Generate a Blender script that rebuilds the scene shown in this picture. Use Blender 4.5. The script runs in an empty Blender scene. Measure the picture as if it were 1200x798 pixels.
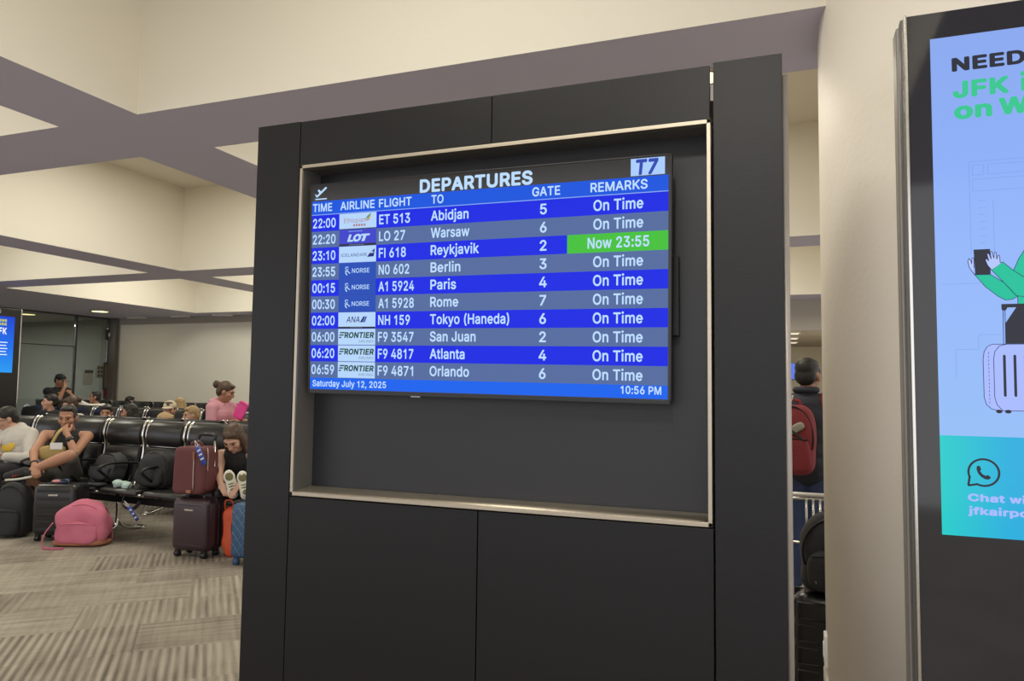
import bpy, bmesh, math, random
from mathutils import Vector, Matrix, Quaternion
random.seed(7)
PI = math.pi
SC = bpy.context.scene
COL = SC.collection

# ------------------------------------------------------------------ camera
cam = bpy.data.cameras.new('camera'); camo = bpy.data.objects.new('camera', cam); COL.objects.link(camo)
YAW, PITCH, ROLL, FPX = .358983, .0643445, .0128194, 854.62
fwd = Vector((-math.sin(YAW)*math.cos(PITCH), math.cos(YAW)*math.cos(PITCH), math.sin(PITCH)))
rt = Vector((math.cos(YAW), math.sin(YAW), 0)); up = rt.cross(fwd)
r2 = rt*math.cos(ROLL)+up*math.sin(ROLL); u2 = up*math.cos(ROLL)-rt*math.sin(ROLL)
camo.matrix_world = Matrix(((r2.x, u2.x, -fwd.x, 0), (r2.y, u2.y, -fwd.y, 0), (r2.z, u2.z, -fwd.z, 1.45), (0, 0, 0, 1)))
cam.sensor_width = 36.0; cam.lens = FPX/1200*36.0; cam.clip_start = .05; cam.clip_end = 200
SC.camera = camo

# ------------------------------------------------------------------ world, lights, exposure
SC.view_settings.view_transform = 'Standard'
try: SC.view_settings.look = 'None'
except Exception: pass
SC.view_settings.exposure = 0.0; SC.view_settings.gamma = 1.0; SC.view_settings.use_curve_mapping = False
SC.cycles.use_denoising = True
SC.cycles.max_bounces = 8; SC.cycles.diffuse_bounces = 5
w = bpy.data.worlds.new('terminal_ambient'); SC.world = w; w.use_nodes = True
w.node_tree.nodes['Background'].inputs[0].default_value = (.97, .97, 1.0, 1)
w.node_tree.nodes['Background'].inputs[1].default_value = 1.4

def area(name, loc, sx, sy, power, col=(1, .87, .66), rot=(0, 0, 0)):
    l = bpy.data.lights.new(name, 'AREA'); l.shape = 'RECTANGLE'; l.size = sx; l.size_y = sy
    l.energy = power; l.color = col
    o = bpy.data.objects.new(name, l); COL.objects.link(o); o.location = loc; o.rotation_euler = rot
    return o
CX = [(-12.15, -8.41), (-7.81, -4.13), (-3.5, .62), (1.25, 4.95)]       # coffers across
CY = [(-.95, 3.10), (3.71, 7.76), (8.34, 12.52)]                        # coffers in depth
ZC, ZT = 3.0, 4.157
for i, (xa, xb) in enumerate(CX):
    for j, (ya, yb) in enumerate(CY):
        area('coffer_light', ((xa+xb)/2, (ya+yb)/2, ZT-.03), 1.5, 1.7, (57, 66, 88)[j]*(.5 if i == 3 else 1), (1, .96, .82))
area('aisle_lamp', (-14.0, 11.68, 2.97), .22, .22, 6, (1, .85, .5))
area('annex_lamp', (-17.4, 11.0, 2.9), .8, .8, 80, (.95, .97, 1.0))
def aim(loc, at):
    return (Vector(at)-Vector(loc)).to_track_quat('-Z', 'Y').to_euler()
o = area('column_fill', (-.2, -.7, 4.05), .4, .4, 13, (1, .95, .86), aim((-.2, -.7, 4.05), (.55, 2.6, .1))); o.data.spread = 1.15  # unseen fill light, added to brighten the column front
area('column_edge_fill', (-.35, 3.62, 2.98), .12, .12, 3.2, (1, .88, .70))  # added lamp, out of view, that brightens the column's left edge
area('corridor_lamp', (-.3, 17.0, 2.75), 1.6, 5.0, 120, (1, .92, .8))

# ------------------------------------------------------------------ materials
def srgb(h):
    if isinstance(h, str):
        h = h.lstrip('#'); h = [int(h[i:i+2], 16) for i in (0, 2, 4)]
    f = lambda c: (c/255/12.92) if c/255 <= .04045 else ((c/255+.055)/1.055)**2.4
    return tuple(f(c) for c in h)
MATS = {}
def mat(name, c, rough=.5, metal=0., spec=.5, bump=0., bscale=80., var=0., vscale=6., emit=None, es=1., coat=0., stretch=None):
    if name in MATS: return MATS[name]
    m = bpy.data.materials.new(name); m.use_nodes = True; nt = m.node_tree; b = nt.nodes['Principled BSDF']
    c = srgb(c) if isinstance(c, str) else c
    b.inputs['Base Color'].default_value = (*c, 1); b.inputs['Roughness'].default_value = rough
    b.inputs['Metallic'].default_value = metal; b.inputs['Specular IOR Level'].default_value = spec
    b.inputs['Coat Weight'].default_value = coat; b.inputs['Coat Roughness'].default_value = .08
    if emit is not None:
        e = srgb(emit) if isinstance(emit, str) else emit
        b.inputs['Emission Color'].default_value = (*e, 1); b.inputs['Emission Strength'].default_value = es
    if bump or var:
        tc = nt.nodes.new('ShaderNodeTexCoord'); src = tc.outputs['Object']
        if stretch:
            mp = nt.nodes.new('ShaderNodeMapping'); mp.inputs['Scale'].default_value = stretch
            nt.links.new(src, mp.inputs[0]); src = mp.outputs[0]
    if bump:
        n = nt.nodes.new('ShaderNodeTexNoise'); n.inputs['Scale'].default_value = bscale; n.inputs['Detail'].default_value = 3
        nt.links.new(src, n.inputs['Vector'])
        bp = nt.nodes.new('ShaderNodeBump'); bp.inputs['Strength'].default_value = bump; bp.inputs['Distance'].default_value = .01
        nt.links.new(n.outputs['Fac'], bp.inputs['Height']); nt.links.new(bp.outputs[0], b.inputs['Normal'])
    if var:
        n2 = nt.nodes.new('ShaderNodeTexNoise'); n2.inputs['Scale'].default_value = vscale; n2.inputs['Detail'].default_value = 4
        nt.links.new(src, n2.inputs['Vector'])
        hv = nt.nodes.new('ShaderNodeMapRange'); hv.inputs[3].default_value = 1-var; hv.inputs[4].default_value = 1+var
        nt.links.new(n2.outputs['Fac'], hv.inputs[0])
        mx = nt.nodes.new('ShaderNodeMix'); mx.data_type = 'RGBA'; mx.blend_type = 'MULTIPLY'; mx.inputs[0].default_value = 1
        mx.inputs[6].default_value = (*c, 1); nt.links.new(hv.outputs[0], mx.inputs[7]); nt.links.new(mx.outputs[2], b.inputs['Base Color'])
    MATS[name] = m
    return m
def glow(name, hexc, es=1., rough=.22):
    return mat(name, (.01, .01, .012), rough, 0, .12, emit=hexc, es=es)

PAINT = mat('cream_paint', (.80, .755, .66), .6, bump=.06, bscale=60)
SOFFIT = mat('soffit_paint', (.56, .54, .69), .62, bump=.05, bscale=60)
POSTP = mat('column_paint', (.80, .745, .67), .6, bump=.12, bscale=45, var=.03, vscale=2)
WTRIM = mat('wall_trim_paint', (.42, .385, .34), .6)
WALLP = mat('back_wall_panel', (.86, .83, .73), .55, var=.03, vscale=1.5)
TRIMD = mat('dark_trim', (.06, .055, .05), .4)
GREYW = mat('annex_wall', (.42, .43, .39), .7, var=.04, vscale=1.2)
BLACKLAM = mat('black_laminate', (.0075, .0074, .0088), .42, 0, .35, bump=.05, bscale=30, var=.12, vscale=5, stretch=(1, 1, 12))
RECESS = mat('recess_laminate', (.017, .017, .020), .42, 0, .5, bump=.03, bscale=60)
NICKEL = mat('satin_nickel', (.52, .46, .37), .45, 1., bump=.05, bscale=90, stretch=(.05, 1, 1))
SIDEM = mat('cabinet_side', (.42, .38, .34), .45, .3)
BEZEL = mat('tv_bezel', (.012, .012, .013), .28, 0, .5)
BLACKSCR = mat('black_screen_glass', (.012, .0115, .011), .12, 0, .5, emit=(.012, .011, .010), es=.8)
VINYL = mat('black_vinyl', (.016, .0155, .016), .30, 0, .5, bump=.05, bscale=25)
VINYLB = mat('black_shell', (.012, .012, .012), .5)
CHROME = mat('polished_aluminium', (.72, .70, .66), .22, 1.)
BLKMET = mat('black_metal', (.02, .02, .02), .35, .6)
BLKFAB = mat('black_nylon', (.017, .017, .019), .75, bump=.25, bscale=35)
DKFAB = mat('charcoal_nylon', (.03, .031, .034), .7, bump=.25, bscale=40)
BLKPC = mat('black_polycarbonate', (.013, .013, .014), .28)
RUBBER = mat('black_rubber', (.012, .012, .012), .7)
PINKF = mat('pink_canvas', (.52, .14, .21), .85, bump=.4, bscale=14, var=.08)
TANLEA = mat('tan_leather', (.36, .14, .07), .6)
BURG = mat('burgundy_canvas', (.13, .038, .042), .8, bump=.2, bscale=25, var=.06)
PLUM = mat('plum_polycarbonate', (.034, .015, .022), .38, coat=.2)
BLUEC = mat('blue_polycarbonate', (.035, .09, .19), .4)
BLUEL = mat('light_blue_line', (.12, .22, .36), .5)
ORANGE = mat('orange_nylon', (.62, .09, .03), .6)
REDF = mat('red_nylon', (.22, .024, .03), .75, bump=.3, bscale=20, var=.08)
WHITE = mat('white_paper', (.75, .75, .73), .6)
TAGB = mat('blue_airline_tag', (.03, .07, .35), .5)
SKIN = mat('skin_tan', (.42, .21, .13), .55, var=.06, vscale=12)
SKINL = mat('skin_light', (.55, .32, .23), .55, var=.06, vscale=12)
LIPS = mat('lips', (.36, .12, .10), .5)
EYED = mat('eye_dark', (.02, .014, .01), .25)
HAIRB = mat('hair_black', (.014, .011, .009), .5, bump=.4, bscale=60)
HAIRBR = mat('hair_brown', (.075, .042, .025), .5, bump=.5, bscale=50, var=.3, vscale=20)
HAIRBL = mat('hair_blond', (.36, .24, .11), .5, bump=.5, bscale=50, var=.2, vscale=20)
TEE = mat('black_cotton', (.014, .014, .015), .85, bump=.2, bscale=18)
WTEE = mat('white_cotton', (.68, .65, .60), .85, bump=.2, bscale=18)
SWEAT = mat('heather_sweatshirt', (.56, .53, .48), .9, bump=.3, bscale=14, var=.06, vscale=20)
PINKH = mat('pink_hoodie', (.60, .29, .34), .9, bump=.3, bscale=14, var=.06)
HOTP = mat('hot_pink', (.78, .06, .30), .6)
DARKTR = mat('dark_trousers', (.022, .022, .026), .85, bump=.2, bscale=18)
GREYSH = mat('grey_shorts', (.14, .13, .12), .85, bump=.2, bscale=18)
JEANS = mat('blue_denim', (.035, .055, .13), .85, bump=.25, bscale=60)
NAVYJ = mat('navy_jacket', (.018, .021, .032), .7, bump=.25, bscale=18)
TANBAG = mat('khaki_canvas', (.42, .30, .11), .75, bump=.15, bscale=60)
CAPB = mat('beige_cap', (.62, .53, .38), .8)
SOLE = mat('shoe_sole_white', (.68, .66, .55), .7)
OLIVE = mat('shoe_tread_olive', (.17, .15, .07), .7)
MINT = mat('mint_cloth', (.42, .55, .50), .9, bump=.4, bscale=20)
REDLET = mat('red_lettering', (.7, .06, .03), .6)
YELL = mat('print_yellow', (.75, .5, .06), .7)

# carpet: planks half a metre deep with streaky stripes turned either way
def carpet():
    m = bpy.data.materials.new('striped_carpet'); m.use_nodes = True; nt = m.node_tree; b = nt.nodes['Principled BSDF']
    N = lambda t: nt.nodes.new(t)
    L = nt.links.new
    def M(op, a, b_=None):
        n = N('ShaderNodeMath'); n.operation = op
        for k, v in enumerate((a, b_)):
            if v is None: continue
            if isinstance(v, (int, float)): n.inputs[k].default_value = v
            else: L(v, n.inputs[k])
        return n.outputs[0]
    tc = N('ShaderNodeTexCoord'); sp = N('ShaderNodeSeparateXYZ'); L(tc.outputs['Object'], sp.inputs[0])
    x, y = sp.outputs[0], sp.outputs[1]
    # laid on the diagonal: p across the stripes of the bold planks, q along them
    p = M('ADD', M('MULTIPLY', x, .731), M('MULTIPLY', y, .682)); q = M('SUBTRACT', M('MULTIPLY', y, .731), M('MULTIPLY', x, .682))
    row = M('FLOOR', M('DIVIDE', q, .50))
    u = M('ADD', M('DIVIDE', p, 1.0), M('MULTIPLY', row, .37))
    colm = M('FLOOR', u)
    cb = N('ShaderNodeCombineXYZ'); L(row, cb.inputs[0]); L(colm, cb.inputs[1])
    wn = N('ShaderNodeTexWhiteNoise'); wn.noise_dimensions = '3D'; L(cb.outputs[0], wn.inputs['Vector'])
    sr = N('ShaderNodeSeparateColor'); L(wn.outputs['Color'], sr.inputs[0])
    bold = M('GREATER_THAN', sr.outputs[0], .60)
    def streak(a_, b_, fa, fb):
        cv = N('ShaderNodeCombineXYZ'); L(M('MULTIPLY', a_, fa), cv.inputs[0]); L(M('MULTIPLY', b_, fb), cv.inputs[1]); L(M('MULTIPLY', sr.outputs[1], 40), cv.inputs[2])
        n = N('ShaderNodeTexNoise'); n.inputs['Scale'].default_value = 1.; n.inputs['Detail'].default_value = 2; L(cv.outputs[0], n.inputs['Vector'])
        return M('SUBTRACT', n.outputs[0], .5)
    wave = M('SINE', M('MULTIPLY', p, 2*PI/.046))
    wave = M('MULTIPLY', M('MULTIPLY', wave, bold), M('ADD', .08, M('MULTIPLY', sr.outputs[2], .13)))
    s1 = streak(p, q, 34., 1.6); s2 = streak(q, p, 34., 1.4)
    soft = M('SUBTRACT', 1, bold)
    nb = N('ShaderNodeTexNoise'); nb.inputs['Scale'].default_value = 2.2; nb.inputs['Detail'].default_value = 3; L(tc.outputs['Object'], nb.inputs['Vector'])
    nf = N('ShaderNodeTexNoise'); nf.inputs['Scale'].default_value = 200; L(tc.outputs['Object'], nf.inputs['Vector'])
    v = M('ADD', wave, M('MULTIPLY', s1, M('ADD', .34, M('MULTIPLY', bold, .45))))
    v = M('ADD', v, M('MULTIPLY', s2, M('ADD', .12, M('MULTIPLY', soft, .60))))
    v = M('ADD', v, M('MULTIPLY', M('SUBTRACT', nb.outputs[0], .5), .45))
    v = M('ADD', v, M('MULTIPLY', M('SUBTRACT', nf.outputs[0], .5), .40))
    v = M('ADD', v, M('MULTIPLY', M('SUBTRACT', sr.outputs[1], .5), .16))
    v = M('ADD', v, .5)
    cr = N('ShaderNodeValToRGB'); L(v, cr.inputs[0])
    cr.color_ramp.elements[0].position = .12; cr.color_ramp.elements[0].color = (.125, .105, .086, 1)
    cr.color_ramp.elements[1].position = .9; cr.color_ramp.elements[1].color = (.46, .41, .335, 1)
    L(cr.outputs[0], b.inputs['Base Color']); b.inputs['Roughness'].default_value = .95; b.inputs['Specular IOR Level'].default_value = .15
    bp = N('ShaderNodeBump'); bp.inputs['Strength'].default_value = .4; bp.inputs['Distance'].default_value = .004
    L(v, bp.inputs['Height']); L(bp.outputs[0], b.inputs['Normal'])
    return m
CARPET = carpet()
def clear_glass():
    m = bpy.data.materials.new('tinted_partition_glass'); m.use_nodes = True; nt = m.node_tree
    for n in list(nt.nodes): nt.nodes.remove(n)
    o = nt.nodes.new('ShaderNodeOutputMaterial'); mx = nt.nodes.new('ShaderNodeMixShader'); fr = nt.nodes.new('ShaderNodeFresnel')
    t = nt.nodes.new('ShaderNodeBsdfTransparent'); t.inputs[0].default_value = (.75, .77, .73, 1)
    g = nt.nodes.new('ShaderNodeBsdfGlossy'); g.inputs['Roughness'].default_value = .03
    fr.inputs[0].default_value = 1.5
    nt.links.new(fr.outputs[0], mx.inputs[0]); nt.links.new(t.outputs[0], mx.inputs[1]); nt.links.new(g.outputs[0], mx.inputs[2]); nt.links.new(mx.outputs[0], o.inputs[0])
    return m
GLASS = clear_glass()
def gradient(name, stops, axis, lo, hi, rough=.14):
    """a lit screen whose picture runs from one colour to another"""
    m = bpy.data.materials.new(name); m.use_nodes = True; nt = m.node_tree; b = nt.nodes['Principled BSDF']
    b.inputs['Base Color'].default_value = (.01, .01, .012, 1); b.inputs['Roughness'].default_value = rough; b.inputs['Specular IOR Level'].default_value = .2
    tc = nt.nodes.new('ShaderNodeTexCoord'); sp = nt.nodes.new('ShaderNodeSeparateXYZ'); mr = nt.nodes.new('ShaderNodeMapRange'); cr = nt.nodes.new('ShaderNodeValToRGB')
    nt.links.new(tc.outputs['Object'], sp.inputs[0]); nt.links.new(sp.outputs[axis], mr.inputs[0]); mr.inputs[1].default_value = lo; mr.inputs[2].default_value = hi
    nt.links.new(mr.outputs[0], cr.inputs[0]); nt.links.new(cr.outputs[0], b.inputs['Emission Color']); b.inputs['Emission Strength'].default_value = 1.
    e = cr.color_ramp.elements
    while len(e) < len(stops): e.new(.5)
    for k, (p, c) in enumerate(stops): e[k].position = p; e[k].color = (*srgb(c), 1)
    return m

# ------------------------------------------------------------------ geometry helpers
def smooth_path(pts, n=6, closed=False):
    P = [Vector(p) for p in pts]
    if len(P) < 3: return P
    out = []
    for i in range(len(P)-1 if not closed else len(P)):
        if closed: a, b, c, d = (P[(i+k-1) % len(P)] for k in range(4))
        else: a, b, c, d = P[max(i-1, 0)], P[i], P[i+1], P[min(i+2, len(P)-1)]
        for k in range(n):
            t = k/n
            out.append(.5*((2*b)+(c-a)*t+(2*a-5*b+4*c-d)*t*t+(3*b-a-3*c+d)*t**3))
    if not closed: out.append(P[-1])
    return out
class G:
    """collects shapes into ONE mesh"""
    def __init__(s): s.bm = bmesh.new(); s.mi = 0
    def _new(s, f0):
        for f in s.bm.faces[f0:] if False else []: pass
    def _mark(s, faces, sm):
        for f in faces: f.material_index = s.mi; f.smooth = sm
    def box(s, x0, x1, y0, y1, z0, z1, bev=0., seg=2, M=None):
        t = bmesh.new(); bmesh.ops.create_cube(t, size=1)
        for v in t.verts: v.co = Vector(((x0+x1)/2+v.co.x*(x1-x0), (y0+y1)/2+v.co.y*(y1-y0), (z0+z1)/2+v.co.z*(z1-z0)))
        if bev: bmesh.ops.bevel(t, geom=list(t.edges), offset=min(bev, abs(x1-x0)*.49, abs(y1-y0)*.49, abs(z1-z0)*.49), segments=seg, profile=.5, affect='EDGES')
        return s.add(t, M, bool(bev) and seg > 2)
    def add(s, t, M=None, sm=False):
        if M is not None: bmesh.ops.transform(t, matrix=M, verts=t.verts)
        me = bpy.data.meshes.new('tmp'); t.to_mesh(me); t.free()
        n = len(s.bm.faces); s.bm.from_mesh(me); bpy.data.meshes.remove(me)
        s.bm.faces.ensure_lookup_table()
        s._mark(s.bm.faces[n:], sm)
        return s
    def frustum(s, p0, p1, r0, r1=None, n=14, caps=True, sm=True):
        r1 = r0 if r1 is None else r1
        p0, p1 = Vector(p0), Vector(p1); d = p1-p0
        t = bmesh.new(); bmesh.ops.create_cone(t, cap_ends=caps, segments=n, radius1=r0, radius2=r1, depth=d.length)
        q = d.to_track_quat('Z', 'Y').to_matrix().to_4x4()
        return s.add(t, Matrix.Translation((p0+p1)/2) @ q, sm)
    def ell(s, c, r, R=None, seg=16, ring=10):
        t = bmesh.new(); bmesh.ops.create_uvsphere(t, u_segments=seg, v_segments=ring, radius=1)
        M = Matrix.Translation(c) @ (R.to_4x4() if R is not None else Matrix()) @ Matrix.Diagonal((*((r,)*3 if isinstance(r, (int, float)) else r), 1))
        return s.add(t, M, True)
    def limb(s, p0, p1, r0, r1):
        s.ell(p0, r0); s.ell(p1, r1); return s.frustum(p0, p1, r0, r1)
    def tube(s, pts, r, n=8, sub=5, smooth=True, flat=None, closed=False):
        P = smooth_path(pts, sub, closed) if smooth else [Vector(p) for p in pts]
        t = bmesh.new(); rings = []; nrm = None
        for i, p in enumerate(P):
            if closed: tg = (P[(i+1) % len(P)]-P[i-1])
            else: tg = P[min(i+1, len(P)-1)]-P[max(i-1, 0)]
            tg = tg.normalized() if tg.length > 1e-9 else Vector((0, 0, 1))
            if nrm is None:
                nrm = Vector((0, 0, 1)) if abs(tg.z) < .9 else Vector((0, 1, 0))
            nrm = (nrm-tg*nrm.dot(tg)); nrm = nrm.normalized() if nrm.length > 1e-6 else tg.orthogonal().normalized()
            bn = tg.cross(nrm)
            ra, rb = (r, r) if flat is None else flat
            rings.append([t.verts.new(p+nrm*math.cos(2*PI*k/n)*ra+bn*math.sin(2*PI*k/n)*rb) for k in range(n)])
        m = len(rings)
        for i in range(m if closed else m-1):
            a, b = rings[i], rings[(i+1) % m]
            for k in range(n): t.faces.new((a[k], a[(k+1) % n], b[(k+1) % n], b[k]))
        if not closed: t.faces.new(rings[0][::-1]); t.faces.new(rings[-1])
        return s.add(t, None, True)
    def loft(s, rings):
        t = bmesh.new(); R = [[t.verts.new(p) for p in r] for r in rings]; n = len(R[0])
        for a, b in zip(R, R[1:]):
            for k in range(n): t.faces.new((a[k], a[(k+1) % n], b[(k+1) % n], b[k]))
        t.faces.new(R[0][::-1]); t.faces.new(R[-1])
        bmesh.ops.recalc_face_normals(t, faces=t.faces)
        return s.add(t, None, True)
    def poly(s, pts):
        t = bmesh.new(); t.faces.new([t.verts.new(p) for p in pts]); return s.add(t)
    def plate(s, pts, y0, y1):
        """a flat shape given in x,z, standing between y0 and y1"""
        t = bmesh.new(); a = [t.verts.new((x, y0, z)) for x, z in pts]; b = [t.verts.new((x, y1, z)) for x, z in pts]
        t.faces.new(a); t.faces.new(b[::-1]); n = len(a)
        for k in range(n): t.faces.new((a[k], b[k], b[(k+1) % n], a[(k+1) % n]))
        bmesh.ops.recalc_face_normals(t, faces=t.faces)
        return s.add(t)
    def prism(s, prof, x0, x1, bev=0.):
        """a profile in y,z swept along x"""
        t = bmesh.new(); a = [t.verts.new((x0, y, z)) for y, z in prof]; b = [t.verts.new((x1, y, z)) for y, z in prof]
        fs = [t.faces.new(a), t.faces.new(b[::-1])]; n = len(a)
        for k in range(n): t.faces.new((a[k], b[k], b[(k+1) % n], a[(k+1) % n]))
        bmesh.ops.recalc_face_normals(t, faces=t.faces)
        if bev:
            es = [e for f in fs for e in f.edges]
            bmesh.ops.bevel(t, geom=es, offset=bev, segments=3, profile=.5, affect='EDGES')
        return s.add(t, None, True)
    def soft(s, c, size, p=3.2, lump=.02, freq=6., seed=0, R=None, taper=0.):
        """a padded box with rounded, slightly lumpy sides"""
        from mathutils import noise
        t = bmesh.new(); bmesh.ops.create_cube(t, size=2); bmesh.ops.subdivide_edges(t, edges=t.edges, cuts=11, use_grid_fill=True)
        for v in t.verts:
            d = v.co.normalized(); k = (abs(d.x)**p+abs(d.y)**p+abs(d.z)**p)**(-1/p)
            q = d*k; q = Vector((q.x*size[0]/2, q.y*size[1]/2, q.z*size[2]/2))
            f = 1-taper*max(0, (q.z/size[2]+.5))
            q.x *= f; q.y *= f
            q += d*noise.noise(q*freq+Vector((seed*7.3, seed, 0)))*lump
            v.co = q
        return s.add(t, Matrix.Translation(c) @ (R.to_4x4() if R is not None else Matrix()), True)
    def build(s, name, mats, parent=None, label=None, loc=None):
        me = bpy.data.meshes.new(name); s.bm.normal_update(); s.bm.to_mesh(me); s.bm.free()
        for m in (mats if isinstance(mats, (list, tuple)) else [mats]): me.materials.append(m)
        o = bpy.data.objects.new(name, me); COL.objects.link(o)
        if parent is not None: o.parent = parent
        if loc is not None: o.location = loc
        if label: o['label'] = label
        return o
def thing(name, label, cat, loc=(0, 0, 0), rz=0, group=None):
    o = bpy.data.objects.new(name, None); COL.objects.link(o); o.location = loc; o.rotation_euler = (0, 0, rz); o.empty_display_size = .1
    o['label'] = label; o['category'] = cat
    if group: o['group'] = group
    return o
def tag(o, label, cat, group=None):
    o['label'] = label; o['category'] = cat
    if group: o['group'] = group
    return o
def struct(o): o['kind'] = 'structure'; return o
def dup(root, loc, rz, label, group=None):
    r = root.copy(); COL.objects.link(r); r.location = loc; r.rotation_euler = (0, 0, rz); r['label'] = label
    if group: r['group'] = group
    for ch in list(root.children):
        c = ch.copy(); COL.objects.link(c); c.parent = r
        for g in list(ch.children):
            d = g.copy(); COL.objects.link(d); d.parent = c
    return r

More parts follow.
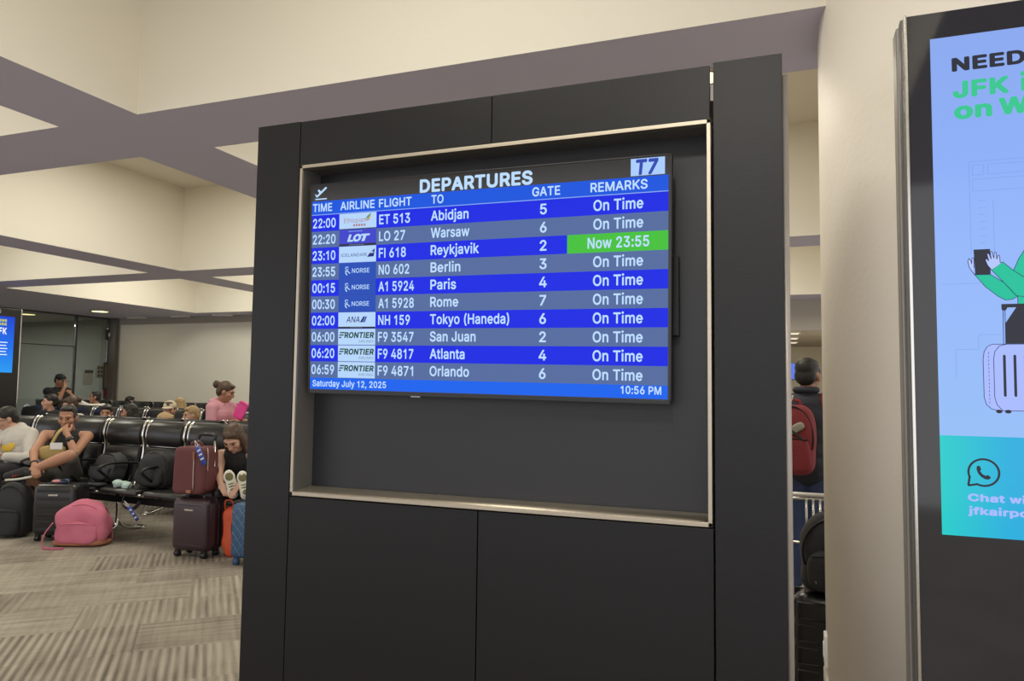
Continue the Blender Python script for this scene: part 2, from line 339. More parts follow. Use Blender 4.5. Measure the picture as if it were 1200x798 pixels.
# letter shapes of a plain grotesque: advance, corner points, triangles
import json
GLYPHS = json.loads('''{" ":[188,[],[]],"(":[273,[89,207,90,245,94,284,101,324,109,364,120,403,132,441,146,477,161,510,177,539,196,539,216,539,236,539,220,503,205,466,191,428,179,389,169,351,161,313,156,276,152,241,151,207,152,176,155,146,160,115,167,83,177,50,188,16,202,-19,218,-57,236,-96,216,-96,196,-96,177,-96,150,-47,128,4,111,55,99,106,92,156],[8,10,9,8,11,10,8,12,11,8,13,12,7,13,8,7,14,13,6,14,7,6,15,14,5,15,6,5,16,15,4,16,5,4,17,16,3,17,4,3,18,17,2,18,3,2,19,18,1,19,2,1,20,19,0,20,1,0,21,20,38,21,0,38,22,21,38,23,22,37,23,38,37,24,23,37,25,24,36,25,37,36,26,25,35,26,36,35,27,26,35,28,27,34,28,35,34,29,28,33,29,34,33,30,29,32,30,33,31,30,32]],")":[273,[37,-96,56,-56,72,-18,86,18,97,52,106,85,113,116,118,147,121,177,122,207,121,241,117,276,112,313,104,351,94,389,82,428,69,466,54,503,37,539,57,539,77,539,97,539,113,510,128,477,142,441,154,403,164,364,173,323,179,283,183,245,184,207,182,156,174,104,161,53,144,2,123,-47,97,-96,77,-96,57,-96],[17,19,18,17,20,19,17,21,20,17,22,21,17,23,22,16,23,17,16,24,23,15,24,16,15,25,24,14,25,15,14,26,25,13,26,14,13,27,26,12,27,13,12,28,27,11,28,12,11,29,28,10,29,11,10,30,29,9,30,10,8,30,9,8,31,30,7,31,8,7,32,31,6,32,7,5,32,6,5,33,32,4,33,5,4,34,33,3,34,4,2,34,3,2,35,34,1,35,2,1,36,35,0,36,1,38,36,0,37,36,38]],",":[188,[38,-119,48,-56,58,8,68,71,91,71,114,71,137,71,119,8,102,-56,84,-119,69,-119,53,-119],[2,4,3,2,5,4,2,6,5,2,7,6,2,8,7,1,8,2,1,9,8,0,9,1,11,9,0,10,9,11]],"0":[453,[227,-7,191,-4,159,7,130,24,105,48,85,77,69,113,57,155,50,202,48,254,50,306,57,353,69,395,85,431,106,461,130,484,159,502,191,512,227,516,262,512,294,502,323,484,348,461,368,431,384,395,396,353,403,306,405,254,403,202,396,155,384,113,368,77,348,48,323,24,295,7,263,-4,227,50,251,53,272,61,290,74,306,92,320,116,330,144,338,176,342,213,344,254,342,295,338,332,330,365,320,393,306,416,290,435,272,449,251,457,227,460,203,457,182,449,163,435,147,416,134,393,123,365,115,332,111,295,109,254,111,213,115,176,123,144,134,116,147,92,163,74,182,61,203,53],
[17,19,18,17,20,19,16,20,17,15,20,16,15,21,20,14,21,15,14,22,21,13,55,14,55,54,14,54,22,14,54,53,22,53,23,22,13,56,55,52,23,53,13,57,56,51,23,52,13,58,57,50,23,51,12,58,13,50,24,23,12,59,58,49,24,50,11,59,12,49,25,24,11,60,59,48,25,49,11,61,60,47,25,48,10,61,11,47,26,25,10,62,61,46,26,47,46,27,26,9,62,10,9,63,62,45,27,46,8,63,9,8,64,63,44,27,45,44,28,27,8,65,64,43,28,44,7,65,8,43,29,28,7,66,65,42,29,43,6,66,7,42,30,29,6,67,66,41,30,42,6,68,67,40,30,41,5,68,6,40,31,30,5,69,68,39,31,40,4,69,5,39,32,31,4,70,69,38,32,39,4,71,70,37,32,38,36,32,37,4,36,71,4,32,36,3,32,4,3,33,32,2,33,3,2,34,33,2,35,34,1,35,2,1,0,35]],"1":[420,[276,509,276,339,276,169,276,0,254,0,233,0,212,0,212,133,212,266,212,400,170,383,128,366,86,350,86,370,86,390,86,410,114,424,142,438,170,452,187,471,204,490,222,509,240,509,258,509],[20,22,21,20,23,22,20,0,23,20,1,0,19,1,20,18,1,19,17,9,18,9,1,18,16,9,17,15,9,16,14,9,15,14,10,9,8,1,9,13,10,14,13,11,10,12,11,13,8,2,1,7,2,8,7,3,2,6,3,7,5,3,6,4,3,5]],"2":[453,[64,0,64,16,64,32,64,47,121,108,177,168,234,229,253,248,269,266,282,282,294,298,303,313,311,327,316,341,319,356,320,371,319,389,315,405,308,419,298,431,287,441,273,449,258,455,242,459,224,460,205,459,188,454,172,447,159,438,148,427,139,413,132,398,128,381,127,362,107,362,86,362,66,362,68,391,75,418,86,442,102,463,121,481,143,496,168,507,195,514,225,516,254,514,281,507,306,497,328,483,346,465,361,445,372,423,379,398,381,372,380,354,377,336,371,318,363,299,351,280,336,259,317,236,294,209,267,180,229,140,191,100,153,60,153,59,153,58,153,57,231,57,310,57,389,57,389,38,389,19,389,0,281,0,172,0],
[44,46,45,44,47,46,43,47,44,43,48,47,42,48,43,42,49,48,41,49,42,41,50,49,40,50,41,40,24,50,24,23,50,23,51,50,39,25,40,25,24,40,22,51,23,39,26,25,21,51,22,39,27,26,20,51,21,39,28,27,20,52,51,38,28,39,19,52,20,38,29,28,18,52,19,38,30,29,18,53,52,17,53,18,37,30,38,37,31,30,16,53,17,16,54,53,37,32,31,36,32,37,15,54,16,36,33,32,15,55,54,14,55,15,35,33,36,34,33,35,13,55,14,13,56,55,12,56,13,12,57,56,11,57,12,11,58,57,10,58,11,10,59,58,9,59,10,8,59,9,8,60,59,7,60,8,7,61,60,6,61,7,6,62,61,5,62,6,5,63,62,5,64,63,4,64,5,4,65,64,3,65,4,3,66,65,3,67,66,3,68,67,3,69,68,3,70,69,3,71,70,3,72,71,3,73,72,2,73,3,2,74,73,1,74,2,1,75,74,0,75,1,77,75,0,76,75,77]],"3":[453,[218,-7,188,-5,159,1,133,10,109,23,88,38,70,57,57,79,48,104,44,132,66,132,87,132,109,132,112,115,118,100,126,87,137,76,150,66,165,59,182,54,200,51,219,50,239,51,257,55,275,61,291,69,304,80,315,93,323,108,327,125,329,145,328,163,323,180,316,196,305,211,292,223,275,234,254,242,229,246,201,248,186,248,172,248,157,248,157,265,157,282,157,299,200,349,244,399,288,448,288,450,288,451,288,452,215,452,142,452,70,452,70,471,70,490,70,509,171,509,272,509,372,509,372,493,372,477,372,461,319,400,265,339,211,278,211,282,211,285,211,289,247,290,279,286,308,276,333,262,354,244,371,222,383,198,391,172,393,145,390,116,383,90,370,66,353,45,333,27,309,12,281,2,251,-5],[56,58,57,56,59,58,56,60,59,56,61,60,56,62,61,55,62,56,55,63,62,54,63,55,54,53,63,53,52,63,52,51,63,51,64,63,50,64,51,49,64,50,48,64,49,47,64,48,47,65,64,46,65,47,45,65,46,45,69,65,69,68,65,68,67,65,67,66,65,44,69,45,69,71,70,44,71,69,44,72,71,43,72,44,43,73,72,42,73,43,42,41,73,41,40,73,40,39,73,39,74,73,38,74,39,37,74,38,37,75,74,36,75,37,35,75,36,34,75,35,34,76,75,33,76,34,33,77,76,32,77,33,31,77,32,31,78,77,30,78,31,29,78,30,29,79,78,8,10,9,8,11,10,8,12,11,8,13,12,28,79,29,28,80,79,8,14,13,27,80,28,7,14,8,7,15,14,26,80,27,26,81,80,7,16,15,25,81,26,6,16,7,6,17,16,24,81,25,6,18,17,24,82,81,23,82,24,6,19,18,5,19,6,22,82,23,5,20,19,21,82,22,5,21,20,5,82,21,5,83,82,4,83,5,4,84,83,3,84,4,3,85,84,2,85,3,2,86,85,1,86,2,1,0,86]],
"4":[453,[40,105,40,123,40,141,40,158,109,275,178,392,247,509,268,509,289,509,311,509,243,394,176,280,109,166,109,165,109,164,109,163,210,163,312,163,413,163,413,144,413,125,413,105,289,105,164,105,282,0,282,40,282,81,282,121,282,130,282,138,282,146,282,203,282,260,282,318,302,318,322,318,343,318,343,212,343,106,343,0,322,0,302,0],[5,7,6,5,8,7,5,9,8,5,10,9,5,11,10,4,11,5,4,12,11,3,12,4,3,13,12,3,14,13,3,15,14,3,16,15,3,17,16,3,18,17,3,19,18,2,19,3,2,20,19,1,20,2,1,21,20,0,21,1,23,21,0,22,21,23,32,34,33,32,35,34,32,36,35,32,37,36,31,37,32,31,38,37,30,38,31,29,38,30,28,38,29,27,38,28,26,38,27,26,39,38,25,39,26,24,39,25,41,39,24,40,39,41]],"5":[453,[221,-7,192,-5,165,1,140,11,118,24,99,41,83,60,71,82,63,105,60,130,81,130,101,130,122,130,125,115,130,102,138,89,148,78,160,68,173,60,188,54,204,51,221,50,241,52,259,56,276,64,291,75,304,88,314,104,322,122,326,141,328,162,326,183,322,203,314,221,303,237,290,251,275,262,257,270,238,275,218,277,201,276,184,273,167,268,152,262,139,255,128,246,108,248,88,250,67,253,77,338,86,423,96,509,186,509,276,509,366,509,366,490,366,471,366,452,294,452,222,452,151,452,145,402,139,352,134,301,135,301,135,301,136,301,148,310,162,318,178,325,194,330,211,333,229,334,252,332,274,328,294,321,313,312,330,300,345,285,358,269,370,251,379,231,386,210,390,187,391,163,389,131,381,102,369,76,352,52,332,32,309,15,282,3,253,-4],[50,52,51,50,53,52,50,60,53,60,54,53,60,55,54,60,56,55,60,57,56,50,61,60,59,57,60,58,57,59,49,61,50,49,62,61,49,63,62,48,63,49,71,73,72,70,73,71,70,74,73,69,74,70,69,75,74,68,75,69,68,76,75,67,76,68,67,77,76,66,77,67,48,64,63,48,65,64,48,66,65,48,77,66,48,40,77,40,78,77,40,39,78,39,79,78,38,79,39,48,41,40,37,79,38,48,42,41,36,79,37,36,80,79,48,43,42,48,44,43,35,80,36,48,45,44,47,45,48,35,81,80,34,81,35,46,45,47,33,81,34,33,82,81,32,82,33,32,83,82,31,83,32,31,84,83,30,84,31,30,85,84,29,85,30,28,85,29,28,86,85,8,10,9,8,11,10,8,12,11,8,13,12,27,86,28,8,14,13,7,14,8,26,86,27,26,87,86,7,15,14,7,16,15,25,87,26,6,16,7,6,17,16,25,88,87,24,88,25,6,18,17,23,88,24,5,18,6,5,19,18,22,88,23,5,20,19,22,89,88,21,89,22,5,21,20,5,89,21,4,89,5,4,90,89,3,90,4,3,91,90,2,91,3,2,92,91,1,92,2,1,0,92]],
"6":[453,[226,-7,196,-5,168,3,142,15,119,31,100,51,84,74,73,101,66,130,64,162,66,187,71,212,80,239,94,268,113,302,137,340,176,396,214,453,252,509,276,509,299,509,322,509,265,426,208,344,151,261,149,261,147,261,145,261,151,271,157,280,165,288,174,295,185,302,196,307,208,311,221,313,235,314,265,312,292,306,316,295,337,280,355,262,370,240,380,215,387,187,389,157,387,126,380,98,368,73,352,50,333,30,310,14,285,2,257,-5,226,48,245,50,263,55,279,63,293,73,305,86,314,101,321,118,326,137,327,157,326,177,321,196,314,213,305,228,293,241,279,251,263,259,245,264,226,265,207,264,190,259,174,252,160,242,148,229,138,214,131,197,126,178,125,158,126,138,131,119,138,102,148,86,160,73,174,63,190,55,207,50],[17,19,18,17,20,19,17,21,20,17,22,21,16,22,17,16,23,22,15,23,16,15,31,23,31,24,23,14,31,15,35,37,36,34,37,35,34,38,37,33,38,34,32,38,33,32,39,38,13,31,14,31,39,32,13,30,31,24,39,31,24,40,39,13,29,30,24,72,40,72,41,40,13,28,29,13,27,28,12,27,13,24,73,72,71,41,72,24,74,73,70,41,71,70,42,41,12,26,27,12,25,26,12,24,25,12,74,24,12,75,74,69,42,70,12,76,75,68,42,69,12,77,76,67,42,68,67,43,42,11,77,12,11,78,77,66,43,67,66,44,43,11,79,78,65,44,66,10,79,11,10,80,79,64,44,65,64,45,44,9,80,10,9,81,80,63,45,64,8,81,9,8,82,81,62,45,63,62,46,45,8,83,82,61,46,62,7,83,8,61,47,46,7,84,83,60,47,61,7,85,84,6,85,7,59,47,60,59,48,47,6,86,85,58,48,59,5,86,6,5,87,86,57,48,58,57,49,48,5,88,87,56,49,57,5,89,88,55,49,56,4,89,5,55,50,49,4,54,89,54,50,55,4,50,54,3,50,4,3,51,50,2,51,3,2,52,51,1,52,2,1,53,52,0,53,1]],"7":[453,[97,0,172,149,248,299,323,448,323,450,323,451,323,452,236,452,149,452,62,452,62,471,62,490,62,509,172,509,281,509,391,509,391,489,391,469,391,449,315,299,240,150,165,0,142,0,120,0],
[11,13,12,11,14,13,11,15,14,11,16,15,10,16,11,10,17,16,9,17,10,9,8,17,8,7,17,7,6,17,6,18,17,5,18,6,4,18,5,3,18,4,3,19,18,2,19,3,2,20,19,1,20,2,1,21,20,0,21,1,23,21,0,22,21,23]],"8":[453,[226,-7,193,-5,163,1,136,11,111,25,91,42,74,62,62,84,54,109,52,135,53,156,58,176,65,195,75,212,87,228,101,241,117,252,134,260,153,265,153,266,153,267,130,276,110,289,93,308,80,330,73,354,70,380,72,405,79,428,90,450,105,469,124,485,146,498,170,508,197,514,226,516,255,514,282,508,306,498,328,485,346,469,361,450,373,428,380,405,382,380,379,354,372,330,359,308,343,289,323,276,300,267,300,266,300,265,318,260,335,252,351,241,365,228,377,212,387,195,395,176,399,156,401,135,398,109,391,84,378,62,362,42,341,25,317,11,289,1,259,-5,226,49,248,50,267,54,285,60,300,69,313,79,323,91,331,106,335,122,337,139,335,157,330,174,322,189,312,202,299,213,283,223,265,230,246,234,226,235,206,234,187,230,169,223,153,213,140,202,130,189,122,174,117,157,115,139,117,122,121,106,129,91,139,79,152,69,167,60,185,54,205,50,226,290,243,291,259,294,274,300,287,308,298,318,307,330,314,344,318,359,319,376,318,392,314,407,308,420,299,432,288,442,275,449,260,455,244,459,226,460,208,459,192,455,177,449,164,442,153,432,145,420,138,407,134,392,133,376,134,359,138,344,145,330,153,318,164,308,178,300,193,294,209,291],[34,36,35,33,36,34,33,37,36,32,37,33,32,38,37,31,38,32,31,39,38,30,39,31,30,40,39,29,124,30,124,40,30,124,123,40,123,41,40,29,125,124,122,41,123,29,126,125,121,41,122,29,127,126,28,127,29,121,42,41,28,128,127,120,42,121,28,129,128,119,42,120,28,130,129,118,42,119,118,43,42,27,130,28,27,131,130,117,43,118,116,43,117,27,132,131,116,44,43,26,132,27,115,44,116,26,133,132,25,133,26,115,45,44,25,134,133,114,45,115,113,45,114,25,135,134,113,46,45,24,135,25,112,46,113,24,136,135,24,137,136,111,46,112,111,47,46,23,137,24,23,138,137,110,47,111,23,139,138,109,47,110,22,139,23,109,48,47,22,140,139,108,48,109,22,141,140,107,48,108,22,106,141,106,48,107,22,48,106,21,48,22,21,49,48,20,49,21,20,50,49,19,50,20,19,51,50,18,51,19,18,52,51,17,52,18,17,53,52,16,53,17,16,54,53,15,54,16,15,55,54,14,88,15,88,55,15,88,56,55,14,89,88,87,56,88,14,90,89,86,56,87,14,91,90,85,56,86,13,91,14,85,57,56,13,92,91,84,57,85,13,93,92,83,57,84,12,93,13,83,58,57,12,94,93,82,58,83,11,94,12,82,59,58,11,95,94,81,59,82,10,95,11,81,60,59,10,96,95,80,60,81,10,97,96,79,60,80,9,97,10,79,61,60,9,98,97,78,61,79,8,98,9,78,62,61,77,62,78,8,99,98,7,99,8,77,63,62,76,63,77,7,100,99,7,101,100,75,63,76,6,101,7,75,64,63,6,102,101,74,64,75,6,103,102,73,64,74,5,103,6,73,65,64,5,104,103,72,65,73,5,105,104,71,65,72,5,70,105,70,65,71,5,65,70,4,65,5,4,66,65,4,67,66,3,67,4,2,67,3,2,68,67,2,69,68,1,69,2,1,0,69]],
"9":[453,[226,516,257,513,285,506,310,494,333,478,352,458,368,434,380,408,387,379,389,347,387,322,382,297,373,270,359,241,340,207,315,168,277,112,239,56,200,0,177,0,154,0,130,0,187,83,244,165,301,248,303,248,305,248,307,248,302,238,295,229,287,221,278,214,268,207,257,202,245,198,232,196,218,195,188,197,161,203,137,214,116,229,98,247,83,269,72,294,66,321,64,352,66,383,73,411,85,436,101,459,120,478,143,494,168,506,196,513,226,460,207,459,190,454,174,446,160,436,148,423,138,407,131,390,127,372,125,352,127,331,131,312,138,295,148,280,160,267,174,257,190,249,207,245,226,243,245,245,263,249,279,257,293,267,305,280,314,295,321,312,326,330,327,350,326,371,321,390,314,407,305,423,293,436,279,446,263,454,245,459],[53,1,0,53,2,1,52,2,53,52,3,2,51,3,52,50,3,51,50,4,3,49,4,50,49,54,4,54,5,4,49,55,54,89,5,54,48,55,49,48,56,55,88,5,89,88,6,5,48,57,56,87,6,88,48,58,57,86,6,87,47,58,48,47,59,58,85,6,86,85,7,6,47,60,59,84,7,85,46,60,47,84,8,7,46,61,60,83,8,84,46,62,61,82,8,83,45,62,46,82,9,8,45,63,62,81,9,82,44,63,45,44,64,63,80,9,81,80,10,9,44,65,64,79,10,80,79,11,10,43,65,44,43,66,65,78,11,79,78,12,11,43,67,66,77,12,78,42,67,43,42,68,67,76,12,77,76,13,12,41,68,42,41,69,68,75,13,76,41,70,69,74,27,75,27,13,75,73,24,74,24,27,74,41,71,70,73,32,24,32,23,24,25,27,24,26,27,25,28,13,27,40,71,41,72,32,73,40,72,71,40,32,72,28,14,13,29,14,28,30,14,29,39,32,40,31,14,30,38,32,39,32,14,31,38,33,32,23,14,32,23,15,14,37,33,38,37,34,33,37,35,34,36,35,37,23,16,15,22,16,23,22,17,16,21,17,22,21,18,17,20,18,21,19,18,20]],
":":[188,[95,-4,83,-3,73,2,63,9,56,18,51,29,50,41,51,53,56,64,63,73,73,81,83,85,95,87,107,85,118,81,128,73,135,64,140,53,141,41,140,29,135,18,128,9,118,2,107,-3,95,271,83,272,73,277,63,284,56,294,51,304,50,316,51,328,56,339,63,349,73,356,83,360,95,362,107,360,118,356,128,349,135,339,140,328,141,316,140,304,135,294,128,284,118,277,107,272],[11,13,12,10,13,11,10,14,13,9,14,10,9,15,14,8,15,9,8,16,15,7,16,8,7,17,16,7,18,17,6,18,7,5,18,6,5,19,18,4,19,5,4,20,19,3,20,4,3,21,20,2,21,3,2,22,21,1,22,2,1,23,22,0,23,1,35,37,36,35,38,37,34,38,35,34,39,38,33,39,34,32,39,33,32,40,39,31,40,32,31,41,40,30,41,31,30,42,41,29,42,30,29,43,42,28,43,29,28,44,43,27,44,28,27,45,44,26,45,27,26,46,45,25,46,26,25,47,46,24,47,25]],"A":[480,[16,0,78,170,140,339,201,509,226,509,251,509,276,509,338,339,401,170,463,0,440,0,418,0,395,0,359,101,323,202,287,302,280,322,273,346,264,372,255,402,244,438,232,478,236,478,241,478,245,478,233,437,223,402,213,371,204,345,197,322,191,302,155,202,120,101,85,0,62,0,39,0,110,142,110,161,110,180,110,199,197,199,283,199,370,199,370,180,370,161,370,142,283,142,197,142],[2,4,3,2,5,4,2,21,5,21,6,5,21,22,6,22,23,6,23,24,6,24,7,6,2,25,21,25,20,21,25,20,24,20,7,24,19,7,20,2,26,25,18,7,19,2,27,26,17,7,18,2,28,27,16,7,17,2,29,28,1,29,2,16,8,7,15,8,16,1,30,29,1,31,30,14,8,15,1,32,31,13,8,14,13,9,8,0,32,1,12,9,13,0,33,32,35,33,0,34,33,35,11,9,12,10,9,11,38,40,39,38,41,40,38,42,41,38,43,42,37,43,38,37,44,43,37,45,44,36,45,37,47,45,36,46,45,47]],"B":[456,[60,0,60,170,60,339,60,509,120,509,181,509,241,509,274,507,304,501,329,491,350,477,367,461,381,442,390,421,396,398,398,374,397,353,393,335,387,320,378,307,368,295,356,286,343,278,330,272,315,267,315,265,315,264,315,262,331,259,347,254,363,245,378,234,391,220,402,203,411,184,416,161,418,136,416,111,410,88,400,67,386,48,367,31,344,18,317,8,284,2,247,0,184,0,122,0,125,57,165,57,205,57,245,57,281,60,309,67,330,80,344,96,352,115,355,137,354,154,349,169,342,184,332,197,320,208,306,218,289,225,270,230,248,231,207,231,166,231,125,231,125,173,125,115,125,285,162,285,200,285,238,285,256,286,273,290,288,296,302,304,314,314,323,326,330,340,335,355,336,372,333,394,326,413,313,429,294,442,270,449,240,452,202,452,163,452,125,452,125,396,125,341],
[2,4,3,2,93,4,93,5,4,93,6,5,93,7,6,93,8,7,93,9,8,93,10,9,93,11,10,93,92,11,92,91,11,91,90,11,90,12,11,2,94,93,89,12,90,88,12,89,88,13,12,87,13,88,86,13,87,86,14,13,85,14,86,85,15,14,2,95,94,84,15,85,84,16,15,83,16,84,82,16,83,82,17,16,2,72,95,81,17,82,1,72,2,81,18,17,80,18,81,80,19,18,79,19,80,79,20,19,78,20,79,77,20,78,77,21,20,76,21,77,75,21,76,75,22,21,1,73,72,1,69,73,69,74,73,69,75,74,69,22,75,69,23,22,69,24,23,69,25,24,69,26,25,69,27,26,69,28,27,69,29,28,69,30,29,69,31,30,69,68,31,68,67,31,67,66,31,66,65,31,65,32,31,1,70,69,64,32,65,63,32,64,63,33,32,62,33,63,61,33,62,61,34,33,60,34,61,59,34,60,59,35,34,1,71,70,0,71,1,58,35,59,58,36,35,57,36,58,56,36,57,56,37,36,55,37,56,0,48,71,55,38,37,54,38,55,54,39,38,53,39,54,52,39,53,52,40,39,51,40,52,0,49,48,0,50,49,0,51,50,0,40,51,0,41,40,0,42,41,0,43,42,0,44,43,0,45,44,47,45,0,46,45,47]],"C":[510,[267,-7,225,-3,186,7,150,25,118,49,92,79,70,115,53,157,43,203,40,254,43,305,53,352,70,393,92,429,118,459,150,484,186,502,225,512,267,516,292,515,317,511,340,504,362,496,383,485,402,471,419,456,435,438,448,418,459,397,467,373,473,348,451,348,430,348,408,348,403,365,397,381,389,395,380,407,369,418,357,428,344,437,330,444,315,449,300,453,284,455,267,456,237,453,209,445,184,432,161,414,141,392,125,364,113,332,106,295,103,254,106,213,113,177,125,145,141,117,161,94,184,76,210,63,237,56,267,53,284,54,300,56,315,60,330,65,344,72,357,81,369,91,380,102,389,114,397,128,403,144,408,160,430,160,451,160,473,160,467,135,459,112,448,91,435,71,420,53,402,38,383,24,363,13,341,5,317,-2,293,-6],
[17,19,18,17,20,19,16,20,17,16,21,20,16,22,21,15,22,16,15,23,22,15,24,23,14,24,15,14,25,24,13,46,14,46,45,14,45,25,14,44,25,45,44,26,25,43,26,44,13,47,46,42,26,43,41,26,42,13,48,47,40,26,41,40,27,26,39,27,40,13,49,48,12,49,13,38,27,39,37,27,38,37,28,27,12,50,49,36,28,37,36,29,28,35,29,36,11,50,12,11,51,50,34,29,35,34,30,29,33,30,34,11,52,51,10,52,11,32,30,33,31,30,32,10,53,52,9,53,10,9,54,53,8,54,9,8,55,54,8,56,55,7,56,8,7,57,56,74,76,75,74,77,76,74,78,77,74,79,78,6,57,7,6,58,57,73,79,74,73,80,79,72,80,73,6,59,58,5,59,6,71,80,72,71,81,80,70,81,71,5,60,59,70,82,81,69,82,70,68,82,69,4,60,5,4,61,60,67,82,68,67,83,82,66,83,67,4,62,61,65,83,66,64,83,65,4,63,62,63,83,64,63,84,83,4,84,63,3,84,4,3,85,84,2,85,3,2,86,85,2,87,86,1,87,2,1,88,87,1,89,88,0,89,1]],"D":[502,[219,0,178,0,137,0,96,0,96,19,96,38,96,57,136,57,175,57,215,57,254,60,288,68,318,81,343,99,363,122,379,149,390,181,397,216,399,255,397,294,390,329,379,361,364,388,344,410,320,428,291,441,258,449,221,452,178,452,136,452,93,452,93,471,93,490,93,509,137,509,181,509,225,509,272,506,315,495,353,478,385,455,412,426,433,391,449,351,459,305,462,255,459,205,449,159,433,119,411,84,384,54,351,31,312,14,268,3,125,509,125,339,125,170,125,0,103,0,82,0,60,0,60,170,60,339,60,509,82,509,103,509],[32,34,33,32,35,34,32,36,35,32,37,36,32,38,37,32,39,38,31,39,32,31,40,39,30,40,31,30,29,40,29,27,40,27,26,40,26,41,40,28,27,29,25,41,26,24,41,25,23,41,24,23,42,41,22,42,23,22,43,42,21,43,22,20,43,21,20,44,43,19,44,20,19,45,44,18,45,19,17,45,18,17,46,45,16,46,17,16,47,46,15,47,16,15,48,47,14,48,15,13,48,14,13,49,48,12,49,13,12,50,49,11,50,12,10,50,11,9,50,10,5,7,6,5,8,7,5,9,8,5,50,9,5,51,50,4,51,5,4,52,51,3,52,4,3,53,52,3,0,53,2,0,3,1,0,2,62,64,63,62,65,64,62,54,65,62,55,54,61,55,62,61,56,55,61,57,56,60,57,61,59,57,60,58,57,59]],
"E":[419,[60,0,60,170,60,339,60,509,164,509,268,509,372,509,372,490,372,471,372,452,290,452,207,452,125,452,125,396,125,341,125,286,202,286,278,286,355,286,355,267,355,248,355,229,278,229,202,229,125,229,125,172,125,114,125,57,208,57,292,57,375,57,375,38,375,19,375,0,270,0,165,0],[2,12,3,12,4,3,12,5,4,12,6,5,12,7,6,12,8,7,12,9,8,2,13,12,11,9,12,10,9,11,2,14,13,2,15,14,1,15,2,1,24,15,24,16,15,24,17,16,24,18,17,24,19,18,24,20,19,24,21,20,1,25,24,23,21,24,22,21,23,1,26,25,0,26,1,0,27,26,0,28,27,0,29,28,0,30,29,0,31,30,0,32,31,0,33,32,35,33,0,34,33,35]],"F":[410,[60,0,60,170,60,339,60,509,163,509,266,509,369,509,369,490,369,471,369,452,288,452,206,452,125,452,125,394,125,336,125,278,198,278,272,278,346,278,346,259,346,240,346,221,272,221,198,221,125,221,125,147,125,74,125,0,103,0,82,0],[2,12,3,12,4,3,12,5,4,12,6,5,12,7,6,12,8,7,12,9,8,2,13,12,11,9,12,10,9,11,2,14,13,1,14,2,1,15,14,1,24,15,24,16,15,24,17,16,24,18,17,24,19,18,24,20,19,24,21,20,1,25,24,23,21,24,22,21,23,0,25,1,0,26,25,0,27,26,29,27,0,28,27,29]],"G":[520,[269,-7,225,-3,185,7,149,25,117,49,91,80,69,116,53,157,43,203,40,254,43,305,53,352,69,393,91,429,117,459,149,484,184,502,223,512,265,516,291,515,316,511,340,504,363,495,384,483,403,469,421,453,436,436,449,416,460,395,468,373,474,349,452,349,430,349,408,349,402,365,395,379,387,393,378,405,368,417,356,427,343,436,330,443,315,448,299,452,283,455,265,456,236,453,209,445,183,432,160,414,141,392,125,364,113,332,106,295,103,254,106,213,113,177,125,145,141,117,161,94,184,76,210,63,238,56,269,53,296,55,322,61,345,71,365,85,382,102,396,123,407,147,413,173,415,202,421,201,428,200,434,199,384,199,333,199,283,199,283,218,283,237,283,256,348,256,413,256,478,256,478,237,478,219,478,200,475,160,466,124,451,91,431,62,406,38,377,19,344,5,308,-4],
[17,19,18,17,20,19,16,20,17,16,21,20,16,22,21,15,22,16,15,23,22,14,23,15,14,24,23,14,25,24,13,46,14,46,45,14,45,25,14,44,25,45,43,25,44,13,47,46,43,26,25,42,26,43,41,26,42,13,48,47,40,26,41,40,27,26,39,27,40,13,49,48,12,49,13,38,27,39,37,27,38,37,28,27,12,50,49,36,28,37,36,29,28,11,50,12,35,29,36,11,51,50,34,29,35,34,30,29,33,30,34,11,52,51,10,52,11,32,30,33,31,30,32,10,53,52,9,53,10,9,54,53,80,82,81,80,83,82,80,84,83,80,85,84,8,54,9,8,55,54,80,86,85,79,86,80,79,87,86,78,72,79,72,87,79,8,56,55,7,56,8,78,77,72,77,76,72,76,71,72,73,87,72,74,87,73,75,87,74,75,88,87,71,75,76,71,88,75,7,57,56,70,88,71,70,89,88,6,57,7,69,89,70,6,58,57,69,90,89,68,90,69,6,59,58,5,59,6,67,90,68,5,60,59,67,91,90,66,91,67,4,60,5,4,61,60,65,91,66,4,62,61,65,92,91,64,92,65,4,63,62,63,92,64,4,92,63,3,92,4,3,93,92,2,93,3,2,94,93,1,94,2,1,95,94,0,95,1]],"H":[517,[60,0,60,170,60,339,60,509,82,509,103,509,125,509,125,435,125,362,125,289,214,289,303,289,392,289,392,362,392,435,392,509,414,509,435,509,457,509,457,339,457,170,457,0,435,0,414,0,392,0,392,77,392,155,392,232,303,232,214,232,125,232,125,155,125,77,125,0,103,0,82,0],[2,4,3,2,5,4,2,6,5,2,7,6,14,16,15,14,17,16,14,18,17,14,19,18,2,8,7,13,19,14,2,9,8,12,19,13,1,9,2,12,20,19,1,30,9,30,10,9,30,11,10,30,12,11,30,29,12,29,28,12,28,27,12,27,20,12,1,31,30,26,20,27,26,21,20,0,31,1,0,32,31,25,21,26,24,21,25,0,33,32,35,33,0,34,33,35,23,21,24,22,21,23]],"I":[185,[60,0,60,170,60,339,60,509,82,509,103,509,125,509,125,339,125,170,125,0,103,0,82,0],[2,4,3,2,5,4,2,6,5,2,7,6,1,7,2,1,8,7,1,9,8,0,9,1,11,9,0,10,9,11]],
